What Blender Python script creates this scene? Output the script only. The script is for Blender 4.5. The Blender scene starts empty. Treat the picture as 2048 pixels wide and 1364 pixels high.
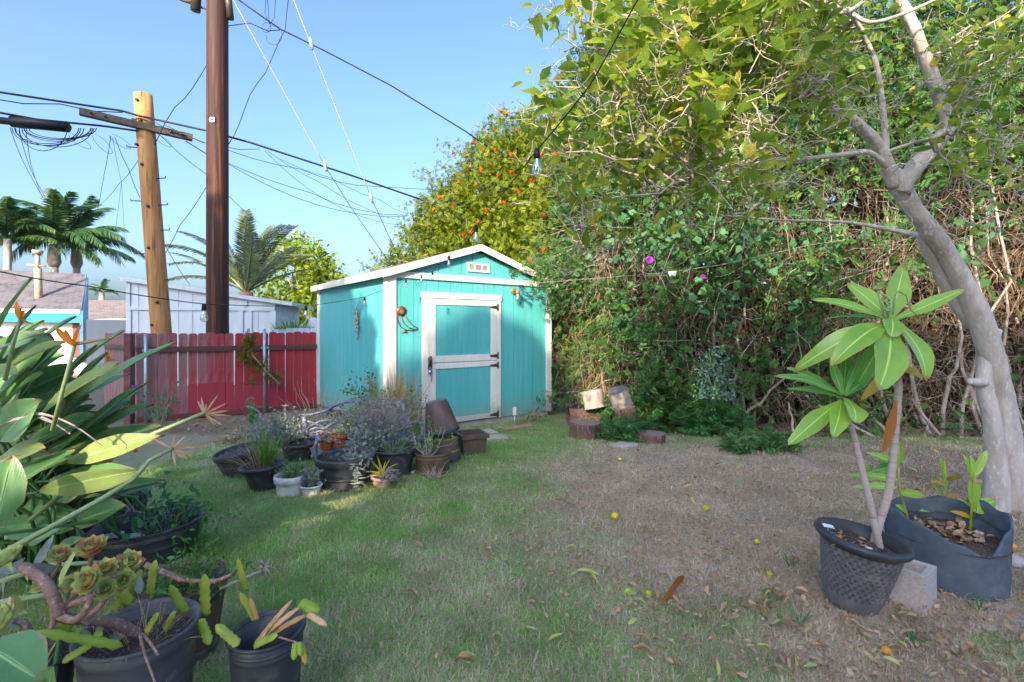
import bpy, math, random
import numpy as np
from mathutils import Vector, Matrix
from math import radians as R, pi as PI, sin, cos
S = bpy.context.scene
C = S.collection
# ---------------- camera, light, exposure ----------------
CAMZ, F, CX, HY = 1.4, 990.0, 1024.0, 655.0
cam_d = bpy.data.cameras.new('camera'); cam = bpy.data.objects.new('camera', cam_d); C.objects.link(cam)
cam.location = (0, 0, CAMZ); cam.rotation_euler = (R(90), 0, 0)
cam_d.sensor_width = 36; cam_d.lens = F/2048*36; cam_d.shift_y = -(682-HY)/2048
cam_d.clip_start = .05; cam_d.clip_end = 3000
S.camera = cam
SUN = Vector((.30, 1.0, -.49)).normalized()      # direction the light travels
W = bpy.data.worlds.new('World'); S.world = W; W.use_nodes = True
nt = W.node_tree; bg = nt.nodes['Background']
sky = nt.nodes.new('ShaderNodeTexSky'); sky.sky_type = 'NISHITA'; sky.sun_disc = False
sky.sun_elevation = math.asin(-SUN.z); sky.sun_rotation = math.atan2(-SUN.x, -SUN.y)
sky.altitude = 0; sky.air_density = 1.0; sky.dust_density = 4.6; sky.ozone_density = 3.0
# a little of the evening haze's warmth taken out, the same in every direction
tint = nt.nodes.new('ShaderNodeVectorMath'); tint.operation = 'MULTIPLY'; tint.inputs[1].default_value = (.84, .945, 1.10); nt.links.new(sky.outputs[0], tint.inputs[0])
nt.links.new(tint.outputs[0], bg.inputs[0]); bg.inputs[1].default_value = .115
sd = bpy.data.lights.new('sun', 'SUN'); sun = bpy.data.objects.new('sun', sd); C.objects.link(sun)
sd.energy = 2.5; sd.angle = R(.6); sd.color = (1, .84, .60)
sun.rotation_euler = SUN.to_track_quat('-Z', 'Y').to_euler()
S.view_settings.view_transform = 'Standard'; S.view_settings.look = 'None'
S.view_settings.gamma = 1; S.view_settings.use_curve_mapping = False
S.view_settings.exposure = 1.9
S.render.engine = 'CYCLES'
S.cycles.max_bounces = 6; S.cycles.transparent_max_bounces = 8

rnd = random.Random(7); rng = np.random.default_rng(11)
# ---------------- helpers ----------------
def gz(x, y):                                     # the lawn falls a little towards the fence
    t = min(1, max(0, (y-5.5)/2.3)); return -.12*t*t*(3-2*t)
def P(px, py, Y):                                 # a point at distance Y seen at photo position px, py
    return Vector(((px-CX)/F*Y, Y, CAMZ-(py-HY)/F*Y))
def G(px, py):                                    # a ground point
    Y = CAMZ*F/(py-HY)
    for _ in range(6): Y = (CAMZ-gz(0, Y))*F/(py-HY)
    return Vector(((px-CX)/F*Y, Y, gz(0, Y)))
def tag(o, label=None, cat=None, group=None, kind=None):
    if label: o['label'] = label
    if cat: o['category'] = cat
    if group: o['group'] = group
    if kind: o['kind'] = kind
    return o
def empty(name, loc, label, cat, group=None, rz=0):
    o = bpy.data.objects.new(name, None); C.objects.link(o); o.location = loc; o.rotation_euler = (0, 0, rz)
    o.empty_display_size = .1
    return tag(o, label, cat, group)
class MB:
    def __init__(s): s.v = []; s.f = []; s.a = []; s.m = []; s.rib = {}
    def add(s, vs, fs, a=.5, m=0):
        n = len(s.v); s.v += [tuple(x) for x in vs]; s.f += [tuple(n+i for i in f) for f in fs]
        s.a += [a]*len(vs); s.m += [m]*len(fs); return s
    def box(s, x0, y0, z0, x1, y1, z1, a=.5, M=None, m=0):
        vs = [Vector((x, y, z)) for z in (z0, z1) for y in (y0, y1) for x in (x0, x1)]
        if M: vs = [M @ v for v in vs]
        return s.add(vs, [(0,2,3,1),(4,5,7,6),(0,1,5,4),(2,6,7,3),(0,4,6,2),(1,3,7,5)], a, m)
    def tube(s, pts, r, n=6, a=.5, caps=True, m=0, wob=0):
        pts = [Vector(p) for p in pts]; k = len(pts)
        if not hasattr(r, '__len__'): r = [r]*k
        vs = []; up = None
        for i, p in enumerate(pts):
            t = (pts[min(i+1, k-1)]-pts[max(i-1, 0)])
            t = t.normalized() if t.length > 1e-9 else Vector((0, 0, 1))
            if up is None: up = t.orthogonal().normalized()
            else:
                up = up-t*up.dot(t); up = up.normalized() if up.length > 1e-6 else t.orthogonal().normalized()
            b = t.cross(up)
            for j in range(n):
                w = 1+(rnd.uniform(-wob, wob) if wob else 0)
                vs.append(p+(up*cos(2*PI*j/n)+b*sin(2*PI*j/n))*r[i]*w)
        fs = [(i*n+j, i*n+(j+1) % n, (i+1)*n+(j+1) % n, (i+1)*n+j) for i in range(k-1) for j in range(n)]
        if caps: fs += [tuple(range(n-1, -1, -1)), tuple((k-1)*n+j for j in range(n))]
        return s.add(vs, fs, a, m)
    def lathe(s, prof, n=32, M=None, a=.5, m=0, sx=1, sy=1, wob=None):
        vs = []
        for (r, z) in prof:
            for j in range(n):
                q = 2*PI*j/n; rr = r*(1+(wob(q, z) if wob else 0))
                v = Vector((rr*cos(q)*sx, rr*sin(q)*sy, z)); vs.append(M @ v if M else v)
        k = len(prof)
        fs = [(i*n+j, i*n+(j+1) % n, (i+1)*n+(j+1) % n, (i+1)*n+j) for i in range(k-1) for j in range(n)]
        return s.add(vs, fs, a, m)
    def disc(s, r, z, n=32, M=None, a=.5, sx=1, sy=1, bump=0):
        vs = [Vector((0, 0, z+bump))]
        for rr in (.5, 1):
            for j in range(n):
                q = 2*PI*j/n; vs.append(Vector((r*rr*cos(q)*sx, r*rr*sin(q)*sy, z+(rnd.uniform(-bump, bump)*.6+bump*.5 if rr < 1 else 0))))
        if M: vs = [M @ v for v in vs]
        fs = [(0, 1+j, 1+(j+1) % n) for j in range(n)]+[(1+j, 1+n+j, 1+n+(j+1) % n, 1+(j+1) % n) for j in range(n)]
        return s.add(vs, fs, a)
    def blade(s, base, tip, w, nrm, sag=0, fold=.2, n=7, prof=None, a=.5, curl=0, wave=0, crenate=0, cols=3):
        base = Vector(base); tip = Vector(tip); nrm = Vector(nrm).normalized()
        L = (tip-base).length; c = (base+tip)/2+nrm*sag*L
        vs = []; pr = prof or (lambda t: (sin(PI*min(1, t**.8)))**.7*(1-.15*t) if 0 < t < 1 else .02)
        ph = rnd.uniform(0, 6); n0 = len(s.v); cl = (-1, -.5, 0, .5, 1) if cols == 5 else (-1, 0, 1); nc = len(cl)
        for i in range(n+1):
            t = i/n; p = base*(1-t)**2+c*2*t*(1-t)+tip*t*t
            T = ((c-base)*(1-t)+(tip-c)*t).normalized()
            sd_ = T.cross(nrm); sd_ = sd_.normalized() if sd_.length > 1e-6 else T.orthogonal().normalized()
            nn = sd_.cross(T).normalized()
            ww = w*.5*max(.02, pr(t))
            wl = ww*(1+(crenate if i % 2 else -crenate)) if 0 < i < n else ww
            o = wave*w*sin(ph+t*9); o2 = wave*w*sin(ph*2+t*7)
            for k in cl:
                up = abs(k)*sin(fold) if nc == 3 else abs(k)*sin(fold)*(1.35-.35*abs(k))
                q = p+sd_*wl*k*cos(fold)+nn*(wl*up+(o*k if k < 0 else o2*k)+(curl*w*t if k == 0 else 0))
                if cols == 5: s.rib[n0+len(vs)] = (1 if k == 0 else 0, (1 if abs(k) == 1 else 0), t)
                vs.append(q)
        fs = []
        for i in range(n):
            for k in range(nc-1): q = i*nc+k; fs.append((q, q+nc, q+nc+1, q+1))
        return s.add(vs, fs, a)
    def build(s, name, mats, parent=None, smooth=True, loc=None, **kw):
        me = bpy.data.meshes.new(name); me.from_pydata(s.v, [], s.f); 
        if not isinstance(mats, (list, tuple)): mats = [mats]
        for m in mats: me.materials.append(m)
        if len(mats) > 1: me.polygons.foreach_set('material_index', s.m)
        if smooth: me.polygons.foreach_set('use_smooth', [True]*len(s.f))
        at = me.attributes.new('var', 'FLOAT', 'POINT'); at.data.foreach_set('value', s.a)
        if s.rib:
            for ix, an in enumerate(('rib', 'rim', 'along')):
                at = me.attributes.new(an, 'FLOAT', 'POINT'); at.data.foreach_set('value', [s.rib.get(i, (0, 0, 0))[ix] for i in range(len(s.v))])
        me.update()
        return link(name, me, parent, loc, **kw)
def link(name, me, parent=None, loc=None, **kw):
    o = bpy.data.objects.new(name, me); C.objects.link(o)
    if parent: o.parent = parent
    if loc is not None: o.location = loc
    return tag(o, **kw)
def npmesh(name, V, Fc, mat, var=None, smooth=False):
    """V (n,3), Fc (m,k) constant-size faces"""
    me = bpy.data.meshes.new(name); m, k = Fc.shape
    me.vertices.add(len(V)); me.vertices.foreach_set('co', np.ascontiguousarray(V, dtype=np.float32).ravel())
    me.loops.add(m*k); me.loops.foreach_set('vertex_index', np.ascontiguousarray(Fc, dtype=np.int32).ravel())
    me.polygons.add(m); me.polygons.foreach_set('loop_start', np.arange(0, m*k, k, dtype=np.int32))
    if smooth: me.polygons.foreach_set('use_smooth', np.ones(m, dtype=bool))
    if var is not None:
        at = me.attributes.new('var', 'FLOAT', 'POINT'); at.data.foreach_set('value', np.ascontiguousarray(var, dtype=np.float32))
    me.materials.append(mat); me.update(calc_edges=True); return me
def rotm(n, tilt=None):
    """n random rotation matrices; tilt limits how far the local z leans from the vertical"""
    a = rng.uniform(0, 2*PI, n); b = rng.uniform(0, 2*PI, n)
    t = np.arccos(rng.uniform(-1, 1, n)) if tilt is None else np.abs(rng.normal(0, tilt, n))
    ca, sa, ct, st, cb, sb = np.cos(a), np.sin(a), np.cos(t), np.sin(t), np.cos(b), np.sin(b)
    z = np.zeros(n); o = np.ones(n)
    A = np.stack([ca, -sa, z, sa, ca, z, z, z, o], 1).reshape(n, 3, 3)
    T = np.stack([o, z, z, z, ct, -st, z, st, ct], 1).reshape(n, 3, 3)
    B = np.stack([cb, -sb, z, sb, cb, z, z, z, o], 1).reshape(n, 3, 3)
    return A @ T @ B
def scatter(name, tv, tf, pts, size, mat, tilt=None, var=None, Rm=None):
    """copies of template (tv, tf) baked into one mesh"""
    n = len(pts); tv = np.array(tv, float); tf = np.array(tf)
    M = rotm(n, tilt) if Rm is None else Rm
    size = np.broadcast_to(np.asarray(size, float), (n,))
    V = np.einsum('nij,kj->nki', M, tv)*size[:, None, None]+np.asarray(pts)[:, None, :]
    Fc = (tf[None]+(np.arange(n)*len(tv))[:, None, None]).reshape(-1, tf.shape[1])
    v = np.repeat(rng.uniform(0, 1, n) if var is None else var, len(tv))
    return npmesh(name, V.reshape(-1, 3), Fc, mat, v)
# leaf templates (y = along the leaf)
DIA_V = [(0,0,0), (-.28,.45,.10), (0,1,-.05), (.28,.45,.10), (0,.45,0)]; DIA_F = [(0,4,1),(4,2,1),(0,3,4),(4,3,2)]
LEAF_V = [(0,0,0),(-.2,.25,.06),(-.24,.55,.05),(0,1,-.12),(.24,.55,.05),(.2,.25,.06),(0,.28,0),(0,.6,0)]
LEAF_F = [(0,6,1),(1,6,2),(6,7,2),(7,3,2),(0,5,6),(5,4,6),(6,4,7),(7,4,3)]
SQ_V = [(-.3,0,0),(.3,0,0),(.25,1,0),(-.25,1,0)]
def pinnate(n=4, w=.16, l=.34):
    v = []; f = []
    def lf(x, y, dx, dy):
        k = len(v); px, py = -dy, dx
        v.extend([(x, y, 0), (x+dx*l*.5+px*w*.5, y+dy*l*.5+py*w*.5, .03), (x+dx*l, y+dy*l, -.04), (x+dx*l*.5-px*w*.5, y+dy*l*.5-py*w*.5, .03)])
        f.extend([(k, k+1, k+2), (k, k+2, k+3)])
    for i in range(n):
        y = .15+.6*i/n
        lf(0, y, .85, .5); lf(0, y, -.85, .5)
    lf(0, .72, 0, 1)
    return v, f
PIN_V, PIN_F = pinnate()
FERN_V, FERN_F = pinnate(9, .05, .22)
# value noise for patches
_NT = rng.uniform(0, 1, (64, 64))
def vnoise(x, y, s):
    x = np.asarray(x)*s+100; y = np.asarray(y)*s+100
    xi = np.floor(x).astype(int); yi = np.floor(y).astype(int); fx = x-xi; fy = y-yi
    fx = fx*fx*(3-2*fx); fy = fy*fy*(3-2*fy)
    g = lambda a, b: _NT[a % 64, b % 64]
    return (g(xi, yi)*(1-fx)+g(xi+1, yi)*fx)*(1-fy)+(g(xi, yi+1)*(1-fx)+g(xi+1, yi+1)*fx)*fy
# ---------------- materials ----------------
def nodes(name):
    m = bpy.data.materials.new(name); m.use_nodes = True; t = m.node_tree
    return m, t, t.nodes['Principled BSDF'], t.nodes['Material Output']
def N(t, ty, **kw):
    n = t.nodes.new(ty)
    for k, v in kw.items():
        if k in n.inputs: n.inputs[k].default_value = v
        else: setattr(n, k, v)
    return n
def mixc(t, fac, a, b):
    n = t.nodes.new('ShaderNodeMix'); n.data_type = 'RGBA'
    for s, v in ((0, fac), (6, a), (7, b)):
        if isinstance(v, bpy.types.NodeSocket): t.links.new(v, n.inputs[s])
        else: n.inputs[s].default_value = (*v, 1) if s and len(v) == 3 else v
    return n.outputs[2]
def ramp(t, fac, a, b):
    n = t.nodes.new('ShaderNodeMapRange'); t.links.new(fac, n.inputs[0]); n.inputs[1].default_value = a; n.inputs[2].default_value = b
    return n.outputs[0]
def noise(t, scale, stretch=(1, 1, 1), detail=4, coord='Object'):
    tc = t.nodes.new('ShaderNodeTexCoord'); mp = t.nodes.new('ShaderNodeMapping'); mp.inputs['Scale'].default_value = stretch
    t.links.new(tc.outputs[coord], mp.inputs[0])
    n = t.nodes.new('ShaderNodeTexNoise'); n.inputs['Scale'].default_value = scale; n.inputs['Detail'].default_value = detail
    t.links.new(mp.outputs[0], n.inputs[0]); return n.outputs[0]
def bump(t, p, h, strength=.3, dist=.01):
    b = t.nodes.new('ShaderNodeBump'); b.inputs['Strength'].default_value = strength; b.inputs['Distance'].default_value = dist
    t.links.new(h, b.inputs['Height']); t.links.new(b.outputs[0], p.inputs['Normal'])
def mat(name, c1, c2=None, rough=.7, scale=8, stretch=(1, 1, 1), bmp=.2, dist=.005, lo=.35, hi=.65, metal=0, c3=None, scale3=40, spec=.4, objvar=0):
    m, t, p, o = nodes(name)
    p.inputs['Roughness'].default_value = rough; p.inputs['Metallic'].default_value = metal
    p.inputs['Specular IOR Level'].default_value = spec
    c2 = c2 or tuple(x*.75 for x in c1)
    n = noise(t, scale, stretch, 6); col = mixc(t, ramp(t, n, lo, hi), c1, c2)
    if c3:
        n3 = noise(t, scale3, stretch, 5); col = mixc(t, ramp(t, n3, .55, .7), col, c3)
    if objvar:
        oi = t.nodes.new('ShaderNodeObjectInfo'); h = t.nodes.new('ShaderNodeHueSaturation')
        h.inputs['Value'].default_value = 1; t.links.new(col, h.inputs['Color'])
        mr = t.nodes.new('ShaderNodeMapRange'); t.links.new(oi.outputs['Random'], mr.inputs[0]); mr.inputs[3].default_value = 1-objvar; mr.inputs[4].default_value = 1+objvar
        t.links.new(mr.outputs[0], h.inputs['Value']); col = h.outputs[0]
    t.links.new(col, p.inputs['Base Color'])
    if bmp: bump(t, p, n, bmp, dist)
    return m
def leafmat(name, c1, c2, c3=None, rough=.45, trans=.3, scale=30, spec=.4, tint=1.6, ribbed=None):
    """leaf: colour by the leaf's own 'var' value, with some light passing through"""
    m, t, p, o = nodes(name)
    at = N(t, 'ShaderNodeAttribute', attribute_name='var')
    oi = t.nodes.new('ShaderNodeObjectInfo')
    ad = t.nodes.new('ShaderNodeMath'); ad.operation = 'ADD'; t.links.new(at.outputs['Fac'], ad.inputs[0]); t.links.new(oi.outputs['Random'], ad.inputs[1])
    fr = t.nodes.new('ShaderNodeMath'); fr.operation = 'FRACT'; t.links.new(ad.outputs[0], fr.inputs[0])
    f = fr.outputs[0]
    col = mixc(t, ramp(t, f, .1, .8), c1, c2)
    if c3: col = mixc(t, ramp(t, f, .86, .98), col, c3)
    n = noise(t, scale, (1, 1, 1), 3); col = mixc(t, ramp(t, n, .35, .75), col, tuple(x*.72 for x in c1))
    if ribbed:
        ar = N(t, 'ShaderNodeAttribute', attribute_name='rib'); am = N(t, 'ShaderNodeAttribute', attribute_name='rim'); al = N(t, 'ShaderNodeAttribute', attribute_name='along')
        col = mixc(t, ramp(t, ar.outputs['Fac'], .80, .95), col, tuple(min(.8, x*1.5+.05) for x in c2))
        n4 = noise(t, 22, (1, 1, 1), 4); jt = t.nodes.new('ShaderNodeMath'); jt.operation = 'ADD'; t.links.new(am.outputs['Fac'], jt.inputs[0]); t.links.new(n4, jt.inputs[1])
        col = mixc(t, ramp(t, jt.outputs[0], 1.28, 1.5), col, ribbed[0])
        j2 = t.nodes.new('ShaderNodeMath'); j2.operation = 'MULTIPLY_ADD'; t.links.new(n4, j2.inputs[0]); j2.inputs[1].default_value = .25; t.links.new(al.outputs['Fac'], j2.inputs[2])
        col = mixc(t, ramp(t, j2.outputs[0], 1.03, 1.10), col, ribbed[1])
        w5 = t.nodes.new('ShaderNodeTexWave'); w5.inputs['Scale'].default_value = 26; w5.inputs['Distortion'].default_value = 2.5; w5.inputs['Detail'].default_value = 1
        tc = t.nodes.new('ShaderNodeTexCoord'); t.links.new(tc.outputs['Object'], w5.inputs[0])
        v6 = mixc(t, w5.outputs[1], col, tuple(x*.8 for x in c1)); v6.node.inputs[0].default_value = .0
        bump(t, p, w5.outputs[1], .10, .003)
    t.links.new(col, p.inputs['Base Color']); p.inputs['Roughness'].default_value = rough; p.inputs['Specular IOR Level'].default_value = spec
    tr = t.nodes.new('ShaderNodeBsdfTranslucent')
    hs = t.nodes.new('ShaderNodeHueSaturation'); hs.inputs['Value'].default_value = tint; hs.inputs['Hue'].default_value = .485; t.links.new(col, hs.inputs['Color'])
    t.links.new(hs.outputs[0], tr.inputs[0])
    mx = t.nodes.new('ShaderNodeMixShader'); mx.inputs[0].default_value = trans
    t.links.new(p.outputs[0], mx.inputs[1]); t.links.new(tr.outputs[0], mx.inputs[2]); t.links.new(mx.outputs[0], o.inputs[0])
    return m
M = {}
def paint(name, c1, c2, dirt=.5):
    m, t, p, o = nodes(name)
    g = noise(t, 6, (9, 9, .35), 6); st = noise(t, 2.2, (2.5, 2.5, .35), 5); sp_ = noise(t, 16, (1, 1, 1), 6)
    col = mixc(t, ramp(t, st, .38, .68), c1, c2)
    c_ = mixc(t, ramp(t, g, .45, .75), col, tuple(x*.86 for x in c1)); col = c_
    tc = t.nodes.new('ShaderNodeTexCoord'); sp = t.nodes.new('ShaderNodeSeparateXYZ'); t.links.new(tc.outputs['Object'], sp.inputs[0])
    ad = t.nodes.new('ShaderNodeMath'); ad.operation = 'MULTIPLY_ADD'; t.links.new(sp_, ad.inputs[0]); ad.inputs[1].default_value = -.55; t.links.new(sp.outputs[2], ad.inputs[2])
    dm = t.nodes.new('ShaderNodeMath'); dm.operation = 'MULTIPLY'; t.links.new(ramp(t, ad.outputs[0], .02, -.26), dm.inputs[0]); dm.inputs[1].default_value = dirt
    col = mixc(t, dm.outputs[0], col, (.30, .245, .19))
    sk = noise(t, 34, (1, 1, .6), 3); col = mixc(t, ramp(t, sk, .70, .76), col, tuple(x*.7 for x in c1))
    t.links.new(col, p.inputs['Base Color']); p.inputs['Roughness'].default_value = .62; p.inputs['Specular IOR Level'].default_value = .35
    bump(t, p, g, .35, .004); return m
M['teal'] = paint('teal_paint', (.09,.46,.475), (.115,.49,.50))
M['white'] = paint('white_paint', (.80,.76,.72), (.74,.70,.66), .6)
M['shadewhite'] = mat('white_shade_tint', (.58,.64,.72), (.50,.57,.66), .6, 5, (1,1,.2), .1, .003)  # white walls; the bluish cast of their shade is put into the colour
M['darkmetal'] = mat('dark_iron', (.08,.07,.06), (.16,.12,.09), .45, 60, metal=.7, bmp=.1)
M['rust'] = mat('rust_metal', (.30,.12,.05), (.15,.08,.05), .5, 20, metal=.5)
M['galv'] = mat('galvanised', (.48,.54,.60), (.36,.42,.47), .42, 12, metal=.75, bmp=.05)
M['concrete'] = mat('concrete', (.42,.39,.37), (.32,.30,.29), .9, 14, bmp=.3, c3=(.22,.21,.2), scale3=60)
M['block'] = mat('cinder_block', (.52,.46,.44), (.44,.39,.37), .95, 60, bmp=.6, dist=.004, c3=(.3,.27,.26), scale3=140)
M['black'] = mat('black_plastic', (.035,.038,.048), (.05,.054,.064), .42, 10, bmp=.08, c3=(.105,.095,.085), scale3=13)
M['blackdusty'] = mat('dusty_black_plastic', (.07,.07,.08), (.10,.10,.11), .6, 9, bmp=.06, c3=(.19,.175,.16), scale3=16)
M['brownpot'] = mat('brown_plastic', (.13,.085,.068), (.095,.065,.053), .5, 12, (1,1,.15), .1, c3=(.13,.10,.08), scale3=25)
M['bronze'] = mat('bronze_pot', (.075,.055,.055), (.11,.075,.066), .38, 7, (1,1,.4), .05, c3=(.17,.11,.09), scale3=10)
M['gold'] = mat('gold_band', (.28,.19,.08), (.2,.13,.06), .5, 20)
M['terra'] = mat('terracotta', (.52,.15,.05), (.42,.12,.045), .8, 10, bmp=.1, c3=(.5,.22,.12), scale3=18)
M['terraold'] = mat('old_terracotta', (.50,.27,.21), (.55,.40,.35), .85, 14, bmp=.15, c3=(.42,.17,.12), scale3=20)
M['whitepot'] = mat('white_ceramic', (.72,.69,.70), (.62,.58,.58), .45, 12, bmp=.05, c3=(.5,.46,.44), scale3=16)
M['soil'] = mat('potting_soil', (.055,.038,.03), (.10,.07,.055), .95, 55, bmp=.9, dist=.02, c3=(.30,.24,.2), scale3=120)
M['fabric'] = mat('felt_fabric', (.085,.105,.145), (.11,.135,.175), .95, 16, bmp=.35, dist=.004, c3=(.14,.16,.185), scale3=11, spec=.1)
M['wicker'] = mat('wicker_plastic', (.11,.105,.12), (.14,.135,.15), .45, 14, bmp=.08, c3=(.19,.18,.18), scale3=9)
M['bench'] = mat('bench_metal', (.13,.14,.20), (.22,.23,.29), .5, 30, bmp=.2, metal=.2, c3=(.42,.41,.45), scale3=40)
M['bark'] = mat('citrus_bark', (.40,.34,.30), (.54,.485,.445), .92, 11, (1,1,.45), 1.0, .03, lo=.3, hi=.6, c3=(.62,.58,.54), scale3=48)
M['twig'] = leafmat('dry_twig', (.28,.19,.13), (.50,.37,.27), None, .9, 0, 12, .1)
M['graytwig'] = leafmat('bare_twig', (.50,.42,.36), (.66,.58,.52), None, .9, 0, 12, .1)
M['newpole'] = mat('new_pole_wood', (.42,.19,.062), (.56,.30,.115), .75, 5, (3,3,.22), .35, .01, c3=(.17,.06,.022), scale3=6)
M['oldpole'] = mat('creosote_pole', (.035,.013,.011), (.075,.026,.018), .7, 5, (4,4,.15), .5, .01, c3=(.20,.065,.025), scale3=3.2)
M['crossarm'] = mat('weathered_arm', (.16,.12,.09), (.10,.07,.055), .85, 6, (.4,3,3), .3)
M['wire'] = mat('black_cable', (.012,.012,.015), None, .5, 5, bmp=0)
M['guy'] = mat('steel_guy', (.42,.40,.39), None, .6, 5, bmp=0)
M['bark2'] = mat('grey_bark', (.34,.28,.235), (.48,.42,.375), .9, 9, (1,1,.5), .7, .02)
M['stump'] = mat('stump_bark', (.20,.105,.085), (.11,.06,.05), .95, 14, (1,1,.25), .9, .02, c3=(.3,.22,.19), scale3=30)
M['whitelog'] = mat('pale_log', (.38,.33,.30), (.26,.215,.195), .9, 8, (1,1,.5), .8, .02, c3=(.13,.11,.11), scale3=12)
M['pave'] = mat('paver', (.46,.40,.37), (.38,.33,.30), .9, 12, bmp=.3)
M['redbrick'] = mat('red_paver', (.42,.22,.17), (.35,.20,.16), .9, 12, bmp=.3)
def glassmat():
    m, t, p, o = nodes('clear_glass'); p.inputs['Roughness'].default_value = .03
    p.inputs['Base Color'].default_value = (.9,.92,.95,1); p.inputs['IOR'].default_value = 1.45
    tr = t.nodes.new('ShaderNodeBsdfTransparent'); mx = t.nodes.new('ShaderNodeMixShader'); mx.inputs[0].default_value = .38
    g = t.nodes.new('ShaderNodeBsdfGlossy'); g.inputs['Roughness'].default_value = .08
    t.links.new(tr.outputs[0], mx.inputs[1]); t.links.new(g.outputs[0], mx.inputs[2]); t.links.new(mx.outputs[0], o.inputs[0]); return m
M['glass'] = glassmat()
M['l_bop'] = leafmat('paradise_leaf', (.10,.26,.085), (.21,.41,.14), None, .34, .16, 7, .5, 1.6, ((.30,.22,.12), (.30,.18,.10)))
M['l_bopy'] = leafmat('paradise_leaf_pale', (.30,.42,.12), (.40,.50,.17), None, .42, .25, 7, .4, 1.6, ((.50,.36,.16), (.36,.24,.12)))
M['l_drac'] = leafmat('strap_leaf', (.26,.52,.06), (.36,.60,.09), None, .27, .30, 5, .55, 1.3, ((.46,.44,.06), (.42,.27,.10)))
M['l_dracd'] = leafmat('strap_leaf_dark', (.12,.36,.07), (.18,.45,.10), None, .32, .25, 5, .5, 1.3, ((.40,.46,.10), (.40,.27,.12)))
M['l_yel'] = leafmat('yellow_leaf', (.50,.34,.03), (.55,.40,.06), (.45,.22,.03), .5, .3, 9)
M['l_dry'] = leafmat('dry_leaf', (.42,.26,.14), (.60,.44,.30), (.46,.16,.05), .8, .12, 14, .1, 1.1)
M['l_citrus'] = leafmat('citrus_leaf', (.14,.26,.028), (.36,.44,.05), (.66,.54,.06), .36, .46, 14, .45, 1.7)
M['l_honey'] = leafmat('honeysuckle_leaf', (.13,.21,.014), (.30,.35,.025), None, .5, .3, 5, .3)
M['l_hedge'] = leafmat('hedge_leaf', (.05,.15,.038), (.115,.245,.06), (.23,.33,.055), .5, .25, 10, .3)
M['l_vine'] = leafmat('vine_leaf', (.07,.21,.085), (.14,.31,.14), None, .65, .25, 20, .3)
M['l_blue'] = leafmat('blue_shrub_leaf', (.17,.34,.26), (.28,.46,.37), None, .6, .15, 20, .2)
M['l_fern'] = leafmat('asparagus_fern', (.08,.25,.075), (.16,.36,.11), None, .6, .2, 20, .2)
M['l_palm'] = leafmat('palm_leaf', (.035,.105,.035), (.08,.165,.045), (.24,.27,.045), .4, .2, 2, .4)
M['l_palmd'] = leafmat('palm_leaf_dusty', (.10,.14,.06), (.17,.21,.08), (.28,.26,.09), .4, .2, 2, .4)
M['l_ytree'] = leafmat('yellow_green_leaf', (.15,.25,.02), (.31,.38,.03), (.40,.38,.03), .5, .3, 2, .3)
M['l_grey'] = leafmat('silver_leaf', (.20,.25,.22), (.32,.36,.32), None, .8, .15, 30, .1)
M['l_lav'] = leafmat('lavender_stem', (.27,.24,.24), (.38,.34,.34), (.20,.24,.18), .8, .1, 30, .1)
M['l_grass'] = leafmat('clump_grass', (.10,.24,.03), (.22,.36,.05), (.5,.40,.16), .5, .25, 20, .3)
M['l_straw'] = leafmat('straw', (.40,.28,.14), (.55,.42,.24), None, .8, .2, 20, .1)
M['l_green'] = leafmat('fresh_leaf', (.06,.20,.04), (.12,.30,.08), None, .5, .25, 20, .3)
M['l_cact'] = leafmat('leaf_cactus', (.30,.44,.05), (.52,.54,.09), (.60,.42,.10), .4, .25, 16, .4)
M['l_cactb'] = leafmat('dying_cactus', (.60,.36,.16), (.70,.47,.28), (.55,.30,.02), .6, .15, 20, .3)
M['l_aeon'] = leafmat('rosette_leaf', (.50,.58,.18), (.64,.68,.30), None, .5, .2, 25, .3)
M['l_aeonr'] = leafmat('rosette_leaf_red', (.62,.22,.13), (.55,.42,.16), None, .5, .2, 25, .3)
M['aeonstem'] = mat('succulent_stem', (.34,.20,.155), (.21,.125,.105), .8, 45, (1,1,1), .6, c3=(.50,.38,.34), scale3=60)
M['stalk'] = mat('flower_stalk', (.32,.40,.19), (.24,.33,.14), .5, 8, bmp=.05)
M['orange'] = leafmat('orange_petal', (.75,.24,.01), (.85,.36,.02), None, .5, .35, 12, .3, 1.2)
M['redflower'] = leafmat('red_orange_petal', (.75,.10,.012), (.82,.20,.02), None, .5, .3, 12, .3, 1.2)
M['purple'] = leafmat('purple_petal', (.42,.05,.50), (.50,.08,.58), None, .5, .3, 12, .3)
M['spathe'] = leafmat('spathe', (.48,.30,.12), (.35,.33,.14), None, .6, .2, 12, .3)
M['lemon'] = mat('lemon_skin', (.72,.52,.02), (.62,.50,.03), .4, 20, bmp=.15)
M['lime'] = mat('lime_skin', (.42,.45,.03), (.34,.38,.03), .4, 20, bmp=.15)
M['orangefruit'] = mat('orange_skin', (.75,.28,.02), (.65,.24,.02), .5, 20, bmp=.15)
M['plastictag'] = mat('white_plastic', (.78,.78,.80), None, .4, 20, bmp=0)
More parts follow.
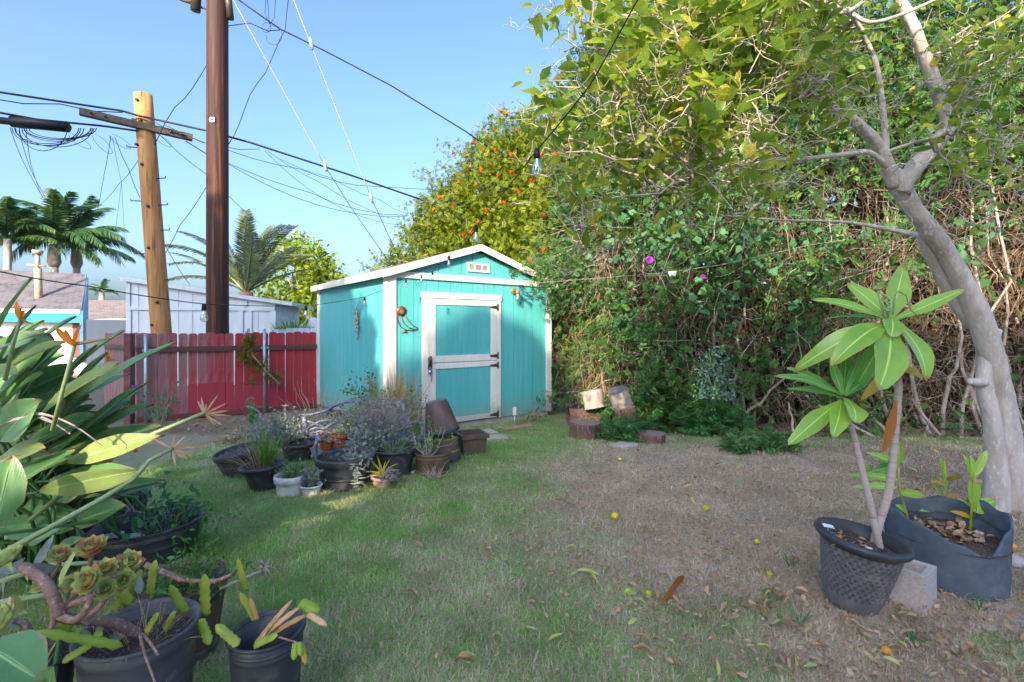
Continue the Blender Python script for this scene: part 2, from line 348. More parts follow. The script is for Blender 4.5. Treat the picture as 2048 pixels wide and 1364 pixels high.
# ---------------- ground and lawn ----------------
def green_of(x, y):
    b = np.interp(y, [1.5, 2.0, 2.8, 4.0, 5.0, 6.2, 7.0, 9], [.55, .5, .5, .15, .4, .75, 1.1, 1.2])
    n = vnoise(x, y, 1.1)*.6+vnoise(x, y, 3.1)*.4-.5
    g = 1/(1+np.exp(-(b-x+n*1.1)*5))
    back = np.exp(-((y-6.35)/.55)**2)*np.clip((x-.6)/.6, 0, 1)*(vnoise(x, y, 2.2) > .42)*.6
    front = np.clip((2.75-y)/.5, 0, 1)*(vnoise(x+7, y, 2.4) > .52)*.6
    return np.clip(np.maximum(g, np.maximum(back, front)), 0, 1)
def straw_of(x, y):
    s = vnoise(x+31, y+9, 1.5)*.55+vnoise(x, y+20, 4.2)*.45
    s = np.clip((s-.27)*2.4, 0, 1)
    return np.clip(s*.8+.12*np.clip((4.2-y), 0, 1)-.30*np.clip((y-4.6), 0, 1)*(np.asarray(x) > -1.3), .03, 1)
def axis(lo, hi, st, outer):
    a = np.arange(lo, hi+st/2, st); return np.concatenate([-np.array(outer[::-1]), a, np.array(outer)])
gx = axis(-6.4, 6.4, .08, [9., 14, 25, 60, 200, 900]); gy = np.concatenate([[-900, -200, -60, -20, -8, -3, 0], np.arange(1, 9.7, .08), [11, 14, 20, 40, 100, 300, 1500]])
GX, GY = np.meshgrid(gx, gy); nxg, nyg = len(gx), len(gy)
t_ = np.clip((GY-5.5)/2.3, 0, 1); GZ = -.12*t_*t_*(3-2*t_)
inn = (np.abs(GX) < 6.3) & (GY > 1) & (GY < 9.5)
GZ = GZ+np.where(inn, (vnoise(GX, GY, 2.5)-.5)*.018+(vnoise(GX, GY, 9)-.5)*.008, -.004)
idx = np.arange(nxg*nyg).reshape(nyg, nxg)
gf = np.stack([idx[:-1, :-1], idx[:-1, 1:], idx[1:, 1:], idx[1:, :-1]], -1).reshape(-1, 4)
gr = green_of(GX, GY); st = straw_of(GX, GY)
gcol = np.zeros((nyg, nxg, 3))
brown = np.array([.62, .48, .36]); greenc = np.array([.24, .31, .125]); strawc = np.array([.56, .46, .31]); mulch = np.array([.25, .175, .13])
gcol[:] = brown*(.8+.4*vnoise(GX, GY, 5)[..., None])
gc = greenc*(1-st[..., None]*.8)+strawc*st[..., None]*.8
gcol = gcol*(1-gr[..., None])+gc*gr[..., None]
mu = np.clip(np.maximum((GY-6.7)*2*(GX < -1.7), np.maximum((GX-1.0)*.8*(GY > 6.6), ((GX-2.2)*1.6*(GY < 3.0)+(GX-2.9)*1.3)*(vnoise(GX, GY, 1.7) > .3)))*1.2, 0, .85)[..., None]
gcol = gcol*(1-mu)+mulch*mu
gcol = np.where(inn[..., None], gcol, np.array([.12, .12, .07]))
me = npmesh('lawn', np.stack([GX, GY, GZ], -1).reshape(-1, 3), gf, bpy.data.materials.new('tmp'), None, True)
ca = me.attributes.new('gcol', 'FLOAT_COLOR', 'POINT'); ca.data.foreach_set('color', np.concatenate([gcol.reshape(-1, 3), np.ones((nxg*nyg, 1))], 1).astype(np.float32).ravel())
m, t, p, o = nodes('lawn_soil')
at = N(t, 'ShaderNodeAttribute', attribute_name='gcol')
n1 = noise(t, 26, (1, 1, 1), 8); n2 = noise(t, 120, (1, 1, 1), 6)
c = mixc(t, ramp(t, n1, .35, .7), at.outputs['Color'], (.34, .255, .19)); mm = c.node; mm.inputs[0].default_value = .4
c2 = mixc(t, ramp(t, n2, .55, .72), c, (.40, .31, .22)); c3 = mixc(t, ramp(t, n2, .42, .30), c2, (.05, .04, .028))
t.links.new(c3, p.inputs['Base Color']); p.inputs['Roughness'].default_value = .95; p.inputs['Specular IOR Level'].default_value = .1
bump(t, p, n2, .8, .02)
me.materials.clear(); me.materials.append(m)
ground = link('lawn', me, kind='structure')
# blades: green upright, straw flopped over; a blade is three points bent over
def blades(n, green, L, w, lean, region, name, mt, keep):
    x0, x1, y0, y1 = region
    # more of them near the camera
    y = y0*(y1/y0)**rng.uniform(0, 1, n*3); x = (rng.uniform(-1.12, 1.12, n*3))*y
    k = (x > x0) & (x < x1) & (rng.uniform(0, 1, n*3) < keep(x, y)); x, y = x[k][:n], y[k][:n]; n = len(x)
    t = np.clip((y-5.5)/2.3, 0, 1); z = -.12*t*t*(3-2*t)-.004
    a = rng.uniform(0, 2*PI, n); ln = rng.uniform(.55, 1.25, n)*L; tl = np.abs(rng.normal(lean, .3, n)).clip(0, 1.5)
    sc = (y/3.0).clip(.8, 2.0)**.7
    dx, dy = np.cos(a), np.sin(a); ww = w*sc*.5; b2 = a+rng.normal(0, .7, n)
    base = np.stack([x, y, z], 1); sd = np.stack([-dy, dx, 0*dx], 1)*ww[:, None]
    h1 = np.cos(tl)*ln*.6; r1 = np.sin(tl)*ln*.6
    mid = base+np.stack([dx*r1, dy*r1, h1+.006], 1)
    t2 = (tl+.5).clip(0, 1.85)
    tip = mid+np.stack([np.cos(b2)*np.sin(t2)*ln*.45, np.sin(b2)*np.sin(t2)*ln*.45, np.cos(t2)*ln*.4], 1)
    tip[:, 2] = np.maximum(tip[:, 2], z+.006)
    V = np.stack([base-sd, base+sd, mid+sd*.8, mid-sd*.8, tip], 1).reshape(-1, 3)
    o_ = (np.arange(n)*5)[:, None]
    Fc = np.concatenate([o_+np.array([[0, 1, 2]]), o_+np.array([[0, 2, 3]]), o_+np.array([[3, 2, 4]])], 1).reshape(-1, 3)
    me = npmesh(name, V, Fc, mt, np.repeat(rng.uniform(0, 1, n), 5), True)
    return link(name, me, label=green, cat='grass', kind='stuff')
M['g_green'] = leafmat('lawn_blade', (.22,.42,.10), (.34,.56,.17), None, .6, .42, 3, .2)
M['g_straw'] = leafmat('dry_blade', (.66,.55,.37), (.80,.70,.53), None, .8, .3, 3, .1)
M['g_brown'] = leafmat('thatch_blade', (.62,.475,.35), (.82,.68,.52), (.42,.28,.20), .9, .25, 3, .1)
inr = (-3.6, 6.0, 1.55, 8.6)
shedx = lambda x, y: ~((.798*(x+1.7)+.602*(y-6.76) > 0) & (-.602*(x+1.7)+.798*(y-6.76) > -.02))
soilk = lambda x, y: np.where((x < -1.75) & (y > 6.8), .40, 1)*shedx(x, y)
blades(190000, 'short green lawn grass in patches over the yard', .036, .0030, .55, inr, 'grass', M['g_green'], lambda x, y: green_of(x, y)*(1-.68*straw_of(x, y))*soilk(x, y)+.03)
blades(120000, 'pale straw coloured dead grass lying among the green lawn', .055, .0026, 1.15, inr, 'grass', M['g_straw'], lambda x, y: (green_of(x, y)*straw_of(x, y)*1.1+.10*(1-green_of(x, y)))*soilk(x, y))
blades(130000, 'brown flattened thatch on the bare part of the lawn', .05, .0030, 1.3, inr, 'grass', M['g_brown'], lambda x, y: (1-green_of(x, y))*.9*soilk(x, y)*np.where((x > 2.4) & (y < 3.4), .35, 1))
# ---------------- unseen house behind the photographer, its outline shaped to shade the yard ----------------
hs = empty('house', (0, 0, 0), 'unseen tall pale stucco house far behind the lawn, outlined to shade the yard', 'house')
HB = -14.0; off = .30*(HB+3.2)                      # its right-hand end, front face and eaves
EX = -3.3+off; HT = 5.0+.49*10.8
b = MB(); b.box(EX+2.9, HB-6.9, HT-.1, EX+13.45, HB-.4, 6.6+.49*10.8); b.build('upper_shade_block', mat('stucco_shade_upper', (.78,.74,.68), None, .9, 30), hs, False)  # block added on top to keep sun off the right of the hedge
b = MB(); b.box(EX-1.5, HB-5, -.05, EX-.005, HB-.3, 3.5+.49*10.8); b.build('side_shade_block', mat('stucco_shade_side', (.78,.74,.68), None, .9, 30), hs, False)  # low block added to shade the lawn below a gap of sun
b = MB(); b.box(EX, HB-7, -.05, EX+13.5, HB, HT); b.build('wall', mat('stucco', (.78,.74,.68), None, .9, 30), hs, False)  # walls kept pale to bounce light into the yard
b = MB()
rv = [(EX-.2, HB+.2, HT-.05), (EX+13.8, HB+.2, HT-.05), (EX+13.8, HB-3.5, HT+.6), (EX-.2, HB-3.5, HT+.6), (EX-.2, HB-7.2, HT-.05), (EX+13.8, HB-7.2, HT-.05)]
rv2 = [(x, y, z+.15) for x, y, z in rv]
b.add(rv+rv2, [(0,1,2,3),(3,2,5,4),(6,9,8,7),(9,10,11,8),(0,6,7,1),(4,5,11,10),(0,3,9,6),(3,4,10,9),(1,7,8,2),(2,8,11,5)])
b.build('roof', mat('house_roof', (.2,.17,.15)), hs, False)
def shadetree(x, y, z, rx, rz, n, label, thr=.12):  # unseen trees, added to cast and shape shade on the yard
    ng = empty('shade_tree', (x, y, 0), label, 'tree')
    b = MB(); b.tube([(0, 0, 0), (.1, 0, z*.5), (0, .1, z)], [.22, .18, .12], 8); b.build('trunk', M['bark'], ng)
    pts = rng.normal(0, 1, (n, 3)); pts = pts/np.linalg.norm(pts, axis=1)[:, None]*rng.uniform(.2, 1, (n, 1))**.4*np.array([rx, 1.2, rz])+np.array([0, 0, z])
    pts = pts[vnoise(pts[:, 0]+x, pts[:, 2], .9) > thr]
    link('crown', scatter('crown', LEAF_V, LEAF_F, pts, rng.uniform(.26, .42, len(pts)), M['l_hedge']), ng, kind='stuff')
def eq(x, z, Y): return x+.30*(Y+3.2), z-.49*(Y+3.2)   # same shade, other distance
x_, z_ = eq(-3.28, 5.55, -13.2); shadetree(x_, -13.2, z_, .78, 1.2, 7000, 'unseen small round tree shaping the shade on the shed door', 0)
x_, z_ = eq(-4.0, 4.9, -13.6); shadetree(x_, -13.6, z_, .42, .75, 2500, 'unseen smaller round tree adding the left bulge of the shade on the shed door', 0)
x_, z_ = eq(-7.35, 5.4, -4.0); shadetree(x_, -4.0, z_, 2.35, 2.5, 15000, 'unseen tall dense tree added far left to shade the shed side wall and fence')
x_, z_ = eq(-12.6, 7.4, -5.0); shadetree(x_, -5.0, z_, 3.9, 4.6, 24000, 'unseen tall broad tree added far left to shade the outbuilding')
x_, z_ = eq(-8.5, 3.2, -4.5); shadetree(x_, -4.5, z_, 4.4, 1.9, 15000, 'unseen wide low tree added far left to shade the left of the yard')

# ---------------- shed ----------------
SW, SD, SH, AP = 2.95, 3.25, 2.13, 2.60
shed = empty('garden_shed', (-1.70, 6.76, 0), 'turquoise wooden garden shed with white trim and gabled roof', 'shed', rz=math.atan2(.602, .798))
ZB = -.03
def topz(w): return SH+(AP-SH)*(1-abs(w-SW/2)/(SW/2))
# siding boards of the front, cut to the gable
door = (.60, 1.83, -.02, 1.83)
nb = 15
for i in range(nb):
    a = .0+SW/nb*i+.003; c = SW/nb*(i+1)-.003
    z1a, z1c = topz(a)-.02, topz(c)-.02
    segs = [(ZB, None)]
    b = MB()
    def slab(x0, x1, zb, za, zc):
        vs = [(x0, .002, zb), (x1, .002, zb), (x1, .002, zc), (x0, .002, za), (x0, .03, zb), (x1, .03, zb), (x1, .03, zc), (x0, .03, za)]
        b.add(vs, [(0,1,2,3),(5,4,7,6),(4,0,3,7),(1,5,6,2),(3,2,6,7),(4,5,1,0)])
    if c > door[0] and a < door[1]:
        if a < door[0]: slab(a, door[0], ZB, 1.9, 1.9)
        if c > door[1]: slab(door[1], c, ZB, 1.9, 1.9)
        slab(a, c, 1.9, z1a, z1c)
    else: slab(a, c, ZB, z1a, z1c)
    b.build('siding_board', M['teal'], shed, False)
for i in range(16):
    a = SD/16*i+.003; c = SD/16*(i+1)-.003
    b = MB(); b.box(.002, a+.03 if i == 0 else a, ZB, .03, c, SH+.02); b.build('siding_board', M['teal'], shed, False)
b = MB(); b.box(SW-.03, .03, ZB, SW, SD, SH); b.build('right_wall', M['teal'], shed, False)
b = MB(); b.box(.03, SD-.03, ZB, SW-.03, SD, SH)
b.add([(0, SD-.03, SH), (SW, SD-.03, SH), (SW/2, SD-.03, AP)], [(0,1,2)]); b.build('back_wall', M['teal'], shed, False)
b = MB(); b.box(.032, .034, 1.96, SW-.032, SD-.05, 1.99); b.box(.032, .05, ZB+.01, SW-.032, SD-.05, ZB+.03); b.build('inner_lining', M['teal'], shed, False)
# skids under it
for y in (.02, 1.6, 3.1):
    b = MB(); b.box(.03, y, -.2, SW-.03, y+.1, ZB-.004); b.build('skid', M['concrete'], shed, False)
def board(name, x0, z0, x1, z1, d=.022, y=0, mt='white', parent=None):
    bb = MB(); bb.box(x0, y-d, z0, x1, y, z1); o = bb.build(name, M[mt], parent or shed, False)
    bv = o.modifiers.new('b', 'BEVEL'); bv.width = .003; bv.segments = 1; return o
board('corner_trim', -.022, ZB-.01, .12, 2.088, .022)
bb = MB(); bb.box(-.022, .001, ZB-.01, 0, .10, 2.10); bb.build('corner_trim', M['white'], shed, False)
board('corner_trim', SW-.10, ZB-.01, SW+.02, 2.088, .022)
bb = MB(); bb.box(-.022, SD-.09, ZB-.01, 0, SD+.02, 2.10); bb.build('corner_trim', M['white'], shed, False)
board('gable_band', -.02, 2.09, SW+.02, 2.18, .026)
# door frame
board('door_trim', .511, ZB, .618, 1.824, .024); board('door_trim', 1.823, ZB, 1.891, 1.824, .024)
hd = board('door_header', .495, 1.826, 1.905, 1.915, .03)
f = bpy.data.curves.new('sign_text', 'FONT'); f.body = 'TUFF SHED'; f.size = .034; f.align_x = 'CENTER'; f.extrude = .0005
ft = bpy.data.objects.new('sign_text', f); C.objects.link(ft); bpy.context.view_layer.update()
fm = bpy.data.meshes.new_from_object(ft.evaluated_get(bpy.context.evaluated_depsgraph_get())); bpy.data.objects.remove(ft)
fo = bpy.data.objects.new('lettering', fm); C.objects.link(fo); fo.parent = hd; fo.location = (1.22, -.0335, 1.872); fo.rotation_euler = (R(90), 0, 0)
fm.materials.clear(); fm.materials.append(mat('grey_print', (.42,.36,.34), bmp=0))
bb = MB(); bb.box(1.10, -.0325, 1.835, 1.34, -.0302, 1.906); bb.build('name_plate', mat('plate_white', (.84,.81,.77), bmp=0), hd, False)
def leafdoor(name, z0, z1, rails):
    d = MB(); d.box(.624, -.010, z0, 1.817, .004, z1); dr = d.build(name, M['teal'], shed, False)
    for x0, x1 in ((.624, .728), (1.70, 1.817)): board('stile', x0, z0, x1, z1, .014, -.010, parent=dr)
    for a, c in rails: board('rail', .7285, a, 1.6995, c, .013, -.010, parent=dr)
    return dr
du = leafdoor('upper_door', .888, 1.818, [(.888, .985), (1.73, 1.818)])
dl = leafdoor('lower_door', -.015, .880, [(-.015, .06), (.795, .880)])
def hinge(z, par):
    b = MB()
    b.box(1.826, -.030, z-.055, 1.845, -.0245, z+.055)
    b.tube([(1.820, -.031, z-.05), (1.820, -.031, z+.05)], .008, 8)
    b.add([(1.815, -.0262, z-.028), (1.815, -.0262, z+.028), (1.70, -.0262, z+.016), (1.665, -.0262, z), (1.70, -.0262, z-.016),
           (1.815, -.0305, z-.028), (1.815, -.0305, z+.028), (1.70, -.0305, z+.016), (1.665, -.0305, z), (1.70, -.0305, z-.016)],
          [(0,1,2,3,4),(9,8,7,6,5),(0,5,6,1),(1,6,7,2),(2,7,8,3),(3,8,9,4),(4,9,5,0)])
    for x in (1.80, 1.76, 1.72): b.box(x-.007, -.034, z-.007, x+.007, -.0303, z+.007)
    b.build('hinge', M['darkmetal'], par)
hinge(1.72, du); hinge(.955, du); hinge(.805, dl); hinge(.03, dl)
b = MB(); b.box(.60, -.04, .80, .66, -.0245, .97); b.box(.615, -.055, .88, .645, -.04, .99); b.tube([(.63, -.06, .99), (.63, -.07, .93), (.63, -.06, .86)], .009, 6); b.build('latch', M['darkmetal'], shed)
b = MB(); b.box(.60, -.066, .725, .648, -.042, .79); b.tube([(.61, -.054, .79), (.612, -.054, .82), (.624, -.054, .835), (.636, -.054, .82), (.638, -.054, .79)], .005, 6)
b.tube([(.655, -.03, .78), (.66, -.034, .68), (.654, -.034, .62)], .007, 5); b.build('padlock', M['galv'], shed)
b = MB()
for i in range(nb):
    for z in (.10, .55, 1.0, 1.45, 1.86, 2.02):
        x = SW/nb*(i+.5)+rnd.uniform(-.01, .01)
        if door[0]-.12 < x < door[1]+.1 and z < 1.93: continue
        b.lathe([(0, -.0025), (.0045, -.002), (.005, 0)], 6, Matrix.Translation((x, .002, z+rnd.uniform(-.02, .02))) @ Matrix.Rotation(R(90), 4, 'X') @ Matrix.Scale(-1, 4, (0, 0, 1)))
b.build('nail_heads', mat('nail_teal', (.06,.30,.29), bmp=0), shed, kind='stuff')
# vent
vb = MB(); x0, x1, z0, z1 = 1.27, 1.68, 2.255, 2.395
vb.box(x0, -.018, z0, x1, -.0005, z0+.03); vb.box(x0, -.018, z1-.03, x1, -.0005, z1); vb.box(x0, -.018, z0+.031, x0+.035, -.0005, z1-.031); vb.box(x1-.035, -.018, z0+.031, x1, -.0005, z1-.031)
for i in (1, 2): vb.box(x0+.41*i/3-.012, -.018, z0+.031, x0+.41*i/3+.012, -.0005, z1-.031)
v = vb.build('gable_vent', M['white'], shed, False)
for i in range(3):
    bb = MB()
    for k in range(5):
        zz = z0+.036+k*.0145; bb.box(x0+.036+i*.125, -.010, zz, x0+.036+i*.125+.095, -.003, zz+.008)
    bb.build('louvre', mat('vent_beige', (.5,.42,.36), bmp=0), v, False)
# roof: two slopes with overhang, fascia boards
sl = (AP-SH)/(SW/2); OV = .10; RT = .075
fas = math.atan(sl)
def roofz(w): return AP+.005-abs(w-SW/2)*sl
for sgn, nm in ((-1, 'roof_slope'), (1, 'roof_slope')):
    e = SW/2+sgn*(SW/2+OV); zr, ze = AP+.03, AP+.03-(SW/2+OV)*sl
    b = MB(); vs = []
    for y in (-.07, SD+.07):
        vs += [(SW/2, y, zr), (e, y, ze), (e, y, ze+.045), (SW/2, y, zr+.045)]
    b.add(vs, [(0,1,2,3),(7,6,5,4),(0,4,5,1),(1,5,6,2),(2,6,7,3),(3,7,4,0)]); b.build(nm, mat('shed_shingle', (.10,.07,.06), (.17,.12,.10), .95, 40, bmp=.5), shed, False)
    for y0, y1 in ((-.095, -.0705), (SD+.0705, SD+.095)):
        b = MB(); vs = []
        for y in (y0, y1): vs += [(SW/2, y, zr-.055), (e, y, ze-.055), (e, y, ze+.048), (SW/2, y, zr+.048)]
        b.add(vs, [(0,1,2,3),(7,6,5,4),(0,4,5,1),(1,5,6,2),(2,6,7,3),(3,7,4,0)]); b.build('barge_board', M['white'], shed, False)
    b = MB(); b.box(min(e, e+sgn*.02), -.07, ze-.05, max(e, e+sgn*.02), SD+.07, ze+.046); b.build('eave_board', M['white'], shed, False)
# soffit shadow boards
b = MB(); b.box(-OV, -.0, SH+.0, -.003, SD, SH+.006); b.build('soffit', M['white'], shed, False)
# wall lamp by the door (its own thing)
def onshed(w, y, z): return shed.matrix_basis @ Vector((w, y, z))
bpy.context.view_layer.update()
RS = math.atan2(.602, .798)
wl = empty('wall_lamp', onshed(2.16, -.001, 1.99), 'small unlit wall lamp with brass mount and jar shade on the shed', 'lamp', rz=RS)
Mr = Matrix.Rotation(R(90), 4, 'X')
b = MB(); b.lathe([(.0, .0), (.055, .0), (.055, .015), (.03, .02), (0, .02)], 16, Mr); b.tube([(0, -.02, 0), (0, -.06, .01), (.02, -.09, -.01)], .012, 6); b.tube([(.02, -.09, .005), (.02, -.09, -.055)], .035, 10); b.build('mount', M['gold'], wl)
b = MB(); Mj = Matrix.Translation((.02, -.09, -.17)); b.lathe([(.0, 0), (.036, 0), (.042, .02), (.042, .09), (.036, .115)], 14, Mj); b.build('jar_shade', M['glass'], wl)
b = MB(); b.lathe([(0, .03), (.016, .04), (.018, .06), (.01, .09), (0, .1)], 10, Mj); b.build('bulb', mat('bulb_white', (.8,.78,.7), bmp=0), wl)
# copper wall ornament
orn = empty('wall_ornament', onshed(.20, -.002, 1.63), 'copper disc and wire ornament hanging beside the shed door', 'ornament', rz=RS)
b = MB(); b.lathe([(0, .0), (.03, .006), (.062, .008), (.07, 0), (.07, .012), (.03, .016), (0, .015)], 24, Mr); b.build('disc', M['rust'], orn)
b = MB(); b.lathe([(0, .015), (.02, .022), (.03, .016)], 12, Matrix.Translation((.005, 0, -.01)) @ Mr); b.build('boss', M['gold'], orn)
for pts in ([(-.06,-.01,-.03),(-.07,-.012,-.1),(-.03,-.012,-.2),(.05,-.012,-.26),(.16,-.012,-.27),(.24,-.012,-.25)], [(.05,-.01,-.05),(.1,-.012,-.13),(.17,-.012,-.2),(.25,-.012,-.24)], [(-.01,-.01,-.07),(.03,-.012,-.16),(.11,-.012,-.23),(.2,-.012,-.26)], [(.04,-.012,-.25),(.05,-.012,-.29),(.09,-.012,-.30)], [(.06,-.012,-.25),(.05,-.012,-.29),(.0,-.012,-.30)]):
    b = MB(); b.tube(pts, .006, 5); b.build('wire', M['rust'], orn)
# driftwood strand on the side wall
dw = empty('dried_garland', onshed(-.012, 1.08, 1.72), 'dried seed pod garland hanging on the side wall of the shed', 'garland', rz=RS)
b = MB(); pts = [(-.015, rnd.uniform(-.02, .02), -z*.05) for z in range(11)]; b.tube(pts, .012, 5); b.build('strand', M['bark2'], dw)
b = MB()
for i in range(46):
    z = -rnd.uniform(0, .36); q = rnd.uniform(0, 2*PI); b.tube([(-.02, 0, z), (-.02-abs(cos(q))*.03, sin(q)*.05, z-.03)], [.006, .014], 4)
b.build('pods', M['bark2'], dw, kind='stuff')
# grey stub and slabs
g0 = G(1029, 852)
st = empty('conduit_stub', g0, 'grey conduit stub standing at the foot of the shed front', 'conduit')
b = MB(); b.tube([(0, 0, -.05), (0, 0, .18)], .014, 8); b.build('pipe', M['galv'], st)
b = MB(); b.box(-.028, -.028, .17, .028, .028, .29); b.build('cap', M['whitepot'], st, False)
for (px, py, w, d, rz, mt, lb) in ((962, 869, .42, .24, .5, 'pave', 'pale rectangular stepping stone nearest the shed door'), (982, 879, .40, .24, .45, 'pave', 'pale stepping stone beside the square brown pot'), (1035, 857, .5, .12, .55, 'redbrick', 'reddish edging paver along the foot of the shed')):
    q = G(px, py); b = MB(); b.box(-w/2, -d/2, -.02, w/2, d/2, .035); o = b.build('stepping_stone', M[mt], None, False, q); o.rotation_euler = (rnd.uniform(-.04, .04), rnd.uniform(-.04, .04), rz)
    bv = o.modifiers.new('b', 'BEVEL'); bv.width = .008; tag(o, lb, 'paver')

# ---------------- red fence ----------------
def pick_mat():
    m, t, p, o = nodes('red_picket')
    oa = N(t, 'ShaderNodeAttribute', attribute_name='fade', attribute_type='OBJECT')
    tc = t.nodes.new('ShaderNodeTexCoord'); sp = t.nodes.new('ShaderNodeSeparateXYZ'); t.links.new(tc.outputs['Object'], sp.inputs[0])
    n = noise(t, 5, (3, 3, .5), 6); n2 = noise(t, 22, (3, 3, .12), 6)
    low = ramp(t, sp.outputs[2], .47, .455)           # the repainted strip at the foot
    lowx = t.nodes.new('ShaderNodeMath'); lowx.operation = 'MULTIPLY'; t.links.new(low, lowx.inputs[0])
    ob = N(t, 'ShaderNodeAttribute', attribute_name='strip', attribute_type='OBJECT'); t.links.new(ob.outputs['Fac'], lowx.inputs[1])
    red = mixc(t, ramp(t, n2, .3, .7), (.42,.05,.06), (.32,.034,.046))
    grey = mixc(t, ramp(t, n2, .35, .65), (.34,.20,.205), (.24,.13,.14))
    add = t.nodes.new('ShaderNodeMath'); add.operation = 'ADD'; t.links.new(n, add.inputs[0]); t.links.new(oa.outputs['Fac'], add.inputs[1])
    base = mixc(t, ramp(t, add.outputs[0], .85, 1.3), red, grey)
    strip = mixc(t, .25, (.40,.05,.08), (.34,.045,.07))
    col = mixc(t, lowx.outputs[0], base, strip)
    n3 = noise(t, 30, (1, 1, 1), 2); col = mixc(t, ramp(t, n3, .72, .78), col, (.09,.03,.035))
    t.links.new(col, p.inputs['Base Color']); p.inputs['Roughness'].default_value = .85; p.inputs['Specular IOR Level'].default_value = .2
    bump(t, p, n2, .35, .006); return m
M['picket'] = pick_mat()
A, B = Vector((-5.95, 7.85, 0)), Vector((-3.68, 9.32, 0))
fl = (B-A).length; fd = math.atan2(B.y-A.y, B.x-A.x)
fence = empty('picket_fence', A, 'weathered red board fence with dog eared tops beside the shed', 'fence', rz=fd)
npk = 20; wp = fl/npk
def picket_mesh(w, h, z0):
    b = MB(); c = w*.22; prof = [(-w/2, z0), (w/2, z0), (w/2, h-c), (w*.42, h-c*.35), (w*.28, h), (-w*.28, h), (-w*.42, h-c*.35), (-w/2, h-c)]
    k = len(prof); vs = [(x, -.009, z) for x, z in prof]+[(x, .009, z) for x, z in prof]
    return b.add(vs, [tuple(range(k)), tuple(range(2*k-1, k-1, -1))]+[(i, k+i, k+(i+1) % k, (i+1) % k) for i in range(k)])
for i in range(npk):
    f_ = i/npk
    o = picket_mesh(wp-rnd.choice([.008, .005, .003, .007]), 1.30+.02*f_+rnd.uniform(-.012, .012), -.16).build('picket', M['picket'], fence, False, ((i+.5)*wp, rnd.uniform(-.003, .003), 0))
    o.rotation_euler = (0, rnd.uniform(-.008, .008), 0)
    o['fade'] = float(max(0, .80-.85*f_+rnd.uniform(-.12, .12))); o['strip'] = 1.0 if .22 < f_ < .72 else 0.0
b = MB(); b.box(.0, -.050, 1.0, fl, -.0125, 1.085); b.build('rail', mat('rail_wood', (.13,.055,.05), (.09,.04,.037), .85, 8, (.3,3,3)), fence, False)
b = MB(); b.box(.0, -.042, -.10, fl, -.0125, -.02); b.build('rail', mat('rail_wood_low', (.20,.06,.05), (.13,.045,.04), .9, 8, (.3,3,3)), fence, False)
for x, h in ((.12, 1.28), (fl*.67, 1.36)):
    b = MB(); b.tube([(x, -.09, -.2), (x, -.09, h)], .027, 10); b.tube([(x, -.09, h), (x, -.09, h+.02)], [.03, .012], 10); o = b.build('steel_post', M['galv'], fence)
    b = MB(); b.box(x-.05, -.063, 1.02, x+.075, -.0515, 1.06); b.build('bracket', M['galv'], o, False)
# grey return of the fence at the left
fe2 = empty('side_fence', (-7.7, 9.4, 0), 'greyish brown board fence behind the strelitzia leaves', 'fence', rz=-.55)
for i in range(15):
    o = picket_mesh(.128, 1.30+rnd.uniform(-.01, .01), -.16).build('picket', M['picket'], fe2, False, (i*.136, 0, 0)); o['fade'] = 1.0; o['strip'] = 0.0
b = MB(); b.box(0, -.04, 1.0, 2.02, -.0125, 1.085); b.build('rail', M['crossarm'], fe2, False)
b = MB(); b.box(-6.07, 7.74, -.15, -5.97, 7.84, 1.31); o = b.build('corner_post', mat('redpost', (.16,.03,.04), (.2,.1,.1), .85, 8), None, False); tag(o, 'dark red square post at the corner of the board fence', 'post')

# ---------------- houses beyond ----------------
def shingle_mat(name, c1, c2, sc):
    m, t, p, o = nodes(name)
    tc = t.nodes.new('ShaderNodeTexCoord'); mp = t.nodes.new('ShaderNodeMapping'); t.links.new(tc.outputs['UV'], mp.inputs[0])
    bk = t.nodes.new('ShaderNodeTexBrick'); t.links.new(mp.outputs[0], bk.inputs[0])
    bk.inputs['Scale'].default_value = sc; bk.inputs['Mortar Size'].default_value = .012; bk.inputs['Bias'].default_value = .1
    bk.inputs['Color1'].default_value = (*c1, 1); bk.inputs['Color2'].default_value = (*c2, 1); bk.inputs['Mortar'].default_value = (*[x*.4 for x in c1], 1)
    bk.inputs['Brick Width'].default_value = .36; bk.inputs['Row Height'].default_value = .15
    n = noise(t, 3, (1, 1, 1), 5); col = mixc(t, ramp(t, n, .4, .7), bk.outputs[0], tuple(x*1.15 for x in c2))
    col.node.inputs[0].default_value = .3
    t.links.new(col, p.inputs['Base Color']); p.inputs['Roughness'].default_value = .9; bump(t, p, bk.outputs['Fac'], -.5, .02); return m
def quad_uv(name, pts, mt, parent, ul, vl):
    me = bpy.data.meshes.new(name); me.from_pydata([tuple(p) for p in pts], [], [(0,1,2,3)]); uv = me.uv_layers.new()
    for i, c in enumerate(((0, 0), (ul, 0), (ul, vl), (0, vl))): uv.data[i].uv = c
    me.materials.append(mt); o = link(name, me, parent)
    so = o.modifiers.new('s', 'SOLIDIFY'); so.thickness = .06; return o
nh = empty('neighbour_house', (-14.5, 16.0, 0), 'white house with teal fascia and grey shingle roof behind the big leaves', 'house')
def rel(px, py, Y, e): return P(px, py, Y)-Vector(e.location)
a1, a2, a3, a4 = rel(-260, 612, 15.5, nh), rel(163, 619, 15.5, nh), rel(174, 548, 18, nh), rel(-260, 526, 18, nh)
quad_uv('roof', [a1, a2, a3, a4], shingle_mat('grey_shingle', (.085,.078,.09), (.14,.125,.14), 1.0), nh, (a2-a1).length, (a4-a1).length)
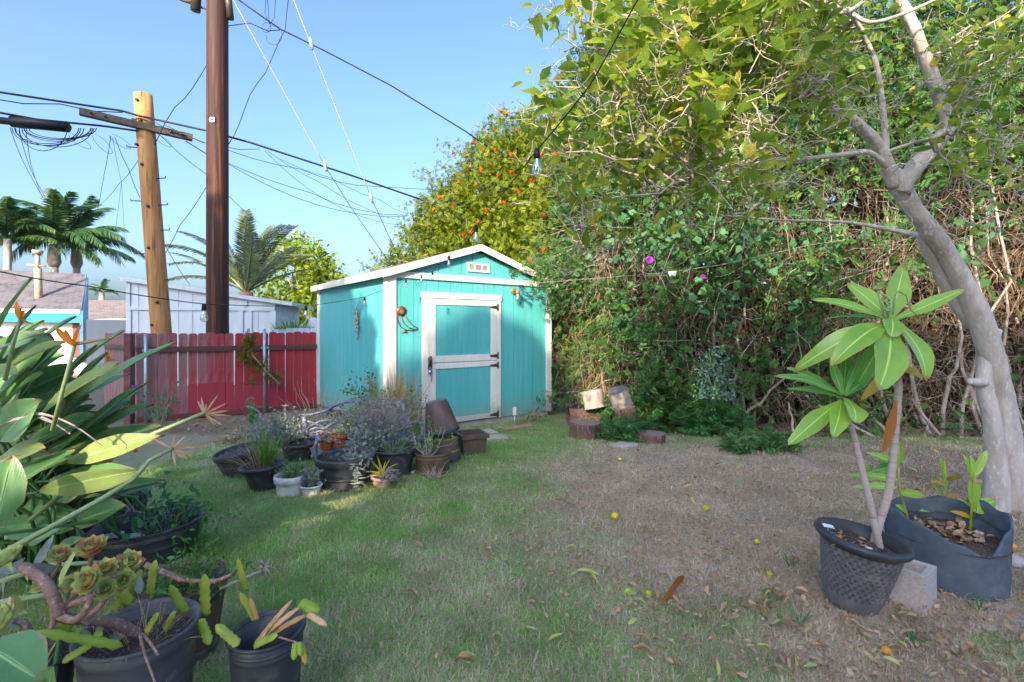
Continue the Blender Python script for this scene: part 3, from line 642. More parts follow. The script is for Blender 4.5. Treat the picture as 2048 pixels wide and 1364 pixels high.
def slabpts(b, p0, p1, h, d):
    p0, p1 = Vector(p0), Vector(p1); dz = Vector((0, 0, -h)); dy = Vector((0, d, 0))
    b.add([p0, p1, p1+dz, p0+dz, p0+dy, p1+dy, p1+dz+dy, p0+dz+dy], [(3,2,1,0),(4,5,6,7),(0,1,5,4),(2,3,7,6),(1,2,6,5),(3,0,4,7)])
b = MB(); slabpts(b, a1+Vector((0,-.06,-.01)), a2+Vector((0,-.06,-.01)), .13, .05); b.build('gutter', M['white'], nh, False)
M['fascia'] = mat('teal_fascia', (.015,.27,.36), (.012,.24,.33), .6, 4, bmp=0)
b = MB(); slabpts(b, a1+Vector((0,-.03,-.16)), a2+Vector((0,-.03,-.16)), .26, .05); b.build('fascia', M['fascia'], nh, False)
b = MB(); slabpts(b, a1+Vector((0,.35,-.3)), a2+Vector((-.15,.35,-.3)), 2.6, 4.5); b.build('wall', M['white'], nh, False)
b = MB(); g1, g2 = a2+Vector((.05,0,-.05)), a3+Vector((.05,0,-.02))
b.add([g1, g2, g2+Vector((0,0,-3.2)), g1+Vector((0,0,-1.6))], [(0,3,2,1)]); o = b.build('gable_board', mat('blue_gable', (.13,.36,.55), None, .6, 3, bmp=0), nh, False)
so = o.modifiers.new('s', 'SOLIDIFY'); so.thickness = .08
b = MB(); q = rel(118, 640, 15.2, nh); b.box(q.x-.15, q.y+.63, q.z-1.2, q.x+.2, q.y+.64, q.z-.05); b.build('door', mat('brown_door', (.2,.08,.06)), nh, False)
b = MB(); q0 = rel(78, 610, 16.2, nh); q1 = rel(75, 508, 16.2, nh)
b.tube([q0, q0.lerp(q1, .72)], .10, 10); b.tube([q0.lerp(q1, .70), q1], .065, 10); b.tube([q1, q1+Vector((0,0,.12))], [.13, .15], 10); b.tube([q0, q0+Vector((0,0,.05))], .22, 10); b.tube([q1+Vector((-.35,0,-.35)), q1+Vector((.25,0,-.4))], .03, 6)
b.build('vent_pipe', mat('tan_pipe', (.5,.38,.27)), nh)
fh = empty('far_house', (-20, 26, 0), 'pale house with brown roof and white window trim in the gap', 'house')
e1, e2, e3, e4 = rel(150, 641, 24, fh), rel(262, 638, 24, fh), rel(262, 600, 29, fh), rel(150, 600, 29, fh)
quad_uv('roof', [e1, e2, e3, e4], shingle_mat('brown_shingle', (.16,.125,.11), (.22,.18,.16), 1.0), fh, 3, 5)
b = MB(); slabpts(b, e1+Vector((0,-.05,.03)), e2+Vector((0,-.05,.03)), .2, .05); b.build('gutter', M['white'], fh, False)
b = MB(); slabpts(b, e1+Vector((0,.3,-.15)), e2+Vector((0,.3,-.15)), 3, 4); b.build('wall', mat('sage_wall', (.50,.54,.50)), fh, False)
q = rel(228, 658, 24, fh); b = MB(); b.box(q.x-.35, q.y+.22, q.z-.9, q.x+.9, q.y+.29, q.z+.35); w_ = b.build('window', M['white'], fh, False)
b = MB(); b.box(q.x-.25, q.y+.20, q.z-.85, q.x+.85, q.y+.218, q.z+.27); b.build('pane', mat('dark_pane', (.03,.05,.06), None, .1, 3, bmp=0), w_, False)
b = MB(); q = rel(150, 668, 23, fh); b.box(q.x, q.y, q.z-1.5, q.x+2.2, q.y+.05, q.z+.15); b.build('lower_panel', mat('blue_panel', (.12,.17,.25)), fh, False)
# pale outbuilding
ob = empty('outbuilding', (-9.9, 12.8, 0), 'white panelled outbuilding, coloured bluish for shade, with sloping roof behind the poles', 'building')
Y1, Y2 = 12.6, 13.4
TL, TR = rel(252, 560, Y1, ob), rel(549, 605, Y2, ob)
ex = (TR-TL); ex.z = 0; W_ = ex.length; ux = ex.normalized(); uy = Vector((-ux.y, ux.x, 0))
def OBp(x, d, z): return TL+ux*x+uy*d+Vector((0, 0, z-TL.z))
def obbox(b, x0, x1, d0, d1, za0, za1, zb0=None, zb1=None):
    zb0 = za0 if zb0 is None else zb0; zb1 = za1 if zb1 is None else zb1
    b.add([OBp(x0,d0,za0), OBp(x1,d0,zb0), OBp(x1,d0,zb1), OBp(x0,d0,za1), OBp(x0,d1,za0), OBp(x1,d1,zb0), OBp(x1,d1,zb1), OBp(x0,d1,za1)], [(0,1,2,3),(5,4,7,6),(4,0,3,7),(1,5,6,2),(3,2,6,7),(4,5,1,0)])
tz = lambda x: TL.z+(TR.z-TL.z)*x/W_
b = MB(); obbox(b, .0, W_, .02, 3.5, -.3, tz(0)-.02, -.3, tz(W_)-.02); b.build('wall', M['shadewhite'], ob, False)
mz = rel(300, 620, 12.7, ob).z
xs = [0, .52, W_*.52, W_*.78, W_-.08]
for x in xs: b = MB(); obbox(b, x, x+.09, -.012, .018, mz+.1, tz(x)-.08, mz+.1, tz(x+.09)-.08); b.build('batten', M['shadewhite'], ob, False)
for x0, x1 in zip(xs[:-1], xs[1:]):
    for k in range(1, max(2, int((x1-x0)/.32))):
        x = x0+(x1-x0)*k/max(2, int((x1-x0)/.32)); b = MB(); obbox(b, x, x+.012, .008, .0195, -.2, tz(x)-.05); b.build('groove_bead', M['shadewhite'], ob, False)
b = MB(); obbox(b, 0, W_, -.018, .015, mz, mz+.09); b.build('belt_trim', M['shadewhite'], ob, False)
for x in (0, .6, W_*.52-.1, W_*.52+.12, W_*.78-.12, W_*.78+.1, W_-.08): b = MB(); obbox(b, x, x+.11, -.014, .017, -.3, mz-.002); b.build('post_trim', M['shadewhite'], ob, False)
b = MB(); obbox(b, -.1, W_+.45, -.10, 3.6, tz(0)-.02, tz(0)+.08, tz(W_+.45)-.02, tz(W_+.45)+.08); b.build('roof', M['shadewhite'], ob, False)
b = MB(); obbox(b, -.002, .0, .15, .9, .6, 1.9); b.build('side_panel', M['fascia'], ob, False)
b = MB(); b.box(0, 0, 0, 1.2, 1.2, 0)
# small playhouse and blue fence boards near the shed corner
ph = empty('small_shed', P(612, 668, 13.5), 'small white shed with ribbed pitched roof beside the turquoise shed', 'shed')
b = MB(); b.box(-.22, 0, -1.2, 1.2, 1.4, .02); b.add([(-.22, 0, .02), (.42, 0, .02), (.1, 0, .42)], [(0,1,2)]); b.build('wall', M['shadewhite'], ph, False)
for i in range(8):
    x = .10+i*.14
    b = MB(); b.add([(.10+i*.13, 0-.05, .44), (.225+i*.13, -.05, .44), (.47+i*.13, -.06, .0), (.345+i*.13, -.06, .0)], [(0,1,2,3)]); o = b.build('roof_rib', M['shadewhite'], ph, False); so = o.modifiers.new('s', 'SOLIDIFY'); so.thickness = .02
b = MB(); b.add([(.10, -.05, .44), (-.27, -.05, -.02), (-.27, 1.4, -.02), (.10, 1.4, .44)], [(0,1,2,3)]); o = b.build('roof', M['shadewhite'], ph, False); so = o.modifiers.new('s', 'SOLIDIFY'); so.thickness = .03
bf = empty('blue_fence', P(548, 664, 11.5), 'low pale blue board fence showing above the red fence', 'fence')
for i in range(9):
    b = MB(); b.box(i*.14, 0, -1.4, i*.14+.132, .02, .06+(.03 if i > 1 else 0)); b.build('board', mat('blue_board', (.42,.56,.74)) if i == 0 else bpy.data.materials['blue_board'], bf, False)

# ---------------- utility poles ----------------
pole = empty('utility_pole', (P(322, 655, 9.6).x, 9.6, 0), 'leaning tan wooden utility pole with a crossarm and climbing pegs', 'utility pole')
b0 = Vector((0, 0, -.2)); top = P(286, 190, 9.6)-Vector(pole.location)
top.x -= .0; d = (top-Vector((0, 0, 1.4))); b0 = Vector((0, 0, 1.4))-d*(1.6/d.z)
b = MB(); b.tube([b0.lerp(top, k/12) for k in range(13)], [.178-.022*k/12 for k in range(13)], 20); b.build('shaft', M['newpole'], pole)
def onp(py, off=(0, 0, 0)):
    z = CAMZ-(py-HY)/F*9.6; k = (z-b0.z)/(top.z-b0.z); return b0.lerp(top, k)+Vector(off)
ac = onp(258, (0, -.17, 0)); dv = Vector((.80, .55, -.06)).normalized()
Mx = Matrix.Translation(ac) @ dv.to_track_quat('X', 'Z').to_matrix().to_4x4()
b = MB(); b.box(-.86, -.06, -.06, .86, .06, .06, M=Mx); o = b.build('crossarm', M['crossarm'], pole, False)
for x in (-.7, -.5, .5, .7):
    b = MB(); b.tube([Mx @ Vector((x, -.065, 0)), Mx @ Vector((x, -.10, 0))], .02, 8); b.build('bolt', M['darkmetal'], o)
for py, sx in ((207, 0), (248, .03), (247, -.1), (295, -.08), (334, 0), (416, .05), (498, 0), (605, .08), (650, -.05)):
    b = MB(); q = onp(py, (sx, -.15, 0)); b.tube([q, q+Vector((0, -.04, 0))], .028, 8); b.build('bolt', M['darkmetal'], pole)
for py, s in ((296, -1), (358, 1), (403, -1), (411, 1), (461, 1), (508, -1), (560, 1)):
    q = onp(py, (s*.15, -.03, 0)); b = MB(); b.tube([q, q+Vector((s*.20, -.03, .0)), q+Vector((s*.20, -.03, .04))], .010, 6); b.build('climbing_peg', M['darkmetal'], pole)
P2 = Vector((P(435, 655, 9.3).x, 9.3, 0))
pole2 = empty('utility_pole', P2, 'tall dark reddish brown upright utility pole behind the fence', 'utility pole')
b = MB(); b.tube([(0, 0, -.2+k*.6) for k in range(20)], [.193-.001*k for k in range(20)], 20); b.build('shaft', M['oldpole'], pole2)
b = MB(); q = P(437, 248, 9.3)-P2; b.box(q.x-.045, -.2, q.z-.045, q.x+.045, -.185, q.z+.045); o = b.build('tag', M['plastictag'], pole2, False)
b = MB(); b.box(q.x-.02, -.203, q.z-.02, q.x+.02, -.2005, q.z+.02); b.build('tag_mark', M['wire'], o, False)
for px, py, w, h, tl in ((391, 4, .17, .55, .12), (461, 20, .13, .55, -.2)):
    q = P(px, py, 9.25)-P2; b = MB(); b.tube([q+Vector((0, 0, -h*.3)), q+Vector((tl*.4, 0, h))], w*.5, 10); b.build('transformer_bracket', M['darkmetal'], pole2)
b = MB(); q = P(400, 14, 9.3)-P2; b.tube([q, q+Vector((.4, 0, -.1))], .02, 6); b.tube([P(360, -3, 9.3)-P2, P(385, 5, 9.3)-P2], .04, 6); b.build('arm', M['crossarm'], pole2)
# wires: each a thing of its own
def wire(pts, r=.008, label='', mt='wire', sag=0, name='utility_wire', group='overhead wires', n=None, wig=0):
    ps = [P(*p) for p in pts]; out = []
    for a_, c_ in zip(ps[:-1], ps[1:]):
        k = n or max(2, int((c_-a_).length/.35))
        for i in range(k):
            f_ = i/k; q = a_.lerp(c_, f_); q.z -= sag*4*f_*(1-f_); q.x += rnd.uniform(-wig, wig); q.z += rnd.uniform(-wig, wig); out.append(q)
    out.append(ps[-1]); b = MB(); b.tube(out, r, 5); o = b.build(name, M[mt], None); tag(o, label, 'wire', group); return o
wire([(-30, 180, 8.6), (245, 222, 9.3), (275, 231, 9.38), (415, 262, 9.6), (500, 285, 9.75), (700, 350, 10.3), (850, 402, 10.8)], .020, 'thick black overhead cable running from the top left down behind the tan pole')
wire([(-30, 195, 8.3), (120, 208, 8.9), (245, 225, 9.3)], .010, 'thin black cable just under the thick overhead cable', sag=.05)
wire([(-20, 222, 8.4), (80, 240, 8.8), (205, 252, 9.2), (275, 262, 9.35)], .020, 'black cable above the splice case, running to the crossarm')
sc_ = empty('splice_case', P(70, 248, 8.7), 'black cylindrical splice case slung under the cable at the left', 'cable case', 'overhead wires')
o_ = Vector(sc_.location)
b = MB(); b.tube([P(-25, 238, 8.5)-o_, P(20, 243, 8.6)-o_, P(22, 243, 8.6)-o_, P(137, 254, 8.9)-o_, P(140, 254, 8.9)-o_], [.06, .06, .095, .095, .04], 12); b.build('case', M['wire'], sc_)
for i in range(9):
    b = MB(); pts = []; w = rnd.uniform(45, 78); h = rnd.uniform(18, 52); c = 100+rnd.uniform(-20, 25)
    for k in range(13): q = PI*k/12; pts.append(P(c-w*cos(q), 256+h*sin(q), 8.75+i*.01)-o_)
    b.tube(pts, .007, 4); b.build('cable_loop', M['wire'], sc_)
for c, w, h in ((160, 22, 30), (205, 20, 40), (240, 22, 30), (325, 18, 26)):
    pts = [(c-w*cos(2*PI*k/16), 268+h*.5-h*.5*cos(2*PI*k/16+.6), 9.2+.01*k) for k in range(15)]
    wire(pts, .004, 'thin loose loop of wire hanging %s' % {160:'farthest left, next to the splice case',205:'under the left end of the crossarm',240:'between the crossarm end and the tan pole',325:'right of the tan pole'}[c], name='wire_loop', group='loose wire loops', n=1)
wire([(475, -2, 9.35), (520, 30, 9.45), (560, 58, 9.6), (650, 102, 9.8), (780, 170, 10.1), (930, 262, 10.5), (1030, 330, 11.2)], .014, 'black cable sloping from the dark pole to the honeysuckle bush')
wire([(455, 52, 9.3), (500, 46, 9.4), (535, 62, 9.5), (560, 60, 9.6)], .009, 'short black jumper wire at the right of the dark pole')
wire([(578, -10, 9.5), (570, 60, 9.55), (556, 88, 9.55), (530, 145, 9.5), (500, 190, 9.45), (478, 250, 9.4), (455, 292, 9.35)], .008, 'twisted black service wire hanging down right of the dark pole', wig=.012)
wire([(416, 124, 9.3), (385, 178, 9.35), (350, 215, 9.4), (330, 245, 9.5), (308, 292, 9.6)], .008, 'twisted black wire between the dark pole and the tan pole', wig=.012)
for i, (a_, c_) in enumerate((((532, -5), (530, 28)), ((535, -5), (538, 42)), ((551, -5), (549, 35)))):
    wire([(*a_, 9.55), (*c_, 9.55), (540, 48, 9.55)], .006, ['first','second','third'][i]+' short dropper wire from the left above the sloping cable', group='short dropper wires')
b_ = [(548-16*cos(2*PI*k/14), 70+20*sin(2*PI*k/14), 9.58) for k in range(14)]; wire(b_, .004, 'larger wire coil hanging under the sloping cable', name='wire_loop', group='loose wire loops', n=1)
b_ = [(533-9*cos(2*PI*k/14), 55+10*sin(2*PI*k/14), 9.6) for k in range(14)]; wire(b_, .005, 'small tight wire coil left of the junction under the sloping cable', name='wire_loop', group='loose wire loops', n=1)
wire([(463, -6, 9.1), (650, 332, 9.8)], .009, 'pale steel guy wire slanting down from the dark pole', 'guy', name='guy_wire', group='guy wires')
wire([(650, 332, 9.8), (700, 412, 10.0), (775, 520, 10.4)], .007, 'thin dark lower end of the left guy wire', name='guy_wire', group='guy wires')
wire([(585, -6, 9.1), (620, 84, 9.2), (742, 395, 9.9)], .009, 'pale steel guy wire right of the other one', 'guy', name='guy_wire', group='guy wires')
wire([(742, 395, 9.9), (772, 460, 10.2), (800, 520, 10.5)], .007, 'thin dark lower end of the right guy wire', name='guy_wire', group='guy wires')
for px, py, Y in ((622, 86, 9.22), (650, 331, 9.8), (742, 394, 9.9)):
    b = MB(); q = P(px, py, Y); b.tube([q+Vector((-.02, 0, .10)), q, q+Vector((.03, 0, -.12))], [.02, .04, .02], 8); o = b.build('guy_insulator', M['guy'], None); tag(o, {622: 'metal clamp high on the right guy wire', 650: 'metal clamp where the left guy wire turns dark', 742: 'metal clamp low on the right guy wire'}[px], 'clamp', 'guy wire clamps')
for pts, lb in (
    ([(318, 268, 9.5), (415, 350, 9.2), (520, 447, 15)], 'thin wire from the crossarm to the palm crown'),
    ([(372, 283, 9.8), (460, 330, 10), (600, 398, 10.4), (720, 428, 10.8), (815, 432, 11.2)], 'lower thin drop wire in the bundle right of the dark pole'),
    ([(372, 282, 9.8), (460, 328, 10), (620, 385, 10.4), (720, 420, 10.8), (815, 430, 11.2)], 'upper thin drop wire in the bundle right of the dark pole'),
    ([(330, 250, 9.6), (455, 300, 9.8), (600, 338, 10.2), (710, 370, 10.8), (1130, 386, 11.5)], 'long thin black wire crossing in front of the honeysuckle bush'),
    ([(310, 245, 9.6), (370, 270, 9.7), (440, 292, 9.7), (520, 298, 9.9)], 'short wire from the tan pole past the crossarm end'),
    ([(530, 302, 10), (620, 380, 10.4), (720, 432, 11), (800, 450, 11.3)], 'first of the fine wires fanning out below the thick cable'),
    ([(535, 302, 10), (640, 365, 10.4), (740, 420, 11), (800, 440, 11.3)], 'second of the fine wires fanning out below the thick cable'),
    ([(560, 318, 10), (660, 355, 10.4), (760, 400, 11), (815, 428, 11.3)], 'third of the fine wires fanning out below the thick cable'),
    ([(20, 255, 8.6), (50, 330, 11), (90, 400, 16)], 'steep drop wire at the far left'),
    ([(38, 262, 8.7), (62, 340, 11), (100, 410, 16)], 'second steep drop wire at the far left'),
    ([(52, 262, 8.7), (62, 330, 11), (85, 395, 16)], 'third steep drop wire at the far left'),
    ([(222, 272, 9.2), (208, 350, 12), (195, 420, 16)], 'steep drop wire under the left end of the crossarm'),
    ([(278, 318, 9.5), (240, 365, 12), (200, 410, 16)], 'twisted drop wire from the tan pole to the palms'),
    ([(230, 275, 9.3), (258, 340, 9.6), (280, 395, 9.7)], 'thin wire slanting to the tan pole under the crossarm'),
    ([(225, 275, 9.3), (243, 365, 14), (228, 480, 20)], 'faint thin wire hanging between the palms and the tan pole'),
    ([(243, 365, 14), (250, 480, 20)], 'faint short wire hanging left of the tan pole'),
    ([(415, 370, 9.4), (360, 450, 9.9), (322, 520, 10.5)], 'thin wire between the two poles low down'),
    ([(330, 490, 10), (380, 570, 12)], 'thin wire low beside the tan pole')):
    wire(pts, .0045 if 'faint' in lb or 'fine' in lb else .006, lb, sag=.04)
# ---------------- vegetation ----------------
LEAFMESH = {}
def leafmesh(kind, mt):
    if (kind, mt) not in LEAFMESH:
        tv, tf = {'leaf': (LEAF_V, LEAF_F), 'heart': (HEART_V, HEART_F), 'flower': (FLW_V, FLW_F)}[kind]
        LEAFMESH[(kind, mt)] = npmesh(kind, np.array(tv, float), np.array(tf), M[mt], np.zeros(len(tv)))
    return LEAFMESH[(kind, mt)]
HEART_V = [(0,0,0),(-.36,-.08,.05),(-.5,.28,.08),(-.22,.68,.02),(0,1,-.1),(.22,.68,.02),(.5,.28,.08),(.36,-.08,.05),(0,.4,0)]
HEART_F = [(8,0,1),(8,1,2),(8,2,3),(8,3,4),(8,4,5),(8,5,6),(8,6,7),(8,7,0)]
FLW_V = []; FLW_F = []
for k in range(6):
    q = 2*PI*k/6; d = Vector((cos(q), sin(q), 0)); s_ = Vector((-sin(q), cos(q), 0)); n0 = len(FLW_V)
    FLW_V += [tuple(v) for v in (Vector((0,0,-.9)), d*.35+s_*.2+Vector((0,0,.3)), d*1.0+Vector((0,0,.55)), d*.35-s_*.2+Vector((0,0,.3)))]
    FLW_F += [(n0, n0+1, n0+2), (n0, n0+2, n0+3)]
def leaf_parts(parent, name, kind, mt, pts, size, tilt=None):
    me = leafmesh(kind, mt); Rm = rotm(len(pts), tilt); o0 = Vector(parent.location)
    for i, p in enumerate(pts):
        o = bpy.data.objects.new(name, me); C.objects.link(o); o.parent = parent
        m4 = Matrix([[*(Rm[i][r]*size[i]), 0] for r in range(3)]+[[0, 0, 0, 1]]); m4.translation = Vector(p)-o0; o.matrix_local = m4
def crook(a, b, n=6, j=.08):
    a = Vector(a); b = Vector(b); L = (b-a).length; out = []; off = Vector((0, 0, 0))
    for i in range(n+1):
        f = i/n
        if 0 < i < n: off = off*.6+Vector((rnd.gauss(0, 1), rnd.gauss(0, 1), rnd.gauss(0, 1)))*j*L*.5
        out.append(a.lerp(b, f)+off*(4*f*(1-f))**.5)
    return out
def taper(r0, r1, n): return [r0+(r1-r0)*i/(n-1) for i in range(n)]
def np_twigs(name, A_, B_, r0, mt, seg=4, jit=.07, parent=None, **kw):
    """many thin crooked three-sided twigs in one mesh"""
    n = len(A_); A_ = np.asarray(A_); B_ = np.asarray(B_); L = np.linalg.norm(B_-A_, axis=1)
    T = (B_-A_)/L[:, None]; up = np.cross(T, rng.normal(0, 1, (n, 3))); up /= np.linalg.norm(up, axis=1)[:, None]; bn = np.cross(T, up)
    rings = []
    for i in range(seg+1):
        f = i/seg; j = rng.normal(0, 1, (n, 3))*jit*L[:, None]*(0 if i == 0 else 1)
        c = A_+(B_-A_)*f+j; r = (r0*(1-.75*f))[:, None]
        rings.append(np.stack([c+(up*np.cos(q)+bn*np.sin(q))*r for q in (0, 2.09, 4.19)], 1))
    V = np.stack(rings, 1).reshape(n, -1, 3)
    f = []
    for i in range(seg):
        for k in range(3): f.append((i*3+k, i*3+(k+1) % 3, (i+1)*3+(k+1) % 3, (i+1)*3+k))
    f = np.array(f); k = (seg+1)*3
    Fc = (f[None]+(np.arange(n)*k)[:, None, None]).reshape(-1, 4)
    me = npmesh(name, V.reshape(-1, 3), Fc, M[mt], np.repeat(rng.uniform(0, 1, n), k), True)
    return link(name, me, parent, kind='stuff', **kw)
# ---- the tall hedge along the right side
HS = np.array([(.72, 9.6), (1.25, 8.6), (2.1, 7.75), (3.2, 7.15), (4.6, 6.85), (6.5, 6.7), (9.5, 6.6), (12, 6.6)])
hl = np.concatenate([[0], np.cumsum(np.linalg.norm(np.diff(HS, axis=0), axis=1))]); HL = hl[-1]
def hp(s, d):                                       # s metres along the hedge front, d behind it
    x = np.interp(s, hl, HS[:, 0]); y = np.interp(s, hl, HS[:, 1]); e = .05
    tx = np.interp(s+e, hl, HS[:, 0])-np.interp(s-e, hl, HS[:, 0]); ty = np.interp(s+e, hl, HS[:, 1])-np.interp(s-e, hl, HS[:, 1])
    l = np.hypot(tx, ty)+1e-9; return x-ty/l*d, y+tx/l*d
hedge = empty('hedge', (3.2, 7.6, 0), 'tall overgrown hedge of brown twigs and vines along the right side of the yard', 'hedge')
H0 = np.array(hedge.location)
def hbump(s, z): return (vnoise(s, z, 1.3)-.5)*.7+(vnoise(s, z+30, .5)-.5)*.6
def hpts(n, d0, d1, z0, z1, pw=1.0, s0=0, s1=None):
    s = rng.uniform(s0, HL if s1 is None else s1, n); z = z0+(z1-z0)*rng.uniform(0, 1, n)**pw; d = rng.uniform(d0, d1, n)
    d = d+hbump(s, z)-.12*np.sin(np.clip(z/4, 0, 1)*PI)*1.5
    x, y = hp(s, d); return np.stack([x, y, z-.1], 1)-H0, s, z
HT_ = 6.3
p, s, z = hpts(85000, .7, 2.3, 0, HT_); k = vnoise(s, z, 2.6) > np.where(z > 4.6, .30, .0)*(1-.0*s); p = p[k]
M['deadleaf'] = leafmat('dead_inner_leaf', (.11,.075,.05), (.19,.13,.085), (.08,.15,.045), .9, .1, 6, .1)
link('inner_leaves', scatter('inner_leaves', DIA_V, DIA_F, p, rng.uniform(.10, .21, len(p)), M['deadleaf']), hedge, kind='stuff')
a, s, z = hpts(8500, -.05, 1.0, -.05, HT_, 1.15)
dirn = np.stack([rng.normal(0, .38, len(a)), rng.normal(-.05, .38, len(a)), np.abs(rng.normal(.8, .5, len(a)))*np.where(rng.uniform(0, 1, len(a)) < .28, -.4, 1)], 1)
np_twigs('twigs', a, a+dirn*rng.uniform(.3, 1.1, len(a))[:, None], rng.uniform(.0025, .007, len(a)), 'twig', parent=hedge)
a, s, z = hpts(1500, -.2, .3, .2, 5.2); dirn = rng.normal(0, 1, (len(a), 3))*np.array([1, .7, .6])
np_twigs('fine_twigs', a, a+dirn*rng.uniform(.2, .5, len(a))[:, None], rng.uniform(.0025, .005, len(a)), 'graytwig', parent=hedge)
for i in range(58):
    s_ = 1.2+(HL-2.5)*rnd.random()**.8; d_ = rnd.uniform(.0, .8); x, y = hp(s_, d_); x2, y2 = hp(s_+rnd.uniform(-.5, .5), d_+rnd.uniform(-.1, .5)); h = rnd.uniform(1.2, 4.2)
    pts = crook((x, y, -.15), (x2, y2, h), 7, .06); b = MB(); r = rnd.uniform(.014, .036); b.tube([q-Vector(hedge.location) for q in pts], taper(r, r*.45, len(pts)), 7); b.build('stem', M['bark2'], hedge)
for i in range(16):                                # fallen sticks leaning out at the foot on the right
    s_ = rnd.uniform(4.2, 8.6); x, y = hp(s_, rnd.uniform(-.1, .3)); pts = crook((x+rnd.uniform(-.9, .9), y-rnd.uniform(.05, .35), -.1), (x, y, rnd.uniform(.2, .75)), 5, .06); b = MB(); r = rnd.uniform(.012, .03); b.tube([q-Vector(hedge.location) for q in pts], taper(r, r*.5, len(pts)), 6); b.build('leaning_stick', M['bark2'], hedge)
# foliage of the hedge: small pinnate sprays, thick on the left and at the top
p, s, z = hpts(42000, -.36, .3, .02, HT_)
dens = np.clip(1.6-.27*(s-1.2), .10, 1)*np.where(z > 3.6, .8, .75)+np.clip((z-3.0)*.5, 0, .75); dens *= np.where(z > 3.4, 1, np.clip((vnoise(s, z, 1.9)-.22)*3.4, .03, 1)); dens *= np.clip(1.3-np.clip(s-7.5, 0, 3)*.15, .5, 1)
k = rng.uniform(0, 1, len(p)) < dens
link('foliage', scatter('foliage', PIN_V, PIN_F, p[k], rng.uniform(.10, .19, k.sum()), M['l_hedge']), hedge, kind='stuff')
p, s, z = hpts(7000, -.3, .5, 3.3, HT_+.3); k = rng.uniform(0, 1, len(p)) < np.clip((z-3.1)*.8, .1, 1)*np.clip((vnoise(s, z, 1.5)-.3)*3, 0, 1)
link('sun_tinted_foliage', scatter('sun_tinted_foliage', LEAF_V, LEAF_F, p[k], rng.uniform(.10, .17, k.sum()), M['l_citrus']), hedge, kind='stuff')  # yellower leaf colour stands in for sunlight on the hedge top
# dead fronds hanging brown
a, s, z = hpts(420, -.35, 0, .3, 2.6, 1, .2, 2.2); dirn = np.stack([rng.normal(0, .3, len(a)), rng.normal(0, .2, len(a)), -np.abs(rng.normal(.5, .4, len(a)))], 1)
np_twigs('dead_fronds', a, a+dirn*.5, np.full(len(a), .006), 'l_straw', parent=hedge)
# ---- vine with heart leaves
vine = empty('climbing_vine', (2.6, 7.2, 0), 'morning glory vine with heart shaped leaves and purple flowers climbing the hedge', 'vine')
cl = []
for (px, py, n, sx, sy) in ((1180, 560, 60, 60, 45), (1240, 500, 60, 60, 45), (1320, 480, 80, 70, 45), (1240, 640, 70, 25, 70), (1270, 680, 40, 30, 50), (1390, 610, 50, 50, 60), (1460, 620, 60, 30, 60), (1420, 500, 80, 90, 40), (1540, 480, 90, 90, 40), (1500, 540, 70, 70, 40), (1600, 560, 50, 40, 60), (1480, 400, 80, 90, 40), (1250, 420, 60, 60, 40), (1660, 500, 40, 50, 60), (1930, 520, 40, 50, 60), (1980, 440, 30, 50, 60), (1600, 650, 30, 30, 70), (1380, 830, 30, 60, 30)):
    for _ in range(n):
        x_ = rnd.gauss(px, sx*.6); y_ = rnd.gauss(py, sy*.6)
        Yb = np.interp((x_-CX)/F, [.08, .14, .27, .45, .67, .97, 1.4], [8.9, 8.3, 7.6, 7.0, 6.75, 6.55, 6.4])-.45+rnd.uniform(-.15, .2)
        q = P(x_, y_, Yb)
        if q.z > .1: cl.append(q)
rnd.shuffle(cl)
leaf_parts(vine, 'leaf', 'heart', 'l_vine', cl[:290], [rnd.uniform(.07, .13) for _ in range(290)], 1.1)
rest = np.array([tuple(q) for q in cl[290:]])-np.array(vine.location)
link('foliage', scatter('foliage', HEART_V, HEART_F, rest, rng.uniform(.06, .11, len(rest)), M['l_vine'], 1.1), vine, kind='stuff')
b = MB()
for i in range(34):
    q = cl[i*7]; e = q+Vector((rnd.uniform(-.5, .5), rnd.uniform(0, .2), rnd.uniform(-.9, .3))); b.tube(crook(q-Vector(vine.location), e-Vector(vine.location), 6, .1), .005, 4)
b.build('runner', M['stalk'], vine, kind='stuff')
for px, py, sz in ((1299, 520, .10), (1406, 553, .055), (1322, 428, .05), (1165, 452, .04)):
    fl_ = P(px, py, 6.55 if px > 1250 else 6.9); b = MB(); 
    b.lathe([(.006, -.06), (.012, -.03), (.03, -.005), (.05, .012), (.05, .014), (.028, -.002), (.004, -.05)], 10, Matrix.Rotation(R(80), 4, 'X'))
    o = b.build('flower', M['purple'], vine, True, fl_-Vector(vine.location)); o.scale = (sz*11,)*3
# thin line with a small white tag in the hedge
b = MB(); b.tube([P(1050, 568, 7.0), P(1200, 556, 6.9), P(1330, 545, 6.5), P(1440, 530, 6.3), P(1620, 490, 5.9), P(1700, 478, 5.4)], .0025, 4); o = b.build('line', M['guy']); tag(o, 'thin pale line stretched across the front of the hedge', 'line')
b = MB(); q = P(1344, 546, 6.46); b.add([q+Vector((-.05, 0, .02)), q+Vector((.06, 0, .03)), q+Vector((.04, -.01, -.045)), q+Vector((-.01, -.012, -.02)), q+Vector((-.035, -.01, -.05))], [(0, 1, 2, 3), (0, 3, 4)]); o = b.build('cloth_scrap', M['plastictag']); tag(o, 'small white scrap caught on the line across the hedge', 'scrap')
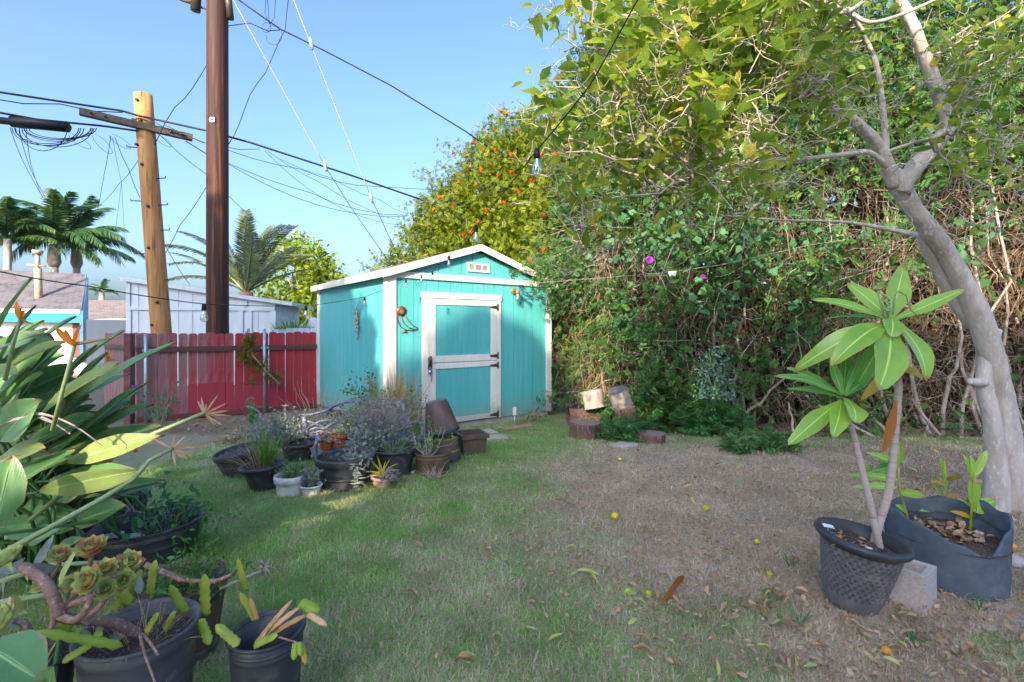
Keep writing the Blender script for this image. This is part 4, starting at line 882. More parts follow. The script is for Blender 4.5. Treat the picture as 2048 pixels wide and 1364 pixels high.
# ---- ferns and blue shrub at the hedge foot
def fernmass(loc, rx, ry, rz, n, label, mt='l_fern', tv=FERN_V, tf=FERN_F, size=(.16, .26), name='asparagus_fern', cat='fern', tilt=.8, z0=0):
    e = empty(name, loc, label, cat)
    d = rng.normal(0, 1, (n, 3)); d /= np.linalg.norm(d, axis=1)[:, None]; d[:, 2] = np.abs(d[:, 2]); q = d*rng.uniform(.25, 1, (n, 1))**.5*np.array([rx, ry, rz]); q[:, 2] += z0
    link('foliage', scatter('foliage', tv, tf, q, rng.uniform(*size, n), M[mt], tilt), e, kind='stuff')
    b = MB()
    for i in range(14): b.tube(crook((rnd.uniform(-.05, .05), 0, -.02), q[i*(n//15)], 4, .08), .004, 4)
    b.build('stems', M['stalk'], e, kind='stuff'); return e
fernmass(G(1325, 870)+Vector((0, .45, 0)), .42, .3, .95, 420, 'feathery green asparagus fern hanging at the hedge foot right of the logs')
fernmass(G(1250, 880), .35, .22, .28, 200, 'low dark green fern tumbling over the ground beside the stacked logs')
fernmass(G(1185, 858)+Vector((.1, .1, .1)), .22, .12, .5, 140, 'green fern growing up between the stacked logs')
fernmass(G(1480, 885)+Vector((0, .55, 0)), .40, .2, .42, 260, 'dark low fern at the hedge foot near the middle of the hedge')
fernmass(G(1420, 878)+Vector((.05, .45, 0)), .30, .18, .5, 230, 'bushy green fern below the blue green shrub')
fernmass(G(1475, 905), .10, .1, .16, 60, 'small dark fern tuft standing alone in front of the hedge')
fernmass(G(1150, 835)+Vector((.2, .9, .9)), .4, .2, 1.0, 300, 'dark green fern fronds against the hedge right of the shed')
fernmass(Vector((2.72, 6.62, .45)), .30, .18, .75, 520, 'blue green small leaved shrub in front of the hedge', 'l_blue', DIA_V, DIA_F, (.035, .06), 'blue_shrub', 'shrub', None)
fernmass(G(1560, 910)+Vector((0, .2, 0)), .3, .15, .25, 120, 'small dark fern under the dracaena leaves at the hedge foot')
# ---- honeysuckle bush behind the shed
hb = empty('honeysuckle_bush', (1.0, 12.0, 0), 'big sunlit honeysuckle bush with orange flowers rising behind the shed', 'bush'); HB0 = np.array(hb.location)
lobes = [(.1, 11.0, 2.6, 1.6), (1.0, 11.4, 3.4, 1.9), (-.7, 10.8, 2.4, 1.35), (.0, 11.6, 4.0, 1.3), (.8, 11.6, 4.8, 1.25), (2.0, 11.2, 4.2, 1.7), (-1.3, 10.9, 2.0, .9), (-1.0, 11.2, 3.3, 1.25), (-1.75, 10.9, 2.1, .95), (-2.2, 10.8, 1.6, .7), (-1.5, 11.1, 2.9, .8), (-1.2, 11.2, 3.9, .7), (-1.9, 10.9, 2.9, .85), (-1.3, 11.1, 3.8, .85), (-.35, 11.4, 4.9, 1.0), (.1, 11.4, 5.5, .9), (.9, 11.4, 5.7, 1.0), (-2.3, 10.9, 2.2, .75),  (-.4, 11.5, 4.3, 1.2), (.3, 11.6, 4.9, 1.2), (1.3, 11.5, 5.2, 1.2), (1.6, 10.0, 3.2, 1.3), (2.6, 10.0, 4.2, 1.6), (1.2, 9.7, 2.3, .9), (1.45, 9.3, 1.5, .8)]
P_ = []
for (x, y, z, r) in lobes:
    n = int(2100*r*r/1.6); d = rng.normal(0, 1, (n, 3)); d /= np.linalg.norm(d, axis=1)[:, None]
    rr = r*rng.uniform(.55, 1.02, (n, 1))**.5*(.80+.42*vnoise(d[:, 0]*2+x*3, d[:, 2]*2+y+d[:, 1], 1.9))[:, None]
    P_.append(np.array([x, y, z])+d*rr*np.array([1, .8, 1]))
P_ = np.concatenate(P_); P_ = P_[(P_[:, 2] > .2)]
# keep clear of the shed
wq = .798*(P_[:, 0]+1.7)+.602*(P_[:, 1]-6.76); dq = -.602*(P_[:, 0]+1.7)+.798*(P_[:, 1]-6.76)
P_ = P_[~((wq > -.15) & (wq < 3.02) & (dq > -.3) & (dq < 3.45) & (P_[:, 2] < 2.75))]
link('foliage', scatter('foliage', PIN_V, PIN_F, P_-HB0, rng.uniform(.10, .19, len(P_)), M['l_honey']), hb, kind='stuff')
sh = [(x, y, z, r) for (x, y, z, r) in lobes]
k = rng.integers(0, len(P_), 900); q = P_[k]-HB0; ctr = np.array([.8, 11, 3.0])-HB0
o_ = q-ctr; o_ /= np.linalg.norm(o_, axis=1)[:, None]
np_twigs('shoots', q, q+(o_*.5+np.array([0, 0, .35]))*rng.uniform(.2, .6, (len(q), 1)), rng.uniform(.004, .007, len(q)), 'twig', parent=hb)
lq = []
for _ in range(60):
    px, py = rnd.choice(((840, 340), (800, 455), (760, 520), (860, 330), (870, 300), (735, 525), (790, 470), (815, 420))); lq.append(P(px+rnd.gauss(0, 14), py+rnd.gauss(0, 14), 10.6+rnd.uniform(-.2, .2)))
la = np.array([tuple(v) for v in lq]); le = la+np.stack([rng.normal(.55, .15, 60), rng.normal(.2, .15, 60), rng.normal(-.25, .2, 60)], 1)
np_twigs('shoots', le-HB0, la-HB0, rng.uniform(.005, .008, 60), 'twig', parent=hb)
f_ = rng.uniform(0, 1, (900, 1)); ii = rng.integers(0, 60, 900); lp_ = la[ii]*(1-f_)+le[ii]*f_+rng.normal(0, .05, (900, 3))
link('shoot_leaves', scatter('shoot_leaves', PIN_V, PIN_F, lp_-HB0, rng.uniform(.06, .12, 900), M['l_honey']), hb, kind='stuff')
tipn = rng.integers(0, len(q), 2500); f_ = rng.uniform(.2, 1, (2500, 1)); q2 = q[tipn]+(o_[tipn]*.5+np.array([0, 0, .35]))*.4*f_
link('shoot_leaves', scatter('shoot_leaves', PIN_V, PIN_F, q2+rng.normal(0, .04, q2.shape), rng.uniform(.06, .12, 2500), M['l_honey']), hb, kind='stuff')
for x, y in ((.3, 11), (1.2, 11.3), (1.9, 10.6)):
    b = MB(); b.tube([v-Vector(hb.location) for v in crook((x, y, -.1), (x+.2, y, 3.2), 6, .05)], taper(.09, .04, 7), 8); b.build('trunk', M['bark2'], hb)
fq = []
out = P_[(P_[:, 1] < 11.2)]
for (px, py) in ((1000,222),(1012,228),(985,260),(1030,262),(1050,255),(945,285),(905,305),(940,335),(960,340),(985,330),(1000,350),(1020,345),(925,350),(915,365),(950,370),(1060,360),(880,395),(905,410),(940,465),(955,445),(1030,380),(1035,385),(1085,310),(1130,245),(1145,245),(1110,240),(1135,280),(1160,285),(1110,310),(1150,395),(1180,400),(1090,430),(870,420),(990,300),(1025,310),(965,300),(930,470),(1085,500),(1195,575),(1155,560),(1060,520),(1130,270),(1345,205),(895,440),(975,420),(1010,405)):
    Yb = 10.15 if px < 1060 else 8.9
    fq.append(P(px+rnd.uniform(-4, 4), py, Yb+rnd.uniform(-.2, .2)))
leaf_parts(hb, 'flower', 'flower', 'redflower', fq, [rnd.uniform(.045, .075) for _ in fq], .8)
hbv = np.array([tuple(v) for v in fq])
for v in fq:                                       # a leafy tip carries each flower
    pass
nb_ = np.repeat(hbv, 14, axis=0); nb_ = nb_+rng.normal(0, .13, nb_.shape)+np.array([0, .22, -.05])
link('tip_leaves', scatter('tip_leaves', PIN_V, PIN_F, nb_-HB0, rng.uniform(.08, .14, len(nb_)), M['l_honey']), hb, kind='stuff')
# spray that hangs over the shed's right corner
sp = []
for (px, py, n, sx, sy, Y) in ((1090, 560, 170, 28, 38, 7.75), (1140, 520, 160, 40, 40, 7.9), (1075, 530, 60, 30, 16, 7.7), (1110, 610, 60, 20, 28, 7.9), (1160, 590, 100, 40, 40, 8.0), (1028, 545, 16, 12, 5, 7.5)):
    for _ in range(n): sp.append(tuple(P(rnd.gauss(px, sx*.55), rnd.gauss(py, sy*.55), Y+rnd.uniform(-.25, .3))))
sp = np.array(sp)
wq = .798*(sp[:, 0]+1.7)+.602*(sp[:, 1]-6.76); dq = -.602*(sp[:, 0]+1.7)+.798*(sp[:, 1]-6.76)
sp = sp[~((wq > -.1) & (wq < 3.0) & (dq > -.10) & (sp[:, 2] < 2.75))]
link('overhang_leaves', scatter('overhang_leaves', PIN_V, PIN_F, sp-HB0, rng.uniform(.08, .14, len(sp)), M['l_hedge']), hb, kind='stuff')
b = MB()
for _ in range(26):
    q = Vector(sp[rnd.randrange(len(sp))]); b.tube(crook(q-Vector(hb.location), Vector((1.7, 9.2, rnd.uniform(2.2, 3.2)))-Vector(hb.location), 5, .05), taper(.004, .012, 6), 4)
b.build('branches', M['bark2'], hb, kind='stuff')

# ---- citrus tree
ct = empty('citrus_tree', (3.87, 3.85, 0), 'leaning citrus tree with pale grey trunk and large glossy leaves at the right', 'tree'); c0 = Vector(ct.location)
def branch(name, pts, n=10, mt='bark', wob=.075):
    ps = [P(*p[:3])-c0 for p in pts]; rs = [p[3] for p in pts]; out = []; rr = []
    for i in range(len(ps)-1):                     # Catmull-Rom
        p0, p1, p2, p3 = ps[max(i-1, 0)], ps[i], ps[i+1], ps[min(i+2, len(ps)-1)]
        for k in range(4):
            t = k/4; out.append(.5*((2*p1)+(p2-p0)*t+(2*p0-5*p1+4*p2-p3)*t*t+(3*p1-p0-3*p2+p3)*t**3)); rr.append(rs[i]*(1-t)+rs[i+1]*t)
    out.append(ps[-1]); rr.append(rs[-1]); b = MB(); b.tube(out, [r*rnd.uniform(.93, 1.08) for r in rr], n, wob=wob); b.build(name, M[mt], ct); return out
tr_ = branch('trunk', [(2035, 1060, 3.86, 0.1554), (2026, 1010, 3.85, 0.1221), (2014, 900, 3.82, .102), (2000, 790, 3.8, .090), (1968, 660, 3.72, .078), (1928, 570, 3.66, .066), (1880, 485, 3.6, .062), (1828, 420, 3.55, .060), (1797, 368, 3.5, 0.0629), (1775, 335, 3.48, 0.0444)], 16)
branch('trunk', [(1990, 1050, 3.78, 0.0962), (1994, 960, 3.76, 0.0703), (1985, 850, 3.74, 0.0555), (1968, 770, 3.74, 0.0503), (1972, 715, 3.76, 0.0481), (1990, 660, 3.8, 0.0444)], 12)
branch('stump_knot', [(1968, 765, 3.72, 0.0370), (1950, 765, 3.69, 0.0333), (1940, 762, 3.66, 0.0222)], 8)
branch('limb', [(1880, 490, 3.62, 0.0444), (1845, 470, 3.68, 0.0407), (1900, 580, 3.75, 0.0518), (1945, 650, 3.78, 0.0518)], 10)
bA = branch('limb', [(1800, 385, 3.5, 0.0629), (1830, 335, 3.46, 0.0555), (1880, 278, 3.42, 0.0503), (1895, 245, 3.40, 0.0459), (1878, 190, 3.38, 0.0407), (1855, 130, 3.34, 0.0385), (1828, 55, 3.3, 0.0355), (1798, -5, 3.3, 0.0333), (1765, -90, 3.3, 0.0259)], 12)
branch('limb', [(1888, 262, 3.41, 0.0370), (1915, 252, 3.4, 0.0222), (1945, 243, 3.38, 0.0089)], 8)
bB = branch('limb', [(1792, 372, 3.5, 0.0518), (1770, 318, 3.44, 0.0407), (1752, 285, 3.4, 0.0370), (1705, 240, 3.3, 0.0333), (1655, 208, 3.22, 0.0266), (1600, 175, 3.15, 0.0192), (1545, 120, 3.1, 0.0133), (1500, 60, 3.05, 0.0089)], 10)
bC = branch('limb', [(1775, 335, 3.45, 0.0237), (1738, 305, 3.38, 0.0192), (1680, 310, 3.28, 0.0163), (1600, 318, 3.15, 0.0141), (1500, 322, 3.05, 0.0118), (1420, 345, 2.95, 0.0081), (1350, 385, 2.9, 0.0044)], 8)
bD = branch('limb', [(1772, 315, 3.44, 0.0222), (1768, 240, 3.4, 0.0192), (1755, 140, 3.35, 0.0163), (1732, 80, 3.3, 0.0148), (1700, 30, 3.2, 0.0133), (1640, 0, 3.1, 0.0104)], 8)
bE = branch('limb', [(1700, 25, 3.2, 0.0148), (1740, 45, 3.15, 0.0133), (1800, 30, 3.1, 0.0104), (1880, -5, 3.1, 0.0074)], 8)
bF = branch('limb', [(1640, 20, 3.1, 0.0118), (1690, 25, 3.15, 0.0133), (1730, 0, 3.2, 0.0118)], 8)
bG = branch('limb', [(1770, 305, 3.42, 0.0133), (1830, 285, 3.3, 0.0104), (1860, 278, 3.2, 0.0074)], 7)
bH = branch('limb', [(1830, 470, 3.55, 0.0222), (1700, 445, 3.4, 0.0104), (1560, 440, 3.2, 0.0074), (1440, 430, 3.0, 0.0044)], 7)
nodes_ = [v+c0 for v in bB[8:]+bC[8:]+bD[8:]+bF+bH[6:]]; nodesR = [v+c0 for v in bA[12:]+bE+bG]
lp = []; leafpts = []; bareA = []; bareB = []
nmain = 0
def crown_target():
    while True:
        px = rnd.uniform(1085, 1690); py = rnd.uniform(-110, 420)
        lim = 330-.22*(px-1085) if px < 1500 else 240
        if py > lim and rnd.random() > .28: continue
        if px < 1140 and 190 < py < 330 and rnd.random() < .6: continue
        return P(px, py, rnd.uniform(2.35, 3.9))
for i in range(90):
    tq = crown_target(); st_ = min(rnd.sample(nodes_, 14), key=lambda v: (v-tq).length)
    pts = crook(st_, tq, 7, .10); 
    b = lp.append(pts)
for i in range(16):
    tq = P(rnd.uniform(1780, 2100), rnd.uniform(-60, 430), rnd.uniform(2.9, 3.9)); st_ = min(rnd.sample(nodesR, 12), key=lambda v: (v-tq).length); lp.append(crook(st_, tq, 7, .10))
b = MB()
for pts in lp: b.tube([q-c0 for q in pts], taper(.010, .0035, len(pts)), 5)
b.build('branches', M['bark2'], ct, kind='stuff')
for j, pts in enumerate(lp):
    for f in np.linspace(.45, 1.0, 7):
        i = min(len(pts)-2, int(f*(len(pts)-1))); q = pts[i].lerp(pts[i+1], f*(len(pts)-1)-i)
        e = q+Vector((rnd.gauss(0, .14), rnd.gauss(0, .14), rnd.gauss(.0, .14)))
        bareA.append(tuple(q)); bareB.append(tuple(e))
        if j < 90 or rnd.random() < .6:
            for _ in range(rnd.randint(5, 9)): leafpts.append(tuple(q.lerp(e, rnd.uniform(.2, 1))+Vector((rnd.gauss(0, .06), rnd.gauss(0, .06), rnd.gauss(0, .06)))))
# pale bare twigs, most of them under and inside the crown
for i in range(520):
    if rnd.random() < .62: px, py, Y = rnd.gauss(1480, 150), rnd.gauss(230, 95), rnd.uniform(2.5, 3.6)
    elif rnd.random() < .55: px, py, Y = rnd.uniform(1090, 1500), rnd.gauss(400, 70), rnd.uniform(2.6, 3.6)
    else: px, py, Y = rnd.uniform(1820, 2080), rnd.uniform(60, 500), rnd.uniform(2.9, 3.7)
    q = P(px, py, Y); e = q+Vector((rnd.gauss(0, .16), rnd.gauss(0, .1), rnd.gauss(.02, .12))); bareA.append(tuple(q)); bareB.append(tuple(e))
    for _ in range(2):
        g = q.lerp(e, rnd.uniform(.3, .8)); bareA.append(tuple(g)); bareB.append(tuple(g+Vector((rnd.gauss(0, .08), rnd.gauss(0, .06), rnd.gauss(.02, .07)))))
cc = np.array(c0)
np_twigs('bare_twigs', np.array(bareA)-cc, np.array(bareB)-cc, rng.uniform(.0018, .0045, len(bareA)), 'graytwig', seg=4, jit=.07, parent=ct)
rnd.shuffle(leafpts); near = sorted(leafpts, key=lambda v: v[1])
inview = [v for v in near if 1060 < CX+v[0]/v[1]*F < 2060 and -20 < HY-(v[2]-CAMZ)/v[1]*F][:295]; sset = set(inview)
leaf_parts(ct, 'leaf', 'leaf', 'l_citrus', inview, [rnd.uniform(.085, .145) for _ in inview], 1.0)
oth = np.array([v for v in leafpts if v not in sset])-cc
link('foliage', scatter('foliage', LEAF_V, LEAF_F, oth, rng.uniform(.06, .12, len(oth)), M['l_citrus'], 1.0), ct, kind='stuff')
for px, py in ((1150, 372), (1165, 355)):
    q = P(px, py, 3.2); b = MB(); b.lathe([(0, -.03), (.02, -.024), (.03, 0), (.022, .022), (.004, .03), (0, .03)], 12); b.build('green_fruit', M['lime'], ct, True, q-c0)
# ---- palms
def frond_mesh(L, droop, nl, ll, hang, mt, key):
    b = MB(); pts = []
    for i in range(13):
        f = i/12; pts.append(Vector((L*f*(1-.12*f), 0, L*(.55*f-droop*f*f))))
    b.tube(pts, taper(.035, .008, 13), 5)
    for i in range(nl):
        f = .12+.88*i/nl; k = f*12; a = pts[int(k)].lerp(pts[min(12, int(k)+1)], k-int(k)); T = (pts[min(12, int(k)+1)]-pts[int(k)]).normalized()
        for s in (-1, 1):
            d = Vector((T.x*.6, s*rnd.uniform(.6, .9), T.z*.6-hang*rnd.uniform(.6, 1.3))).normalized()*ll*(sin(PI*(.15+.8*f)))**.5*rnd.uniform(.85, 1.1)
            wv = T*.028*(ll/.5); m_ = a+d*.55; tip = a+d+Vector((0, 0, -hang*ll*.35)); v0 = rnd.random()
            b.add([a-wv*.6, a+wv*.6, m_+wv, m_-wv, tip], [(0,1,2,3),(3,2,4)], v0)
    me = bpy.data.meshes.new(key); me.from_pydata(b.v, [], b.f); me.materials.append(M[mt]); at = me.attributes.new('var', 'FLOAT', 'POINT'); at.data.foreach_set('value', b.a); return me
QF = [frond_mesh(2.7, .75, 46, .62, .55, 'l_palm', 'frond'), frond_mesh(2.4, .95, 42, .6, .7, 'l_palm', 'frond'), frond_mesh(2.6, .35, 44, .58, .4, 'l_palm', 'frond')]
DF = [frond_mesh(3.0, .55, 50, .42, .15, 'l_palmd', 'frond'), frond_mesh(2.8, .3, 50, .42, .1, 'l_palmd', 'frond')]
def palm(px, py, Y, label, fronds, angs, tr, shaft, sc=1.0, name='palm_tree'):
    q = P(px, py, Y); e = empty(name, (q.x, q.y, 0), label, 'palm', 'palms behind the houses')
    b = MB(); b.tube([(0, 0, -.1), (0, 0, q.z*.5), (.03, 0, q.z-.9*shaft)], [tr*1.15, tr, tr*.9], 10); b.build('trunk', M['bark2'], e)
    if shaft: b = MB(); b.tube([(.03, 0, q.z-.95), (.03, 0, q.z-.75), (.02, 0, q.z-.3), (0, 0, q.z+.1)], [tr*.9, tr*1.5, tr*1.3, tr*.5], 10); b.build('crown_shaft', mat('palm_sheath', (.34,.27,.23), (.20,.15,.12), .8, 6, (1,1,.3)) if 'palm_sheath' not in bpy.data.materials else bpy.data.materials['palm_sheath'], e)
    for i, (az, el) in enumerate(angs):
        o = bpy.data.objects.new('frond', fronds[i % len(fronds)]); C.objects.link(o); o.parent = e; o.location = (0, 0, q.z); o.rotation_euler = (rnd.uniform(-.2, .2), -R(el), R(az)); o.scale = (sc*rnd.uniform(.9, 1.1),)*3
def ring(n, lo, hi): return [(360*i/n+rnd.uniform(-14, 14), rnd.uniform(lo, hi)) for i in range(n)]
palm(107, 488, 20, 'middle palm of the left trio with pale crown shaft', QF, ring(11, 0, 35)+ring(7, 45, 80)+[(0, -10), (185, 0)], .15, 1, .92)
palm(152, 492, 21, 'right palm of the left trio, its fronds reaching the tan pole', QF, ring(8, 5, 35)+ring(5, 45, 75)+[(-5, 5), (5, -25), (-15, 20), (100, 50), (40, 60), (220, 55)], .14, 1, .95)
palm(14, 478, 19, 'leftmost palm cut by the picture edge', QF, ring(9, 0, 35)+ring(5, 40, 75)+[(0, -15)], .13, 0, .85)
palm(492, 585, 15.5, 'dusty date palm behind the dark pole with arching stiff fronds', DF, [(0, 62), (15, 40), (-10, 25), (20, 5), (180, 20), (170, 45), (200, 5), (60, 55), (-60, 50), (120, 60), (240, 40), (300, 20), (-20, 48), (90, 30), (155, 30), (5, 15), (30, 28), (175, 12), (190, 30), (-30, 10), (45, 50)], .2, 0, 1.0)
b = MB(); q = P(492, 590, 15.4); b.tube([q+Vector((0, 0, -.5)), q+Vector((0, 0, .1))], [.28, .2], 10); o = b.build('palm_heart', mat('palm_boot', (.25,.13,.07), (.35,.2,.1), .9, 12), bpy.data.objects['palm_tree.003'] if 'palm_tree.003' in bpy.data.objects else None); o.location = -Vector(o.parent.location) if o.parent else (0, 0, 0)
palm(203, 584, 60, 'tiny distant palm above the far brown roof', QF, ring(9, 0, 60), .3, 0, .8)
# ---- yellow green tree, fountain grass
def cloudtree(name, px, py, Y, r, zs, n, mt, label, lsz, thr=.3):
    q = P(px, py, Y); e = empty(name, (q.x, q.y, 0), label, 'tree')
    pts = []
    for _ in range(26):
        d = Vector((rnd.gauss(0, 1), rnd.gauss(0, 1), rnd.gauss(0, 1))).normalized()*r*rnd.uniform(.35, .85); c = np.array([d.x, d.y, q.z+d.z*zs]); m_ = n//26
        g = rng.normal(0, 1, (m_, 3)); g /= np.linalg.norm(g, axis=1)[:, None]; pts.append(c+g*rng.uniform(.3, 1, (m_, 1))**.5*r*.38)
    pts = np.concatenate(pts)
    link('crown', scatter('crown', LEAF_V, LEAF_F, pts, rng.uniform(lsz*.7, lsz*1.2, len(pts)), M[mt]), e, kind='stuff')
    b = MB(); b.tube([(0, 0, -.1), (0, 0, q.z*.6), (.1, 0, q.z)], [.14, .12, .06], 8)
    for i in range(8): b.tube(crook((0, 0, q.z*rnd.uniform(.5, .9)), (rnd.uniform(-r, r)*.8, rnd.uniform(-r, r)*.5, q.z+rnd.uniform(-.5, .8)*r), 5, .06), taper(.06, .02, 6), 5)
    b.build('trunk', M['bark'], e)
cloudtree('yellow_green_tree', 612, 570, 21, 2.1, 1.0, 5200, 'l_ytree', 'bright yellow green tree between the date palm and the turquoise shed', .24)
cloudtree('small_tree', 205, 668, 18, .55, .6, 500, 'l_hedge', 'small dark green tree in front of the far house', .16)
fg = empty('fountain_grass', P(586, 690, 13.2), 'green fountain grass clump behind the low blue fence', 'grass clump'); b = MB()
for i in range(300):
    q = rnd.uniform(0, 2*PI); l = rnd.uniform(.4, 1.0); h = rnd.uniform(.5, .95); b.blade((rnd.gauss(0, .1), rnd.gauss(0, .1), -.1), (cos(q)*l*.6, sin(q)*l*.6, h*(1.05-l*.35)), .02, (cos(q+.3), sin(q+.3), .8), .18, .1, 4, a=rnd.random())
b.build('blades', M['l_grass'], fg, kind='stuff')
# ---------------- pots ----------------
def pot(name, label, loc, H, rt, rb, mt, rimw=.012, rimh=.03, soil=.05, rot=(0, 0, 0), rings=(), rib=0, sx=1, inv=False, rimmat=None, cat='pot', bulge=0, n=40, bands=(), soilmat='soil', group=None):
    e = empty(name, loc, label, cat, group); e.rotation_euler = rot
    th = .008; R_ = lambda z: rb+(rt-rb)*z/H+bulge*sin(PI*z/H)
    prof = [(0, .004), (rb*.96, 0), (rb, .006)]
    zs = sorted(set([H*k/10 for k in range(1, 10)]))
    prof += [(R_(z), z) for z in zs]
    for z, w in rings: prof += [(R_(z-.007), z-.007), (R_(z)+w, z-.004), (R_(z)+w, z+.004), (R_(z+.007), z+.007)]
    prof = prof[:3]+sorted(prof[3:], key=lambda q: q[1])
    prof += [(R_(H)-.001, H-rimh*.5)]
    if not inv: prof += [(R_(H)-th, H-rimh*.5), (R_(H*.6)-th, H*.6), (R_(max(.03, H-soil-.02))-th, max(.02, H-soil-.02)), (0, max(.02, H-soil-.02))]
    else: prof += [(R_(H)-.004, H), (0, H)]
    wob = (lambda q, z: rib*max(-.4, cos(q*22))) if rib else None
    b = MB(); b.lathe(prof, n if not rib else 132, sx=sx, wob=wob); o = b.build('body', M[mt], e); 
    if rimw:
        b = MB(); b.lathe([(rt+.0005, H-rimh), (rt+rimw, H-rimh+.004), (rt+rimw+.003, H-.006), (rt+rimw*.6, H+.003), (rt-.002, H+.001), (rt-th-.001, H-.01), (rt-th, H-rimh)], n, sx=sx); b.build('rim', M[rimmat or mt], e)
    for z0, z1, bm in bands:
        b = MB(); b.lathe([(R_(z0), z0), (R_(z0)+.005, z0+.003), (R_(z1)+.005, z1-.003), (R_(z1), z1)], n, sx=sx); b.build('band', M[bm], e)
    if not inv: b = MB(); b.disc(R_(H-soil)-th-.001, H-soil, n, bump=.012, sx=sx); b.build('soil', M[soilmat], e)
    return e
def potpx(name, label, px, pyb, pyr, wr, wb, mt, dz=0, **kw):
    g = G(px, pyb); Y = g.y; rb = wb/F*Y/2
    Yc = Y+rb*.9; x = (px-CX)/F*Yc; z0 = gz(x, Yc)+dz; rt = wr/F*Yc/2
    H = CAMZ-(pyr-HY)/F*Yc-z0
    return pot(name, label, (x, Yc, z0), H, rt, rb, mt, **kw)
pa = potpx('barrel_pot', 'empty half barrel pot with grey ribs below a smooth black rim, leftmost of the cluster', 492, 955, 896, 98, 74, 'blackdusty', rimw=.004, rimh=.055, soil=.16, rib=.02, rimmat='black', rot=(R(5), R(-9), 0))
pb = potpx('pot', 'black pot with a thick rolled rim holding a clump of grass', 530, 984, 928, 80, 52, 'black', rimw=.022, rimh=.03, rot=(0, R(-4), 0))
pc = potpx('pot', 'white pot with a deep lip and chipped paint', 582, 995, 949, 58, 53, 'whitepot', rimw=.010, rimh=.06)
pd = potpx('pot', 'small white ribbed pot beside the larger white pot', 622, 993, 969, 40, 32, 'whitepot', rimw=.008, rimh=.014, rib=.02, soil=.02)
pe = potpx('pot', 'large black pot with raised rings in front of the bench', 690, 984, 910, 108, 90, 'black', rimw=.010, rimh=.06, soil=.13, rings=((.10, .005), (.2, .005)))
pf = potpx('pot', 'large black pot behind the small aloe pot', 788, 957, 895, 84, 66, 'black', rimw=.008, rimh=.03, soil=.07)
pg = potpx('barrel_pot', 'brown barrel pot with a gold band in front of the upturned barrel', 866, 953, 902, 72, 64, 'brownpot', rimw=.008, rimh=.03, soil=.06, bands=((.155, .185, 'gold'), (.015, .035, 'gold')))
ph2 = potpx('barrel_pot', 'upturned brown barrel pot with gold bands under the tilted pot', 891, 927, 874, 48, 64, 'brownpot', rimw=0, inv=True, bands=((.0, .07, 'black'), (.095, .125, 'gold'), (.225, .25, 'gold')))
z_ = ph2.location
pt = pot('pot', 'dusty bronze pot turned upside down and tilted on the barrel', (z_.x-.03, z_.y-.02, z_.z+.30), .33, .115, .185, 'bronze', rimw=0, inv=True, rot=(R(2), R(-11), 0), bands=((.0, .035, 'black'),))
# square brown pot
g = G(940, 910); sq = empty('square_pot', (g.x, g.y+.12, g.z), 'square brown plastic planter with a thick rim right of the barrels', 'pot', rz=R(24))
b = MB(); w0, w1, h = .12, .145, .215
b.add([(-w0,-w0,0),(w0,-w0,0),(w0,w0,0),(-w0,w0,0),(-w1,-w1,h),(w1,-w1,h),(w1,w1,h),(-w1,w1,h)], [(3,2,1,0),(0,1,5,4),(1,2,6,5),(2,3,7,6),(3,0,4,7)])
w2, w3 = w1-.012, w1-.02; b.add([(-w2,-w2,h),(w2,-w2,h),(w2,w2,h),(-w2,w2,h),(-w3,-w3,h-.1),(w3,-w3,h-.1),(w3,w3,h-.1),(-w3,w3,h-.1)], [(1,0,4,5),(2,1,5,6),(3,2,6,7),(0,3,7,4),(4,7,6,5)]); b.build('body', M['brownpot'], sq, False)
b = MB(); ww = w1+.016
for (x0, y0, x1, y1) in ((-ww,-ww,ww,-w2),(-ww,w2,ww,ww),(-ww,-w2,-w2,w2),(w2,-w2,ww,w2)): b.box(x0, y0, h-.035, x1, y1, h+.01)
o = b.build('rim', M['brownpot'], sq, False)
pj = potpx('pot', 'small weathered terracotta pot leaning on the grass with a yellow aloe', 763, 977, 950, 42, 30, 'terraold', rimw=.009, rimh=.03, soil=.015, rot=(R(4), R(6), 0))
# bench
bn = empty('garden_bench', (-1.62, 5.15, 0), 'grey cast metal garden bench with scrolled back, crowded with pots', 'bench'); bo = Vector(bn.location)
def BP(px, py, Y): return P(px, py, Y)-bo
bt = lambda name, pts, r, n=8: (lambda b: (b.tube(pts, r, n), b.build(name, M['bench'], bn))[1])(MB())
Yl, Yr = 5.35, 5.75
bt('backrest_rail', [BP(608, 830, Yl), BP(625, 829, Yl), BP(650, 822, 5.4), BP(675, 808, 5.45), BP(700, 802, 5.5), BP(725, 804, 5.55), BP(750, 809, 5.6), BP(770, 809, 5.65), BP(795, 806, Yr), BP(806, 804, Yr)], [.016]*10)
bt('leg', [BP(607, 828, Yl), BP(610, 850, Yl), BP(614, 880, Yl), BP(622, 905, Yl), BP(628, 945, Yl)], [.028, .026, .026, .026, .022])
bt('leg', [BP(806, 804, Yr), BP(809, 830, Yr), BP(811, 860, Yr), BP(812, 915, Yr)], [.026, .024, .022, .02])
bt('armrest', [BP(612, 868, Yl), BP(625, 870, 5.1), BP(636, 875, 4.85), BP(640, 882, 4.8)], [.018, .02, .024, .02])
bt('leg', [BP(636, 876, 4.85), BP(630, 895, 4.85), BP(632, 910, 4.85), BP(640, 935, 4.85), BP(644, 975, 4.85)], [.022, .018, .022, .025, .022])
bt('armrest', [BP(810, 848, Yr), BP(830, 846, 5.5), BP(846, 848, 5.3)], [.016, .018, .02])
bt('leg', [BP(846, 849, 5.3), BP(845, 880, 5.3), BP(848, 935, 5.3)], .02)
bt('front_rail', [BP(622, 913, 4.9), BP(660, 905, 4.95), BP(730, 892, 5.05), BP(800, 880, 5.18), BP(858, 872, 5.3)], .022)
